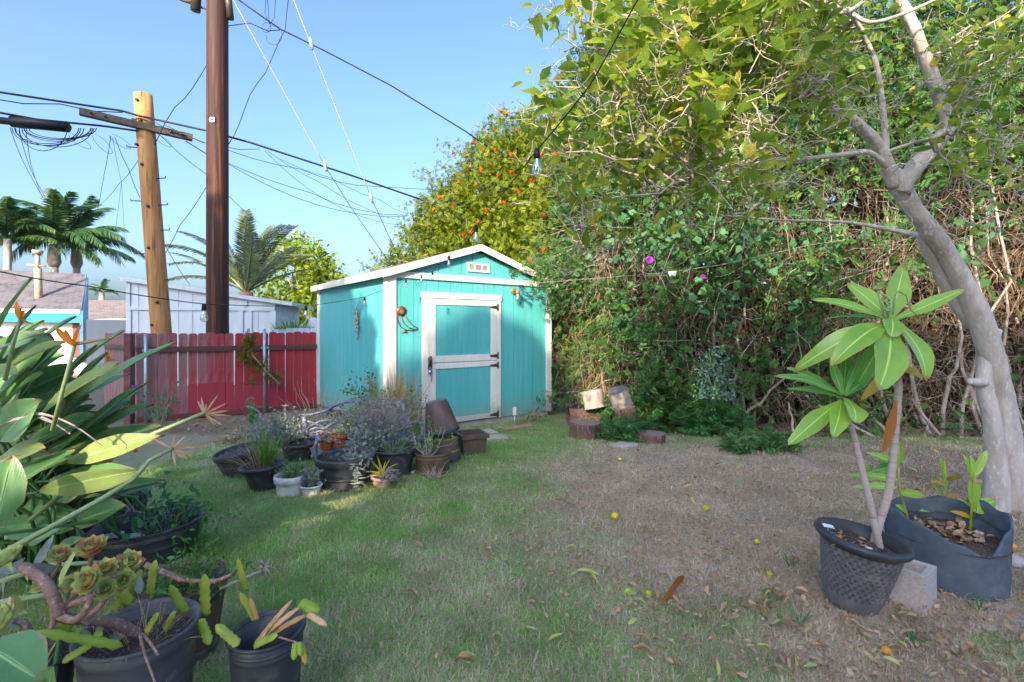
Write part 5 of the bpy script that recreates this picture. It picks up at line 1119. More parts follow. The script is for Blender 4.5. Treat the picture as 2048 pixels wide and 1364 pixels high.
for k in range(9):
    f = k/8; y0 = .0
    a = BP(626+f*0, 912, 4.9).lerp(BP(614, 882, Yl), f*.95); c = BP(852, 876, 5.27).lerp(BP(812, 862, Yr), f*.95); b = MB(); b.tube([a+Vector((0, 0, -.01)), a.lerp(c, .5)+Vector((0, 0, -.018)), c+Vector((0, 0, -.01))], .017, 6); b.build('seat_slat', M['bench'], bn)
def scroll(pts): bt('scroll', [BP(x, y, 5.35+(x-607)*.002) for x, y in pts], [.013]*len(pts), 6)
scroll([(613, 842), (625, 845), (640, 852), (660, 860), (690, 855), (705, 848)]); scroll([(616, 855), (640, 842), (665, 840), (690, 848), (715, 858)]); scroll([(618, 868), (640, 862), (660, 850), (680, 840), (697, 832)])
scroll([(650, 835), (655, 826), (668, 822), (685, 822), (697, 828), (698, 836), (690, 845)]); scroll([(625, 878), (635, 868), (655, 862), (680, 860), (700, 862), (720, 868)]); scroll([(650, 835), (658, 842), (666, 838)])
scroll([(720, 858), (745, 845), (765, 842), (785, 848), (800, 856)]); scroll([(720, 840), (740, 856), (765, 862), (790, 846), (805, 838)]); scroll([(740, 830), (752, 822), (768, 824), (772, 834), (762, 842)])
scroll([(640, 862), (672, 868), (700, 874)]); scroll([(617, 860), (630, 856), (650, 856), (668, 864)])
seatz = lambda px, py, Y: P(px, py, Y)
def benchpot(px, py, Y, wr, H, mt, label, **kw):
    q = P(px, py, Y); r = wr/F*Y/2; return pot('pot', label, q, H, r, r*.66, mt, rimw=.010, rimh=.035, soil=.02, n=28, **kw)
k1_ = benchpot(652, 899, 5.0, 34, .13, 'terra', 'terracotta pot of dark red plants on the bench seat, left one', rot=(0, R(5), 0))
k2_ = benchpot(682, 894, 5.03, 38, .135, 'terra', 'bright terracotta pot with pale succulents on the bench seat')
k3_ = benchpot(728, 886, 5.2, 48, .15, 'whitepot', 'pinkish white planter on the bench seat filled with dry lavender')
pm = potpx('pot', 'black pot of silver shrub behind the left end of the bench', 600, 925, 884, 70, 55, 'black', rimw=.01)
# foreground pots
pn = pot('planter', 'wide oval black planter holding a small rose on the lawn at the left', (P(300, 1060, 3.02).x, 3.02, 0), .215, .285, .225, 'black', rimw=.010, rimh=.012, soil=.10, rot=(R(-1), R(-3), 0), sx=1.02, rings=((.11, .003), (.165, .003)), n=56)
po = pot('pot', 'big black nursery pot of trailing succulents in the left foreground', (P(280, 1255, 1.66).x, 1.66, 0), .40, .168, .135, 'blackdusty', rimw=.007, rimh=.012, soil=.05, n=56, rings=((.36, .002),))
pp = pot('pot', 'black nursery pot cut by the bottom left corner', (P(28, 1315, 1.55).x, 1.55, 0), .36, .15, .12, 'black', rimw=.006, rimh=.012, soil=.05, n=48)
pq = pot('pot', 'tall black nursery pot of dying leaf cactus at the lower left of the lawn', (P(534, 1258, 1.72).x, 1.72, 0), .352, .117, .098, 'black', rimw=.006, rimh=.010, soil=.13, n=56, rings=((.30, .002), (.32, .002)))
pr = pot('barrel_pot', 'weathered barrel pot of weeds behind the big nursery pot', (P(362, 1165, 2.12).x, 2.12, 0), .325, .175, .13, 'brownpot', rimw=.005, rimh=.02, soil=.03, rib=.012, bands=((.0, .055, 'black'), (.24, .29, 'black')))
ps_ = pot('pot', 'small black pot half hidden by the paradise leaves', (P(265, 975, 3.7).x, 3.7, 0), .17, .10, .08, 'black', n=28)
pu = pot('barrel_pot', 'dark barrel pot in the shade under the paradise leaves', (P(170, 1050, 3.15).x, 3.15, 0), .20, .22, .19, 'brownpot', soil=.04)
# ---- dracaena pot with woven relief
DP = Vector((P(1700, 1090, 2.50).x, 2.50, 0))
dp = empty('woven_pot', DP, 'black plastic pot with basket weave relief holding the tall strap leaved plant', 'pot'); dp.rotation_euler = (R(3), R(8), 0)
b = MB(); H, rt, rb = .355, .182, .105; n = 180; rows = 12; vs = []; prof = []
def rr(z): f = z/H; return rb+(rt-rb)*(f**.72)
zl = [0, .02]; 
vs += [(rb*.97*cos(2*PI*j/n), rb*.97*sin(2*PI*j/n), 0) for j in range(n)]+[(rr(.02)*cos(2*PI*j/n), rr(.02)*sin(2*PI*j/n), .02) for j in range(n)]
zz0, zz1 = .075, .305; rh = (zz1-zz0)/rows
lay = [(.05, None)]
for k in range(rows): lay += [(zz0+rh*(k+.04), k), (zz0+rh*(k+.22), k), (zz0+rh*(k+.78), k), (zz0+rh*(k+.96), k)]
lay += [(.312, None), (.335, None)]
for li, (z, k) in enumerate(lay):
    for j in range(n):
        d = 0
        if k is not None:
            ph = (j+(k % 2)*3) % 6; mid = (li-1) % 4 in (1, 2); d = (-.0105 if ph in (0, 1) and mid else .003 if ph in (3, 4) else .0)
        q = 2*PI*j/n; r_ = rr(z)+d; vs.append((r_*cos(q), r_*sin(q), z))
k = len(vs)//n; b.add(vs, [(i*n+j, i*n+(j+1) % n, (i+1)*n+(j+1) % n, (i+1)*n+j) for i in range(k-1) for j in range(n)]); b.build('body', M['wicker'], dp, False)
b = MB(); b.lathe([(rt-.012, .30), (rt+.004, .325), (rt+.020, .332), (rt+.028, .345), (rt+.024, .36), (rt+.006, .366), (rt-.006, .362), (rt-.010, .345), (rt-.022, .338), (rt-.026, .30)], 72); b.build('rim', M['black'], dp)
b = MB(); b.disc(rt-.024, .305, 40, bump=.02); b.build('soil', M['soil'], dp)
# ---- grow bag
gb = empty('grow_bag', (P(1888, 1110, 2.80).x, 2.80, 0), 'dark blue grey felt grow bag with sagging rim right of the woven pot', 'grow bag'); n = 64; vs = []
def bag(q, f, inn=0):
    rx, ry = .262-inn, .30-inn; r = 1-.06*(1-f)+.02*sin(3*q+1)*f+.015*sin(7*q)*f
    top = .345+.035*cos(q-.25)+.02*cos(2*q+.4)-.085*math.exp(-((q-4.62)/.42)**2)+.012*sin(9*q)+.03*math.exp(-((q-3.2)/.3)**2)
    return (rx*r*cos(q)-.05*math.exp(-((q-4.65)/.45)**2)*f*0, ry*r*sin(q)*(1-.10*f*math.exp(-((q-4.65)/.5)**2)), top*f)
lv = [0, .03, .12, .25, .4, .55, .7, .85, .96, 1.0]
for f in lv: vs += [bag(2*PI*j/n, f) for j in range(n)]
for f in (1.0, .9, .75): vs += [bag(2*PI*j/n, f, .012) for j in range(n)]
k = len(vs)//n; b = MB(); b.add(vs, [(i*n+j, i*n+(j+1) % n, (i+1)*n+(j+1) % n, (i+1)*n+j) for i in range(k-1) for j in range(n)]); b.build('body', M['fabric'], gb)
b = MB(); b.disc(.257, .232, 40, bump=.015, sy=1.145); b.build('soil', M['soil'], gb)
# ---- cinder block
cb = empty('cinder_block', (P(1826, 1190, 2.52).x, 2.52, 0), 'pale cinder block standing on end between the woven pot and the grow bag', 'cinder block', rz=R(38))
b = MB(); w, d, h = .095, .075, .185
for (x0, y0, x1, y1) in ((-w,-d,w,-d+.03),(-w,d-.03,w,d),(-w,-d+.03,-w+.035,d-.03),(w-.035,-d+.03,w,d-.03)): b.box(x0, y0, -.01, x1, y1, h)
b.box(-w+.035, -d+.03, -.01, w-.035, d-.03, .13); o = b.build('block', M['block'], cb, False)
# stones near the tree, logs by the hedge
def stone(px, py, s, mt, label, name='stone', rz=0, cat='stone', dz=0, dy=0):
    g = G(px, py)+Vector((0, dy, dz)); b = MB(); nq = 14
    for (f, z) in ((.0, -.2), (.9, -.15), (1.0, .25), (.92, .7), (.7, .95), (0, 1)):
        pass
    b.lathe([(0, -.3), (.9, -.3), (1, .2), (.93, .65), (.7, .92), (0, 1)], nq, wob=lambda q, z: .14*sin(2*q+px)+.08*sin(5*q+px*2+z)); o = b.build(name, M[mt], None, True, g); o.scale = s; o.rotation_euler = (0, 0, rz); return tag(o, label, cat)
stone(1972, 1062, (.11, .08, .07), 'redbrick', 'reddish stone at the foot of the citrus trunk')
stone(2022, 1125, (.07, .06, .05), 'pave', 'small pale stone right of the grow bag')
stone(1248, 892, (.20, .10, .035), 'pave', 'flat pinkish stone lying on the grass in front of the logs', rz=.3)
def log(name, label, loc, r, L, axis, mt, topm='whitelog', nz=16):
    e = empty(name, loc, label, 'log'); q = Vector(axis).normalized().to_track_quat('Z', 'Y').to_matrix().to_4x4(); ph = rnd.uniform(0, 6)
    wb = lambda a, z: .07*sin(3*a+ph)+.04*sin(7*a+ph*2)+.03*sin(9*z+a)
    b = MB(); b.lathe([(r*1.04, 0), (r, L*.15), (r*.97, L*.4), (r*.98, L*.7), (r, L*.96), (r*.96, L)], 26, q, wob=wb); b.build('bark', M[mt], e)
    b = MB(); b.lathe([(0, L*.985), (r*.5, L*.992), (r*.955, L*.999)], 26, q, wob=wb); b.build('cut_face', M[topm], e); return e
M['cutwood'] = mat('cut_wood', (.34,.24,.2), (.22,.15,.13), .9, 20, bmp=.4)
M['darkcut'] = mat('dark_cut_wood', (.16,.15,.17), (.10,.09,.10), .9, 20, bmp=.4)
g = G(1176, 880); log('tree_stump', 'round brown stump section with dry grass on its cut top, front of the log pile', (g.x, g.y+.2, g.z), .205, .20, (0, -.05, 1), 'stump', 'cutwood')
g = G(1310, 889); log('tree_stump', 'low brown stump standing alone right of the log pile', (g.x, g.y+.15, g.z-.02), .175, .13, (.05, 0, 1), 'stump', 'cutwood')
g = G(1175, 862); log('log', 'long greyish log lying flat behind the front stump', (g.x-.25, g.y+.25, g.z+.16), .12, .55, (1, .15, -.03), 'stump', 'whitelog')
log('log', 'pale grey barked log resting on top of the pile with dark cut end', P(1243, 812, 6.9)+Vector((.03, .1, -.02)), .145, .26, (-.35, -.25, 1), 'whitelog', 'darkcut')
log('log', 'brown split log under the pale log at the right of the pile', P(1254, 842, 6.85)+Vector((0, .1, -.05)), .15, .24, (-.1, -.1, 1), 'stump', 'cutwood')
log('log', 'pale barked log at the back left of the pile', P(1190, 815, 7.3), .15, .26, (-.2, .1, 1), 'whitelog', 'cutwood')
b = MB(); g = G(1176, 880)
for _ in range(90):
    q = rnd.uniform(0, 2*PI); r = rnd.uniform(0, .19); p0 = g+Vector((r*cos(q), .2+r*sin(q), .205)); b.blade(p0, p0+Vector((rnd.gauss(0, .05), rnd.gauss(0, .05), rnd.uniform(.02, .09))), .006, (rnd.gauss(0, 1), -1, .3), .1, .1, 2, a=rnd.random())
tag(b.build('dry_grass', M['l_straw']), 'dry grass lying on top of the front stump', 'grass', kind='stuff')
# ---------------- plants in and around the pots ----------------
def grassclump(name, label, loc, n, ln, w, mt, spread=.5, up=1.0, cat='grass clump', r0=.05):
    e = empty(name, loc, label, cat); b = MB()
    for i in range(n):
        q = rnd.uniform(0, 2*PI); l = ln*rnd.uniform(.5, 1.1); s = spread*rnd.uniform(.2, 1.2); p0 = Vector((cos(q)*rnd.uniform(0, r0), sin(q)*rnd.uniform(0, r0), -.01))
        b.blade(p0, p0+Vector((cos(q)*l*s, sin(q)*l*s, l*up*(1-.45*s*s))), w, (-cos(q)*.6, -sin(q)*.6, .8), .18*s, .25, 5, a=rnd.random())
    b.build('blades', M[mt], e, kind='stuff'); return e
def shrub(name, label, loc, r, h, ntw, nlf, lsz, lm, tm='graytwig', tv=DIA_V, tf=DIA_F, cat='shrub', z0=0, tilt=None, tw=.004):
    e = empty(name, loc, label, cat)
    d = rng.normal(0, 1, (ntw, 3))*np.array([r*.55, r*.55, 0]); d[:, 2] = rng.uniform(.3, 1, ntw)*h; a = d*np.array([.12, .12, 0])+np.array([0, 0, -.01])
    np_twigs('stems', a, d, np.full(ntw, tw), tm, seg=4, jit=.05, parent=e)
    if nlf:
        i = rng.integers(0, ntw, nlf); f = rng.uniform(.35, 1.05, (nlf, 1)); p = a[i]+(d[i]-a[i])*f+rng.normal(0, .02+.06*r, (nlf, 3)); p[:, 2] = np.maximum(p[:, 2], -.02)
        link('foliage', scatter('foliage', tv, tf, p, rng.uniform(lsz*.7, lsz*1.3, nlf), M[lm], tilt), e, kind='stuff')
    return e
def top(p, soil=.05): return Vector(p.location)+Vector((0, 0, max(v[2] for v in [c for o in p.children if o.name.startswith('soil') for c in o.bound_box]) if any(o.name.startswith('soil') for o in p.children) else .2))
grassclump('grass_clump', 'bright green grass blades among dry ones in the rolled rim pot', top(pb), 90, .36, .011, 'l_grass', .55)
grassclump('dry_grass_clump', 'dry tan grass drooping over the side of the rolled rim pot', top(pb)+Vector((-.05, 0, 0)), 70, .34, .006, 'l_straw', 1.0, .8, r0=.09)
shrub('potted_weeds', 'tangle of green weeds and dead stems in the white lipped pot', top(pc), .14, .13, 50, 160, .035, 'l_green', 'twig')
shrub('grey_succulent', 'grey green crinkled succulent in the small white ribbed pot', top(pd), .10, .15, 12, 70, .06, 'l_grey', 'graytwig', LEAF_V, LEAF_F, 'succulent')
shrub('silver_shrub', 'silver leaved shrub behind the left end of the bench', top(pm)+Vector((-.22, 0, 0)), .30, .36, 80, 1400, .032, 'l_grey', 'graytwig')
shrub('grey_plant', 'grey green plant trailing over the rim of the large ringed pot', top(pe)+Vector((.12, -.08, .02)), .17, .22, 30, 170, .045, 'l_grey', 'graytwig', LEAF_V, LEAF_F)
for p0, p1, lb in ((top(pe)+Vector((-.12, -.1, 0)), Vector((-.02, -.03, .16)), 'short dead stem in the large ringed pot'),): 
    b = MB(); b.tube(crook(p0, p0+p1, 4, .05), .006, 5); tag(b.build('dead_cane', M['rust']), lb, 'stem')
b = MB(); q = Vector(pe.location)+Vector((.17, -.22, .26))
for k in range(40): s = rnd.uniform(0, .24); b.blade(q+Vector((rnd.gauss(0, .015), rnd.gauss(0, .01), -s)), q+Vector((rnd.gauss(0, .04), -.02, -s+rnd.uniform(-.03, .02))), .014, (0, -1, .3), .1, .2, 2, a=rnd.random())
b.tube(crook(q+Vector((0, .1, .05)), q+Vector((0, 0, -.22)), 5, .05), .004, 4); tag(b.build('trailing_succulent', M['l_grey']), 'string of grey succulent hanging down the large ringed pot', 'succulent')
shrub('dry_lavender', 'mass of dry grey lavender filling the right half of the bench', Vector(k3_.location)+Vector((.17, -.05, .10)), .40, .42, 420, 1300, .028, 'l_lav', 'graytwig', tw=.0024)
shrub('dry_lavender', 'sparser dry lavender at the left of the pinkish planter', Vector(k3_.location)+Vector((.0, .1, .12)), .17, .34, 90, 180, .03, 'l_lav', 'twig', tw=.0028)
shrub('red_succulent', 'dark red succulent in the left terracotta pot', top(k1_), .07, .05, 12, 90, .035, 'l_red' if 'l_red' in M else 'l_aeonr', 'twig', LEAF_V, LEAF_F, 'succulent')
shrub('pale_succulent', 'pale green succulent in the bright terracotta pot', top(k2_), .075, .07, 10, 90, .04, 'l_aeon', 'twig', LEAF_V, LEAF_F, 'succulent')
shrub('leafy_stems', 'thin leafy stems rising from the gold banded barrel pot', top(pg)+Vector((-.06, 0, 0)), .2, .36, 16, 150, .038, 'l_green', 'graytwig', LEAF_V, LEAF_F, tw=.005)
shrub('twiggy_stems', 'pale dry twigs around the foot of the gold banded barrel pot', G(868, 958), .16, .16, 40, 0, .03, 'l_green', 'graytwig')
shrub('leafy_stems', 'green and grey stems in the black pot behind the aloe', top(pf), .18, .14, 40, 160, .04, 'l_green', 'graytwig', LEAF_V, LEAF_F)
shrub('rose_bush', 'thin yellowing rose bush against the side wall of the shed', G(722, 872)+Vector((0, .55, 0)), .30, .95, 22, 430, .05, 'l_rose', 'graytwig', LEAF_V, LEAF_F, 'rose bush', tw=.006) if 'l_rose' in M else None
M['l_rose'] = leafmat('rose_leaf', (.07,.16,.05), (.20,.25,.06), (.5,.36,.08), .6, .2, 20, .3)
shrub('rose_bush', 'thin yellowing rose bush against the side wall of the shed', G(722, 872)+Vector((0, .5, 0)), .40, .85, 34, 900, .055, 'l_rose', 'graytwig', LEAF_V, LEAF_F, 'rose bush', tw=.006)
shrub('arching_canes', 'bare arching canes above the rose bush', G(735, 872)+Vector((0, .5, .2)), .45, .95, 7, 12, .04, 'l_rose', 'graytwig', tw=.006)
M['l_tan'] = leafmat('tan_grass', (.42,.27,.11), (.60,.42,.20), None, .8, .3, 20, .1)
grassclump('dry_grass_clump', 'tall tan dry grass clump at the front left corner of the shed', G(785, 885)+Vector((0, .35, 0)), 300, .95, .009, 'l_tan', .42, 1.0, r0=.14)
grassclump('dry_grass_clump', 'shorter dry grass in front of the shed siding left of the door', G(822, 885)+Vector((0, .25, 0)), 110, .62, .006, 'l_straw', .4, 1.0, r0=.12)
shrub('bare_shrub', 'bare pale shrub in front of the red fence', G(585, 880)+Vector((0, .9, .0)), .45, .72, 26, 0, .03, 'l_green', 'graytwig', tw=.006)
shrub('low_plants', 'low grey green plants behind the half barrel', G(500, 900)+Vector((0, .5, 0)), .40, .22, 60, 420, .06, 'l_grey', 'graytwig', LEAF_V, LEAF_F)
shrub('dead_weeds', 'dead brown weeds behind the half barrel pot', G(465, 885), .25, .12, 60, 60, .05, 'l_dry', 'twig', LEAF_V, LEAF_F)
grassclump('broad_leaf_plant', 'light green strap leaf plant near the second steel post', G(500, 860)+Vector((-.05, .2, 0)), 12, .42, .05, 'l_green', .5, 1.0, 'plant')
b = MB(); b.tube([P(x, y, 5.6) for x, y in ((492, 812), (505, 816), (518, 823), (524, 845), (528, 870))], .011, 6); b.tube([P(x, y, 5.6) for x, y in ((491, 808), (494, 800), (500, 795), (508, 797))], .008, 6); tag(b.build('metal_hook', M['bench']), 'grey curved metal hook rod standing by the second steel post', 'hook')
fe = empty('white_flower_plant', G(556, 880)+Vector((0, .3, 0)), 'dark stem with a small cream flower in front of the fence', 'plant'); b = MB(); b.tube([(0, 0, 0), (-.02, 0, .2), (-.05, 0, .36)], .014, 6); b.build('stem', M['bark2'], fe)
b = MB()
for k in range(7): q = 2*PI*k/7; b.blade((-.05, 0, .36), (-.05+cos(q)*.06, sin(q)*.06, .40), .03, (0, 0, 1), .1, .3, 3, a=rnd.random())
b.build('flower', mat('cream_petal', (.75,.68,.5), bmp=0), fe)
shrub('green_shrub', 'green leafy shrub between the bench and the side wall of the shed', Vector((-1.85, 6.0, -.05)), .34, .55, 60, 800, .05, 'l_green', 'twig', LEAF_V, LEAF_F)
q = np.stack([rng.uniform(-5.6, -1.9, 700), rng.uniform(6.75, 8.0, 700), np.full(700, -.075)], 1)
tag(link('leaf_litter', scatter('leaf_litter', LEAF_V, LEAF_F, q, rng.uniform(.03, .09, 700), M['l_dry'], .45)), 'dry leaves and chips on the dirt strip before the red fence', 'litter', kind='stuff')
shrub('grey_plant', 'soft grey green plant spilling between the ringed pot and the bench seat', Vector((-1.42, 4.85, .22)), .26, .24, 60, 520, .045, 'l_grey', 'graytwig', LEAF_V, LEAF_F)
shrub('leafy_stems', 'leggy green plant standing behind the right end of the bench', Vector((-1.25, 6.0, .0)), .26, .72, 18, 240, .05, 'l_green', 'graytwig', LEAF_V, LEAF_F, tw=.005)
shrub('weedy_plant', 'straggly green weeds between the barrel pot and the oval planter', G(345, 1135)+Vector((0, .15, 0)), .24, .30, 40, 260, .036, 'l_green', 'l_grass', LEAF_V, LEAF_F, tw=.002)
shrub('weedy_plant', 'bright green weeds at the right rim of the weathered barrel pot', Vector(pr.location)+Vector((.10, -.08, .27)), .15, .20, 30, 150, .03, 'l_green', 'l_grass', LEAF_V, LEAF_F, tw=.002)
# green creeper on the second steel post
cr = empty('fence_creeper', P(510, 720, 8.45), 'green feathery creeper hanging on the fence at the second steel post', 'creeper'); pts = []
for (px, py, n, sx, sy) in ((500, 690, 90, 10, 14), (492, 715, 90, 10, 12), (520, 730, 90, 16, 12), (545, 755, 60, 14, 10), (497, 765, 20, 8, 4), (505, 675, 30, 12, 8)):
    for _ in range(n): pts.append(P(rnd.gauss(px, sx*.6), rnd.gauss(py, sy*.6), 8.45+(px-510)*.006+rnd.uniform(-.05, .05))-Vector(cr.location))
M['l_creep'] = leafmat('creeper_leaf', (.10,.15,.015), (.2,.22,.03), (.3,.22,.05), .6, .2, 20, .2)
link('foliage', scatter('foliage', FERN_V, FERN_F, np.array([tuple(v) for v in pts]), rng.uniform(.07, .15, len(pts)), M['l_creep']), cr, kind='stuff')
b = MB(); q = Vector(cr.location); b.tube([P(500, 670, 8.42)-q, P(505, 710, 8.42)-q, P(530, 740, 8.5)-q, P(560, 768, 8.6)-q], .01, 5); b.build('stem', M['bark2'], cr)
shrub('wall_weed', 'small weeds growing along the foot of the shed front', G(1065, 845)+Vector((0, .05, 0)), .25, .25, 26, 50, .05, 'l_hedge', 'twig')
shrub('pink_flower_bush', 'small leafy bush with a pink bloom in front of the first steel post', Vector((-5.15, 7.2, 0)), .28, .6, 18, 110, .075, 'l_vine', 'graytwig', LEAF_V, LEAF_F, 'bush')
b = MB(); b.lathe([(0, -.03), (.03, 0), (.035, .02), (0, .03)], 8); tag(b.build('pink_flower', M['purple'], None, True, P(268, 774, 6.9)), 'single pink bloom in front of the fence', 'flower')
# aloe
al = empty('aloe', top(pj)+Vector((.01, 0, -.01)), 'yellow green aloe with arching leaves in the weathered terracotta pot', 'aloe')
M['l_aloe'] = leafmat('aloe_leaf', (.38,.36,.03), (.50,.42,.05), (.55,.30,.05), .5, .15, 10, .4)
for (dx, dz, sg) in ((-.17, .05, .3), (-.13, .16, .2), (-.04, .20, .1), (.03, .14, .05), (.08, .17, .12), (.15, .12, .25), (.17, .07, .3), (-.15, .00, .25)):
    b = MB(); b.blade((0, 0, 0), (dx, -.03+rnd.uniform(-.05, .04), dz), .032, (-dx*3, -.6, 1.0), sg, .55, 8, prof=lambda t: (1-t)**.6, a=rnd.random()); b.build('leaf', M['l_aloe'], al)
shrub('rosette_succulent', 'pinkish grey rosette succulent at the foot of the aloe', top(pj)+Vector((.05, -.03, 0)), .09, .05, 8, 60, .045, 'l_lav', 'twig', LEAF_V, LEAF_F, 'succulent')
# rose in the oval planter, labels
shrub('young_rose', 'young rose with bluish green leaves in the wide oval planter', Vector(pn.location)+Vector((.06, .03, .12)), .24, .30, 18, 210, .05, 'l_vine', 'graytwig', LEAF_V, LEAF_F, 'rose')
for (x, y, rz, lb) in ((-.19, -.04, .6, 'curled white paper label against the rim of the oval planter'), (-.05, -.05, .1, 'flat printed white label lying on the soil of the oval planter')):
    b = MB(); b.blade((-.05, 0, 0), (.05, 0, .0), .045, (0, -.2, 1), .12, .1, 5, prof=lambda t: 1); o = b.build('plant_label', M['plastictag'], None, True, Vector(pn.location)+Vector((x, y, .145))); o.rotation_euler = (.3, 0, rz); tag(o, lb, 'label')
shrub('potted_weeds', 'wispy green weeds in the weathered barrel pot', Vector(pr.location)+Vector((0, 0, .30)), .17, .13, 70, 180, .026, 'l_green', 'l_grass', LEAF_V, LEAF_F, tw=.0018)
b = MB(); q0 = [(290, 1128, 2.0), (318, 1140, 2.02), (350, 1155, 2.03), (395, 1163, 2.02), (430, 1163, 2.0), (465, 1150, 1.98), (484, 1120, 1.97)]
b.tube([P(*q) for q in q0], [.010, .013, .013, .011, .010, .008, .003], 8, wob=.12); tag(b.build('dry_branch', M['aeonstem']), 'dry pinkish branch lying across the barrel pot of weeds', 'branch')
b = MB(); b.tube([P(440, 1178, 2.0), P(480, 1160, 2.02), P(522, 1142, 2.05)], .006, 6)
for k in range(16): q = P(530, 1132, 2.06); b.tube([q, q+Vector((rnd.gauss(0, .03), rnd.gauss(0, .02), rnd.gauss(0, .025)))], [.006, .002], 4)
tag(b.build('dead_flower_stalk', M['bark2']), 'dead flower head on a pale stalk lying over the lawn', 'flower stalk')
# ---- leaf cactus pads
def pad(name, label, b0, t0, w, mt, nrm=(0, -1, .15), sag=.05, parent=None, cren=.16, n=12, fold=.12):
    b = MB(); o0 = Vector(parent.location) if parent else Vector((0, 0, 0))
    b.blade(P(*b0)-o0, P(*t0)-o0, w*.72, nrm, sag, fold, n, prof=lambda t: min(1, (t*9+.25))*min(1, ((1-t)*5+.15)), a=rnd.random(), crenate=cren)
    o = b.build(name, M[mt], parent); so = o.modifiers.new('s', 'SOLIDIFY'); so.thickness = .002; return o
lc = empty('leaf_cactus', Vector(pq.location)+Vector((0, 0, .24)), 'dying yellow and brown leaf cactus drooping from the tall nursery pot', 'cactus')
for a_, c_, w, mt, sg in (((510, 1290, 1.68), (585, 1200, 1.70), .022, 'l_cactb', .06), ((515, 1285, 1.7), (600, 1215, 1.68), .024, 'l_cactb', .12), ((530, 1280, 1.72), (615, 1230, 1.66), .024, 'l_cactb', .14), ((600, 1205, 1.72), (640, 1225, 1.70), .05, 'l_cact', .15), ((615, 1228, 1.66), (655, 1252, 1.64), .026, 'l_cactb', .2), ((512, 1240, 1.64), (480, 1185, 1.62), .030, 'l_cact', -.1), ((515, 1240, 1.64), (500, 1195, 1.63), .024, 'l_cactb', .1), ((520, 1285, 1.62), (538, 1255, 1.60), .012, 'l_cactb', .0), ((478, 1290, 1.6), (432, 1250, 1.62), .04, 'l_cact', .12), ((508, 1292, 1.60), (556, 1270, 1.58), .034, 'l_cact', .06), ((592, 1285, 1.60), (588, 1320, 1.58), .03, 'l_cact', .1), ((598, 1284, 1.60), (602, 1312, 1.58), .026, 'l_cact', .1), ((604, 1290, 1.6), (612, 1328, 1.58), .024, 'l_aloe', .1), ((556, 1274, 1.585), (597, 1286, 1.6), .008, 'aeonstem', .06)):
    pad('pad', '', a_, c_, w, mt, (0, -.7, .7), sg, lc, .10)
# ---- trailing succulent with rosettes in the big nursery pot
ae = empty('rosette_succulent', Vector(po.location)+Vector((0, 0, .35)), 'sprawling succulent with thick ringed stems and red tipped rosettes', 'succulent'); a0 = Vector(ae.location)
def aest(pts, r0, r1):
    ps = [P(*q)-a0 for q in pts]; out = []
    for i in range(len(ps)-1):
        p0, p1, p2, p3 = ps[max(i-1, 0)], ps[i], ps[i+1], ps[min(i+2, len(ps)-1)]
        for k in range(8): t = k/8; out.append(.5*((2*p1)+(p2-p0)*t+(2*p0-5*p1+4*p2-p3)*t*t+(3*p1-p0-3*p2+p3)*t**3))
    out.append(ps[-1]); n = len(out); b = MB(); b.tube(out, [(r0+(r1-r0)*i/n)*(1.06 if i % 2 else .94) for i in range(n)], 9); b.build('stem', M['aeonstem'], ae)
aest([(275, 1268, 1.64), (230, 1246, 1.58), (180, 1240, 1.52), (130, 1236, 1.47), (110, 1222, 1.45)], 0.0168, 0.0143)
aest([(118, 1228, 1.45), (105, 1190, 1.44), (85, 1160, 1.44), (45, 1132, 1.45)], 0.0168, 0.0143)
aest([(112, 1225, 1.46), (150, 1205, 1.47), (190, 1190, 1.48), (180, 1165, 1.48)], 0.0101, 0.0084)
aest([(118, 1232, 1.45), (150, 1240, 1.44), (175, 1215, 1.43), (180, 1190, 1.43)], 0.0109, 0.0084)
aest([(120, 1222, 1.47), (160, 1180, 1.52), (175, 1140, 1.55), (184, 1112, 1.56)], 0.0076, 0.0067)
aest([(75, 1185, 1.50), (100, 1160, 1.52), (120, 1125, 1.54)], 0.0067, 0.0059)
aest([(165, 1245, 1.47), (205, 1205, 1.5), (222, 1170, 1.52), (228, 1150, 1.52)], 0.0084, 0.0067)
aest([(110, 1228, 1.45), (100, 1260, 1.44), (75, 1280, 1.44)], 0.0084, 0.0076)
aest([(60, 1275, 1.42), (52, 1250, 1.41), (30, 1240, 1.40)], 0.0101, 0.0084)
aest([(285, 1268, 1.60), (300, 1285, 1.52), (316, 1310, 1.46)], 0.0050, 0.0034); aest([(280, 1270, 1.58), (290, 1310, 1.47), (312, 1370, 1.40)], 0.0050, 0.0025)
def rosette(px, py, Y, r, axis, red):
    q = P(px, py, Y)-a0; ax = Vector(axis).normalized(); u = ax.orthogonal().normalized(); v = ax.cross(u); b = MB(); b2 = MB()
    for ring_, (nl, ln, el) in enumerate(((10, 1.0, .5), (9, .92, .8), (8, .8, 1.1), (6, .62, 1.35))):
        for k in range(nl):
            a = 2*PI*(k+.5*ring_)/nl+rnd.uniform(-.15, .15); d = (u*cos(a)+v*sin(a)); dr = (d*cos(el)+ax*sin(el)).normalized(); nrm = (ax*cos(el)-d*sin(el))
            (b2 if rnd.random() < red else b).blade(q+d*r*.06, q+dr*r*ln*rnd.uniform(.9, 1.08), r*.70, nrm, -.26, .3, 5, prof=lambda t: .35+.65*sin(PI*min(1, .12+t*.80)) if t < .97 else .1, a=rnd.random())
    b.build('rosette', M['l_aeon'], ae)
    if b2.v: b2.build('rosette', M['l_aeonr'], ae, label='red tinged leaves of the rosette')
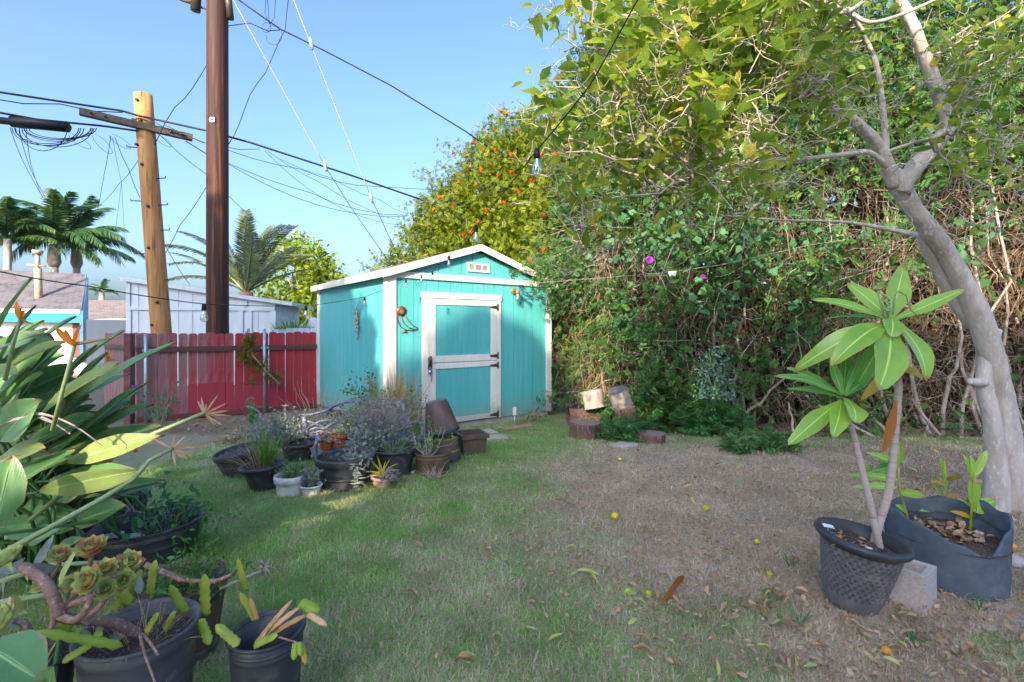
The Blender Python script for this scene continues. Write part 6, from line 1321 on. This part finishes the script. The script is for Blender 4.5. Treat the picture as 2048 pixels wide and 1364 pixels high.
for a in ((22, 1122, 1.45, .05, (-.4, -.4, .9), .08), (120, 1114, 1.54, .042, (.3, -.5, .9), .35), (184, 1100, 1.56, .050, (.2, -.5, .9), .35), (185, 1162, 1.47, .050, (-.1, -.9, .6), .25), (214, 1140, 1.54, .038, (.3, -.6, .8), .2), (256, 1128, 1.58, .045, (.6, -.4, .7), .35), (248, 1160, 1.55, .040, (.4, -.8, .4), .05), (22, 1238, 1.40, .06, (-.5, -.6, .5), .12), (150, 1168, 1.52, .036, (0, -.8, .7), .1), (88, 1170, 1.5, .034, (-.2, -.8, .7), .15), (212, 1178, 1.5, .04, (.3, -.8, .5), .05), (70, 1300, 1.42, .04, (-.1, -.8, .6), .1)): rosette(*a)
lc2 = empty('leaf_cactus', Vector(po.location)+Vector((.1, 0, .36)), 'yellow green leaf cactus pads around the big nursery pot', 'cactus')
for a_, c_, w, sg in (((300, 1190, 1.68), (312, 1120, 1.7), .04, .05), ((262, 1205, 1.6), (232, 1165, 1.6), .04, .1), ((140, 1262, 1.5), (96, 1210, 1.5), .045, .08), ((205, 1262, 1.52), (172, 1300, 1.5), .035, .15), ((330, 1262, 1.66), (352, 1222, 1.66), .03, .1), ((60, 1320, 1.45), (88, 1258, 1.46), .03, .08), ((30, 1330, 1.45), (10, 1270, 1.45), .03, .08), ((412, 1232, 1.75), (410, 1148, 1.76), .05, .02), ((375, 1225, 1.72), (340, 1170, 1.70), .040, .12), ((292, 1268, 1.6), (318, 1225, 1.6), .032, .05), ((228, 1222, 1.6), (255, 1185, 1.62), .045, .1), ((250, 1215, 1.62), (284, 1140, 1.64), .04, .05), ((400, 1238, 1.7), (420, 1290, 1.68), .042, -.1), ((494, 1182, 1.9), (476, 1118, 1.9), .03, .1), ((175, 1295, 1.42), (125, 1325, 1.4), .03, .12), ((245, 1292, 1.5), (72, 1262, 1.42), .035, .06), ((160, 1148, 1.6), (118, 1170, 1.6), .04, .1), ((215, 1180, 1.62), (190, 1200, 1.6), .04, .1)):
    pad('pad', '', a_, c_, w, 'l_cact', (0, -.75, .6), sg, lc2)
grassclump('grass_clump', 'thin dry and green grass sprouting in the big nursery pot', Vector(po.location)+Vector((.02, -.02, .35)), 46, .22, .0028, 'l_straw', .9, .6, r0=.12)
grassclump('grass_clump', 'green grass blades growing at the foot of the big nursery pot', (P(290, 1364, 1.42).x, 1.43, .12), 26, .22, .005, 'l_grass', .6, .9, r0=.14)
grassclump('grass_clump', 'light green shoots in the corner nursery pot', Vector(pp.location)+Vector((.02, -.02, .31)), 22, .14, .012, 'l_cact', .5, .9, r0=.08)
for i in range(26):                                # thin grey green leaves among the stems
    px, py = rnd.uniform(-10, 290), rnd.uniform(1130, 1290); b = MB(); q0 = P(px, py, 1.62+rnd.uniform(-.08, .1))-a0; b.blade(q0, q0+Vector((rnd.gauss(0, .05), rnd.gauss(-.02, .04), rnd.uniform(.01, .09))), .028, (rnd.gauss(0, .4), -.8, .5), .1, .25, 7, a=rnd.random(), cols=5); b.build('leaf', M['l_grey' if i % 3 else 'l_aeon'], ae)
# ---------------- bird of paradise ----------------
bop = empty('bird_of_paradise', (-2.75, 2.95, 0), 'large bird of paradise clump with long paddle leaves and orange flowers at the left', 'bird of paradise'); p0_ = Vector(bop.location)
bpf = lambda t: .04+.96*min(1, (t*3.2)**.8)*min(1, ((1-t)*2.6)**.75)
def bop_leaf(bx, by, bY, tx, ty, tY, w, mt='l_bop', nrm=(-.25, -.55, .8), sag=.06, fold=.30, stem=True):
    base, tip = P(bx, by, bY)-p0_, P(tx, ty, tY)-p0_
    b = MB(); b.blade(base, tip, w*1.5, nrm, sag, fold*.7, 12, prof=bpf, a=rnd.random(), curl=-.06, wave=.03, cols=5); lf = b.build('leaf', M[mt], bop)
    b = MB(); L = (tip-base); c = (base+tip)/2+Vector(nrm).normalized()*sag*L.length; pts = []
    for k in range(7): t = k/6*.93; pts.append(base*(1-t)**2+c*2*t*(1-t)+tip*t*t+Vector(nrm).normalized()*(-.003))
    b.tube(pts, taper(.004, .001, 7), 4); b.build('midrib', M['stalk'], lf)
    if stem:
        r0 = Vector((rnd.gauss(.0, .22), rnd.gauss(0, .18), 0)); b = MB(); d = (base-r0); m_ = r0+Vector((d.x*.35, d.y*.4, d.z*.62)); b.tube([r0, m_, base-L.normalized()*.05, base+L*.03], [.011, .009, .007, .005], 5); b.build('leaf_stalk', M['l_bop'], lf)
for a in (
    (-25, 765, 2.5, 130, 682, 2.45, .105, 'l_bopy'), (72, 838, 2.35, 236, 725, 2.35, .105, 'l_bopy', (.1, -.5, .85)), (155, 800, 2.55, 352, 684, 2.5, .075, 'l_bop'), (120, 765, 2.8, 248, 660, 2.8, .085, 'l_bop'),
    (98, 918, 2.7, 322, 852, 2.65, .095, 'l_bop'), (40, 945, 2.6, 150, 915, 2.6, .09, 'l_bop'), (72, 985, 2.3, 287, 942, 2.25, .075, 'l_bopy', (0, -.9, -.25), -.05), (95, 962, 2.4, 285, 945, 2.4, .08, 'l_bop'),
    (132, 925, 2.45, 320, 872, 2.45, .08, 'l_bopy', (0, -.8, .5)), (-5, 1045, 2.05, 24, 910, 2.1, .115, 'l_bop', (.35, -.9, .2)), (130, 890, 2.9, 306, 808, 2.9, .10, 'l_bop'), (-10, 670, 2.5, 62, 556, 2.5, .085, 'l_bop'),
    (20, 735, 2.8, 152, 632, 2.8, .08, 'l_bop'), (60, 780, 2.7, 105, 690, 2.75, .10, 'l_bop'), (-30, 830, 2.5, 60, 735, 2.5, .11, 'l_bop'), (5, 810, 2.45, 85, 745, 2.45, .10, 'l_bop'), (0, 880, 2.3, 82, 800, 2.3, .12, 'l_bop', (.2, -.8, .55)),
    (60, 850, 2.75, 192, 690, 2.75, .10, 'l_bop'), (90, 860, 2.7, 216, 702, 2.7, .10, 'l_bop'), (100, 835, 2.65, 238, 742, 2.65, .10, 'l_bopy'), (30, 810, 2.6, 122, 690, 2.6, .10, 'l_bop'), (-20, 760, 2.6, 70, 610, 2.6, .09, 'l_bop'), (120, 905, 2.7, 285, 770, 2.7, .09, 'l_bop'), (140, 880, 2.75, 268, 800, 2.75, .10, 'l_bop'), (10, 860, 2.55, 160, 770, 2.5, .11, 'l_bop'), (40, 900, 2.45, 190, 830, 2.45, .11, 'l_bop'),
    (80, 960, 2.9, 300, 760, 3.0, .11, 'l_bop'), (60, 860, 3.0, 260, 745, 3.1, .11, 'l_bop'), (120, 1000, 2.8, 330, 960, 2.75, .07, 'l_bop'), (-40, 760, 2.3, 35, 746, 2.3, .10, 'l_bopy'), (-20, 720, 2.9, 88, 640, 2.9, .09, 'l_bop'),
    (150, 1045, 2.7, 252, 1012, 2.65, .10, 'l_bop', (0, -.7, .7)), (60, 1085, 2.4, 120, 1060, 2.4, .07, 'l_bop'), (200, 1000, 2.85, 322, 965, 2.8, .06, 'l_bop'), (20, 975, 2.2, 150, 900, 2.4, .10, 'l_bop'), (-20, 930, 2.3, 90, 895, 2.3, .10, 'l_bopy'),
    (200, 930, 2.8, 330, 870, 2.75, .06, 'l_bop'), (100, 1110, 2.5, 165, 1078, 2.45, .06, 'l_bop'), (-30, 1290, 1.30, 84, 1362, 1.22, .09, 'l_bop', (.3, -.5, .85)), (95, 1420, 1.25, 105, 1330, 1.22, .055, 'l_bop', (0, -.9, .3))):
    bop_leaf(*a)
for i in range(115):
    tx, ty = rnd.uniform(-40, 290), rnd.uniform(640, 1080); tx = min(tx, 60+(ty-600)*.62 if ty < 980 else 240-(ty-980)*.8); Y = rnd.uniform(2.65, 3.35); L = rnd.uniform(120, 190)
    an = rnd.uniform(.25, .75) if ty < 950 else rnd.uniform(-.1, .4); bop_leaf(tx-L*cos(an), ty+L*sin(an), Y+rnd.uniform(-.1, .15), tx, ty, Y, rnd.uniform(.075, .115), 'l_bop', (rnd.uniform(-.4, .3), -.8, rnd.uniform(.2, .7)), rnd.uniform(.02, .1), rnd.uniform(.15, .4))
M['l_bopdry'] = leafmat('dry_paradise', (.36,.26,.24), (.48,.40,.40), None, .8, .1, 10, .1)
for a in ((60, 830, 2.3, 205, 892, 2.3, .02, (0, -.5, .9), .35), (-10, 865, 2.2, 60, 830, 2.2, .03, (0, -.5, .9), .1), (80, 835, 2.25, 140, 868, 2.25, .02, (0, -.5, .9), .1), (130, 800, 2.4, 120, 850, 2.4, .03, (0, -.9, .2), .1), (0, 700, 2.4, 100, 665, 2.4, .03, (0, -.5, .8), .08)):
    b = MB(); b.blade(P(*a[:3])-p0_, P(*a[3:6])-p0_, a[6], a[7], a[8], .6, 9, prof=lambda t: 1-.7*t, a=rnd.random(), wave=.15); b.build('dry_leaf', M['l_bopdry'], bop)
def bop_stalk(pts, r=.012): b = MB(); b.tube([P(*p)-p0_ for p in pts], taper(r, r*.75, len(pts)), 8); b.build('flower_stalk', M['stalk'], bop)
bop_stalk([(-20, 1120, 1.9), (100, 1055, 2.0), (200, 1000, 2.1), (265, 960, 2.2), (300, 920, 2.25), (345, 897, 2.3)]); bop_stalk([(60, 1040, 2.5), (200, 925, 2.5), (300, 870, 2.5), (410, 825, 2.5)], .012)
bop_stalk([(-20, 1170, 1.7), (100, 1130, 1.75), (200, 1125, 1.8)], .010); bop_stalk([(105, 860, 2.2), (128, 770, 2.15), (149, 692, 2.12)], .009); bop_stalk([(10, 760, 2.15), (26, 690, 2.12), (40, 640, 2.1)], .008); bop_stalk([(-20, 1210, 1.6), (60, 1195, 1.62), (125, 1185, 1.65)], .012)
def bop_flower(px, py, Y, s, dirs, spa, dry=False):
    q = P(px, py, Y); o0 = q-p0_
    b = MB(); b.blade((0, 0, 0), (spa[0]*s, 0, spa[1]*s), .030*s/.09 if not dry else .02, (0, -.6, .8), -.03, .9, 8, prof=lambda t: (1-t)**.7); fl = b.build('flower', M['spathe'], bop, True, o0)
    for dx, dz in dirs:
        b = MB(); b.blade((0, 0, 0), (dx*s, rnd.uniform(-.3, .3)*s*.4, dz*s), .026*s/.09 if not dry else .012, (rnd.uniform(-.4, .4), -1, .2), .05, .35, 6, prof=lambda t: .35+.65*sin(PI*min(1, t*1.05)) if t < .95 else .08, a=rnd.random()); b.build('petal', M['orange' if not dry else 'l_dry'], fl)
    if not dry: b = MB(); b.blade((0, -.004, 0), (.9*s, -.01, .25*s), .008, (0, -.5, .8), 0, .4, 3); b.build('blue_petal', M['l_lav'], fl)
bop_flower(148, 692, 2.12, .098, ((-.85, .85), (-.38, .75), (.12, .8), (.4, .95), (.1, .4)), (2.1, .45))
bop_flower(40, 640, 2.1, .08, ((-.25, 1.0), (.1, .75), (.25, .55)), (.9, -.35))
bop_flower(215, 722, 2.7, .06, ((.1, .9), (.3, .5)), (1.3, .1))
bop_flower(268, 905, 2.6, .05, ((.2, .6), (.5, .5)), (.6, .2))
bop_flower(410, 828, 2.5, .11, ((1, .5), (1.1, .15), (.6, .9), (.4, -.5), (.8, -.5), (-.4, .6), (.1, .5), (1.2, -.1), (-.2, .8)), (.9, -.25), True)
bop_flower(345, 897, 2.3, .11, ((.9, .1), (.6, -.5), (.2, -.7), (-.1, -.5), (.5, .5), (-.8, .4), (.1, .6), (.9, -.3)), (1.4, .05), True)
# ---------------- dracaena ----------------
dr = empty('strap_leaved_plant', DP+Vector((0, 0, .30)), 'tall two stemmed plant with broad glossy lime green strap leaves in the woven pot', 'plant'); d0 = Vector(dr.location); DY = 2.5
M['canestem'] = mat('ringed_cane', (.48,.40,.37), (.40,.32,.29), .75, 55, (.05,.05,1), .6, .004, c3=(.30,.21,.18), scale3=60)
def cane(pts, r0, r1):
    ps = [P(x, y, DY+dy)-d0 for x, y, dy in pts]; out = []
    for i in range(len(ps)-1):
        p0, p1, p2, p3 = ps[max(i-1, 0)], ps[i], ps[i+1], ps[min(i+2, len(ps)-1)]
        for k in range(14): t = k/14; out.append(.5*((2*p1)+(p2-p0)*t+(2*p0-5*p1+4*p2-p3)*t*t+(3*p1-p0-3*p2+p3)*t**3))
    out.append(ps[-1]); n = len(out); b = MB(); b.tube(out, [(r0+(r1-r0)*i/n)*(1.05 if i % 2 else .95) for i in range(n)], 12); b.build('cane', M['canestem'], dr)
cane([(1762, 1112, 0), (1752, 1060, 0), (1735, 985, 0), (1718, 915, 0), (1706, 865, 0), (1694, 835, 0), (1686, 805, 0)], .019, .011)
cane([(1745, 1105, .03), (1757, 1050, .03), (1776, 990, .03), (1786, 920, .03), (1791, 850, .03), (1797, 775, .03), (1793, 728, .03), (1783, 660, .0)], .021, .015)
dpf = lambda t: .22+.78*min(1, (t*2.4)**1.1)*min(1, ((1-t)*2.3)**.8) if t < .99 else .02
def dl_(bx, by, tx, ty, wpx, nrm, sag, mt='l_drac', dyb=0, dyt=0, fold=.18, parent=None):
    b = MB(); b.blade(P(bx, by, DY+dyb)-d0, P(tx, ty, DY+dyt)-d0, wpx/F*DY, nrm, sag, fold, 16, prof=dpf, a=rnd.random(), wave=.03, cols=5); return b.build('leaf', M[mt], dr)
for a in ((1780, 636, 1808, 530, 52, (0, -1, .1), .02, 'l_drac', 0, .12), (1776, 634, 1695, 566, 42, (-.2, -.8, .6), .06, 'l_drac', 0, .10), (1772, 640, 1624, 600, 30, (-.1, -.7, .8), .14, 'l_drac', 0, .05), (1790, 638, 1930, 578, 27, (.1, -.8, .6), -.02, 'l_drac', 0, .0),
          (1770, 650, 1661, 732, 48, (-.2, -.7, .7), .30, 'l_drac', 0, -.15), (1778, 650, 1757, 780, 68, (0, -1, .35), .17, 'l_drac', 0, -.22), (1792, 646, 1853, 762, 56, (.3, -.9, .45), .22, 'l_drac', 0, -.15), (1782, 634, 1781, 674, 42, (0, -.9, .45), .22, 'l_drac', -.02, -.10),
          (1768, 648, 1586, 744, 44, (-.3, -.8, .6), .26, 'l_drac', .0, .1), (1796, 640, 1868, 632, 22, (0, -.4, .9), .15, 'l_drac', .05, .25), (1778, 660, 1706, 782, 38, (-.4, -.9, .3), .10, 'l_dracd', .04, .12), (1776, 640, 1648, 638, 20, (0, -.5, .9), .12, 'l_dracd', .05, .3),
          (1684, 792, 1550, 752, 26, (-.1, -.6, .8), .16, 'l_dracd', 0, -.05), (1684, 790, 1572, 735, 24, (-.1, -.6, .8), .10, 'l_dracd', .02, .1), (1682, 796, 1571, 778, 20, (-.1, -.6, .8), .18, 'l_dracd', .02, .2), (1676, 805, 1576, 890, 36, (-.3, -.8, .5), .10, 'l_drac', 0, -.08),
          (1682, 800, 1664, 874, 38, (-.1, -1, .3), .12, 'l_drac', -.02, -.2), (1690, 796, 1710, 846, 48, (.1, -1, .4), .28, 'l_drac', -.02, -.18), (1684, 788, 1660, 715, 20, (-.2, -.9, .2), .02, 'l_dracd', 0, .05), (1686, 788, 1694, 690, 24, (0, -1, .1), .02, 'l_dracd', .03, .1), (1688, 790, 1722, 708, 20, (.2, -.9, .1), -.04, 'l_dracd', .02, .05), (1690, 792, 1745, 745, 20, (.2, -.7, .5), .1, 'l_dracd', .04, .2)):
    dl_(*a)
for a in ((1792, 742, 1722, 800, 24, (0, -.6, .8), .22, 'l_yel', .02, .05), (1797, 738, 1846, 760, 26, (.1, -.7, .7), .30, 'l_yel', .02, -.02), (1793, 800, 1766, 905, 18, (-.3, -.9, .1), .06, 'l_dry2', .0, -.02), (1790, 690, 1768, 700, 8, (-.3, -.8, .5), .1, 'l_dry2', .05, .05)):
    if a[7] == 'l_dry2' and 'l_dry2' not in M: M['l_dry2'] = leafmat('orange_brown_leaf', (.40,.15,.02), (.30,.10,.02), None, .5, .2, 9, .3)
    o = dl_(*a); o['label'] = 'yellowing drooping leaf' if a[7] == 'l_yel' else 'orange brown dying leaf'
b = MB()
for pts in ([(1770, 640), (1760, 600), (1755, 583), (1772, 592), (1780, 600)], [(1786, 630), (1790, 590), (1797, 582), (1812, 590), (1822, 620), (1838, 634)], [(1776, 635), (1773, 605), (1778, 593)]): b.tube([P(x, y, DY-.06)-d0 for x, y in pts], taper(.006, .003, len(pts)), 6)
for k in range(12): b.tube([P(1774+rnd.uniform(-4, 6), 625-k*2.6, DY-.07)-d0, P(1774+rnd.uniform(-9, 10), 620-k*2.6, DY-.09)-d0], [.007, .005], 6)
b.build('flower_bud_stem', M['stalk'], dr)
# things lying on the pot soil
for dx, dy, s, mt, lb, nm in ((-.10, -.02, .030, 'orangefruit', 'brownish orange fruit lying on the soil of the woven pot', 'fruit'), (.02, -.10, .016, 'whitepot', 'small white pebble on the soil of the woven pot', 'pebble')):
    b = MB(); b.lathe([(0, -1), (.6, -.8), (1, 0), (.75, .7), (0, .95)], 14); o = b.build(nm, M[mt], None, True, DP+Vector((dx, dy, .325+.1*-dx*1.3))); o.scale = (s*1.15, s, s*.9); tag(o, lb, nm)
for q, lb in ((P(1656, 1052, 2.5), 'white plastic plant tag sticking up from the woven pot'), (P(1960, 1066, 2.8), 'white plastic plant tag in the grow bag')):
    b = MB(); b.tube([(0, 0, -.08), (0, 0, 0)], .0015, 4); b.blade((-.025, 0, .004), (.03, 0, -.008), .025, (0, -.4, .9), .1, .1, 4, prof=lambda t: 1); tag(b.build('plant_tag', M['plastictag'], None, True, q), lb, 'tag')
# ---- ginger stems in the grow bag
gi = empty('ginger_plant', Vector(gb.location)+Vector((0, 0, .24)), 'leafy ginger like stems with browned tips growing in the grow bag', 'plant'); i0 = Vector(gi.location)
def ginger(pts, leaves, Y):
    b = MB(); b.tube([P(x, y, Y)-i0 for x, y in pts], taper(.009, .005, len(pts)), 6); b.build('stem', M['l_cact'], gi)
    for (bx, by, tx, ty, w, mt) in leaves:
        b = MB(); b.blade(P(bx, by, Y)-i0, P(tx, ty, Y+rnd.uniform(-.12, .1))-i0, w/F*Y, (rnd.uniform(-.4, .4), -.8, .6), rnd.uniform(.04, .15), .2, 8, a=rnd.random(), cols=5, wave=.03); b.build('leaf', M[mt], gi)
ginger([(1828, 1072), (1815, 1035), (1800, 985), (1795, 925)], [(1795, 930, 1732, 905, 18, 'l_drac'), (1797, 960, 1690, 950, 16, 'l_drac'), (1795, 975, 1700, 975, 16, 'l_drac'), (1795, 930, 1740, 945, 22, 'l_dracd'), (1796, 925, 1752, 905, 12, 'l_yel'), (1797, 925, 1790, 935, 18, 'l_drac'), (1800, 985, 1850, 992, 20, 'l_drac'), (1797, 930, 1798, 880, 16, 'l_drac'), (1812, 1025, 1790, 1010, 16, 'l_drac')], 2.95)
ginger([(1780, 1060), (1778, 1010), (1775, 970)], [(1776, 980, 1720, 920, 16, 'l_drac'), (1776, 975, 1758, 905, 14, 'l_drac')], 3.0)
ginger([(1872, 1052), (1882, 1010), (1892, 975), (1888, 920)], [(1890, 970, 1860, 962, 10, 'l_yel'), (1890, 975, 1880, 915, 14, 'l_drac'), (1893, 960, 1925, 952, 14, 'l_yel'), (1885, 1000, 1862, 965, 12, 'l_drac'), (1884, 1012, 1838, 1022, 16, 'l_drac'), (1884, 995, 1920, 990, 10, 'l_yel'), (1886, 960, 1878, 930, 12, 'l_drac')], 3.05)
ginger([(1938, 1092), (1942, 1040), (1945, 1000), (1948, 955)], [(1948, 960, 1925, 908, 14, 'l_drac'), (1948, 955, 1940, 908, 14, 'l_drac'), (1948, 952, 1974, 898, 16, 'l_drac'), (1945, 1012, 1944, 948, 32, 'l_drac'), (1943, 1022, 1992, 1000, 30, 'l_drac'), (1942, 1035, 1900, 1022, 12, 'l_yel'), (1944, 1015, 1912, 995, 12, 'l_drac'), (1948, 965, 1965, 960, 8, 'l_dry'), (1943, 1040, 1954, 1010, 14, 'l_yel')], 2.85)
# leaf litter on the bag's and pot's soil
q = np.stack([rng.normal(0, .10, 150), rng.normal(0, .11, 150), rng.uniform(.245, .27, 150)], 1); q = q[np.hypot(q[:, 0], q[:, 1]) < .19]+np.array(gb.location)
tag(link('leaf_litter', scatter('leaf_litter', LEAF_V, LEAF_F, q, rng.uniform(.03, .07, len(q)), M['l_dry'], .6)), 'dry curled leaves covering the soil inside the grow bag', 'litter', kind='stuff')
q = np.stack([rng.normal(0, .06, 50), rng.normal(0, .06, 50), rng.uniform(.32, .335, 50)], 1); q[:, 2] -= q[:, 0]*.13; q += np.array(DP)
tag(link('leaf_litter', scatter('leaf_litter', LEAF_V, LEAF_F, q, rng.uniform(.02, .05, 50), M['l_dry'], .5)), 'dry leaf bits scattered on the soil of the woven pot', 'litter', kind='stuff')
# ---------------- string lights ----------------
sl_ = empty('string_light', P(820, 551, 6.86), 'black string light with clear bulbs strung to the shed corner and away to both sides', 'string light'); s0 = Vector(sl_.location)
def cord(pts, sag=.03):
    out = []; ps = [P(*p) for p in pts]
    for a_, c_ in zip(ps[:-1], ps[1:]):
        for i in range(8): f = i/8; q = a_.lerp(c_, f); q.z -= sag*4*f*(1-f); out.append(q-s0)
    out.append(ps[-1]-s0); b = MB(); b.tube(out, .0028, 5); b.build('cord', M['wire'], sl_)
cord([(1320, -80, 1.6), (1270, 8, 1.65), (1180, 170, 1.78), (1074, 300, 1.95), (952, 452, 3.0), (898, 512, 4.5), (865, 543, 5.9), (843, 550, 6.5), (820, 550, 6.86)], .004)
cord([(820, 550, 6.86), (812, 560, 6.65), (729, 594, 5.55), (612, 612, 4.4), (408, 608, 2.85), (180, 573, 2.3), (-40, 535, 1.9)], .006)
def bulb(px, py, Y):
    q = P(px, py, Y)-s0; b = MB(); b.lathe([(0, .005), (.010, .005), (.012, -.01), (.0135, -.035), (.012, -.036), (0, -.036)], 12); so = b.build('socket', M['wire'], sl_, True, q)
    b = MB(); b.lathe([(.0115, -.0365), (.013, -.045), (.019, -.062), (.0215, -.078), (.019, -.092), (.010, -.101), (0, -.103)], 16); b.build('glass_bulb', M['glass'], so)
    b = MB(); b.tube([(0, 0, -.038), (.004, 0, -.06), (-.004, 0, -.075), (0, 0, -.085)], .0022, 5); b.build('filament', M['plastictag'], so)
for a in ((1074, 300, 1.95), (952, 453, 3.0), (898, 513, 4.5), (865, 544, 5.9), (843, 551, 6.5), (812, 560, 6.65), (729, 595, 5.55), (612, 613, 4.4), (408, 609, 2.85)): bulb(*a)
# ---------------- things lying on the lawn ----------------
def fallen(kind):
    b = MB()
    for i in range(1): b.blade((0, -.5, .0), (rnd.uniform(-.3, .3), .5, rnd.uniform(-.1, .15)), rnd.uniform(.28, .46), (0, 0, 1), .10+kind*.10, .3+.35*kind, 6, a=0, wave=.10*kind, cols=5)
    return b
FM = []
for mk in ('l_dry', 'l_yel2', 'l_green2'):
    if mk == 'l_yel2': M[mk] = leafmat('fallen_yellow', (.55,.50,.14), (.50,.52,.22), None, .6, .2, 20, .2)
    if mk == 'l_green2': M[mk] = leafmat('fallen_green', (.30,.42,.14), (.42,.50,.22), None, .6, .2, 20, .2)
    for k in range(3):
        b = fallen(k); me = bpy.data.meshes.new('fallen_leaf'); me.from_pydata(b.v, [], b.f); me.materials.append(M[mk]); me.polygons.foreach_set('use_smooth', [True]*len(b.f)); at = me.attributes.new('var', 'FLOAT', 'POINT'); at.data.foreach_set('value', b.a); FM.append((mk, me))
LBL = {'l_dry': 'curled brown dry leaf lying on the lawn', 'l_yel2': 'pale yellow fallen leaf lying on the lawn', 'l_green2': 'light green fallen leaf lying on the lawn'}
cnt = 0
while cnt < 292:
    px, py = rnd.uniform(560, 2060), 850+rnd.random()**.8*510
    g = G(px, py); gg = float(green_of(np.array([g.x]), np.array([g.y]))[0])
    if rnd.random() > (.16 if gg > .6 else 1.0): continue
    if (g-Vector((DP.x, DP.y, 0))).length < .2 or (g-Vector(gb.location)).length < .36: continue
    i = rnd.choices(range(9), [5, 5, 5, 2, 2, 1, 1.2, 1, .6])[0]; mk, me = FM[i]
    o = bpy.data.objects.new('fallen_leaf', me); C.objects.link(o); o.location = g+Vector((0, 0, .034)); s = rnd.uniform(.04, .085)*(1 if g.y < 4 else 1.3); o.scale = (s, s, s); o.rotation_euler = (rnd.gauss(0, .35), rnd.gauss(0, .35), rnd.uniform(0, 6.28))
    tag(o, LBL[mk], 'leaf', {'l_dry': 'dry fallen leaves', 'l_yel2': 'yellow fallen leaves', 'l_green2': 'green fallen leaves'}[mk]); cnt += 1
n = 9000; y = 1.55*(7.4/1.55)**rng.uniform(0, 1, n); x = rng.uniform(-.2, 1.12, n)*y; k = (rng.uniform(0, 1, n) < (1-green_of(x, y)*.85)*(.35+.9*vnoise(x, y, 1.6))); x, y = x[k], y[k]; t_ = np.clip((y-5.5)/2.3, 0, 1)
tag(link('leaf_litter', scatter('leaf_litter', LEAF_V, LEAF_F, np.stack([x, y, -.12*t_*t_*(3-2*t_)+.026], 1), rng.uniform(.015, .045, len(x)), M['l_dry'], .45)), 'small brown leaf bits strewn over the bare lawn', 'litter', kind='stuff')
def fruit(px, py, r, mt, lb, name='lemon'):
    g = G(px, py); b = MB(); b.lathe([(0, -1.12), (.2, -1.05), (.7, -.75), (1, 0), (.72, .75), (.25, 1.05), (0, 1.15)], 16, Matrix.Rotation(R(80), 4, 'X') @ Matrix.Rotation(rnd.uniform(0, 3), 4, 'Y')); o = b.build(name, M[mt], None, True, g+Vector((0, 0, r*.9))); o.scale = (r*.84, r*.84, r*.84); o.rotation_euler = (0, 0, rnd.uniform(0, 3)); tag(o, lb, 'citrus fruit')
fruit(1230, 1040, .034, 'lemon', 'bright yellow lemon in the middle of the bare lawn'); fruit(1413, 1022, .028, 'lime', 'yellow green fruit left of the woven pot, farther back'); fruit(1514, 1090, .024, 'lime', 'small green fruit beside a yellow leaf left of the woven pot')
fruit(1256, 1190, .022, 'lime', 'small green fruit on the lawn below the yellow lemon', 'lime'); fruit(1297, 1194, .022, 'lime', 'small dull green fruit right of the other small green one', 'lime'); fruit(1772, 1310, .022, 'orangefruit', 'small orange fruit near the bottom right of the lawn', 'orange'); fruit(2022, 1102, .032, 'orangefruit', 'orange fruit on the ground right of the grow bag', 'orange')
fruit(1240, 922, .022, 'lemon', 'small yellow fruit far back on the bare lawn'); fruit(1540, 1155, .022, 'lime', 'pale green fruit lying left of the woven pot base', 'lime')
def curl(px, py, px2, py2, w, mt, lb, sag=.2):
    a_, c_ = G(px, py), G(px2, py2); b = MB(); b.blade(a_+Vector((0, 0, .02)), c_+Vector((0, 0, .02)), w, (.3, -.3, .9), sag, .7, 9, a=rnd.random()); tag(b.build('curled_leaf', M[mt]), lb, 'leaf')
curl(1368, 1160, 1318, 1222, .038, 'l_dry2', 'long curled reddish brown leaf on the lawn'); curl(1322, 1214, 1350, 1190, .022, 'orange', 'bright orange curled leaf scrap on the lawn', .05); curl(1150, 1150, 1200, 1160, .04, 'l_yel2', 'pair of pale yellow leaves on the lawn, left blade'); curl(1172, 1152, 1195, 1178, .035, 'l_yel2', 'pair of pale yellow leaves on the lawn, right blade')
curl(1835, 1190, 1862, 1215, .035, 'l_yel', 'yellow leaf leaning on the cinder block')
for pts, lb in (([(836, 1202), (818, 1256)], 'longer straight pale twig on the lawn'), ([(815, 1225), (800, 1257)], 'short pale twig crossing the longer one'), ([(694, 1229), (728, 1238)], 'short twig left on the lawn'), ([(690, 1152), (730, 1147)], 'thin pale twig near the left of the lawn')):
    b = MB(); ps = [G(*p)+Vector((0, 0, .02)) for p in pts]; b.tube(crook(ps[0], ps[1], 4, .03), .004, 5); tag(b.build('twig', M['l_straw']), lb, 'twig')
# broad weeds in the lawn
for i, (px, py, lb) in enumerate(((1545, 1245, 'broad leafed green weed near the woven pot'), (1580, 1130, 'small blue green weed left of the woven pot'), (1600, 1245, 'tall thin weed at the foot of the woven pot'), (1660, 1155, 'weed tuft against the woven pot'), (1830, 1290, 'green grass tuft at the bottom right'), (1960, 1220, 'grass blades at the foot of the grow bag'), (1540, 1200, 'small weed left of the woven pot'))):
    grassclump('weed', lb, G(px, py), 12, .10, .010, 'l_green', .8, .8, 'weed', .03)
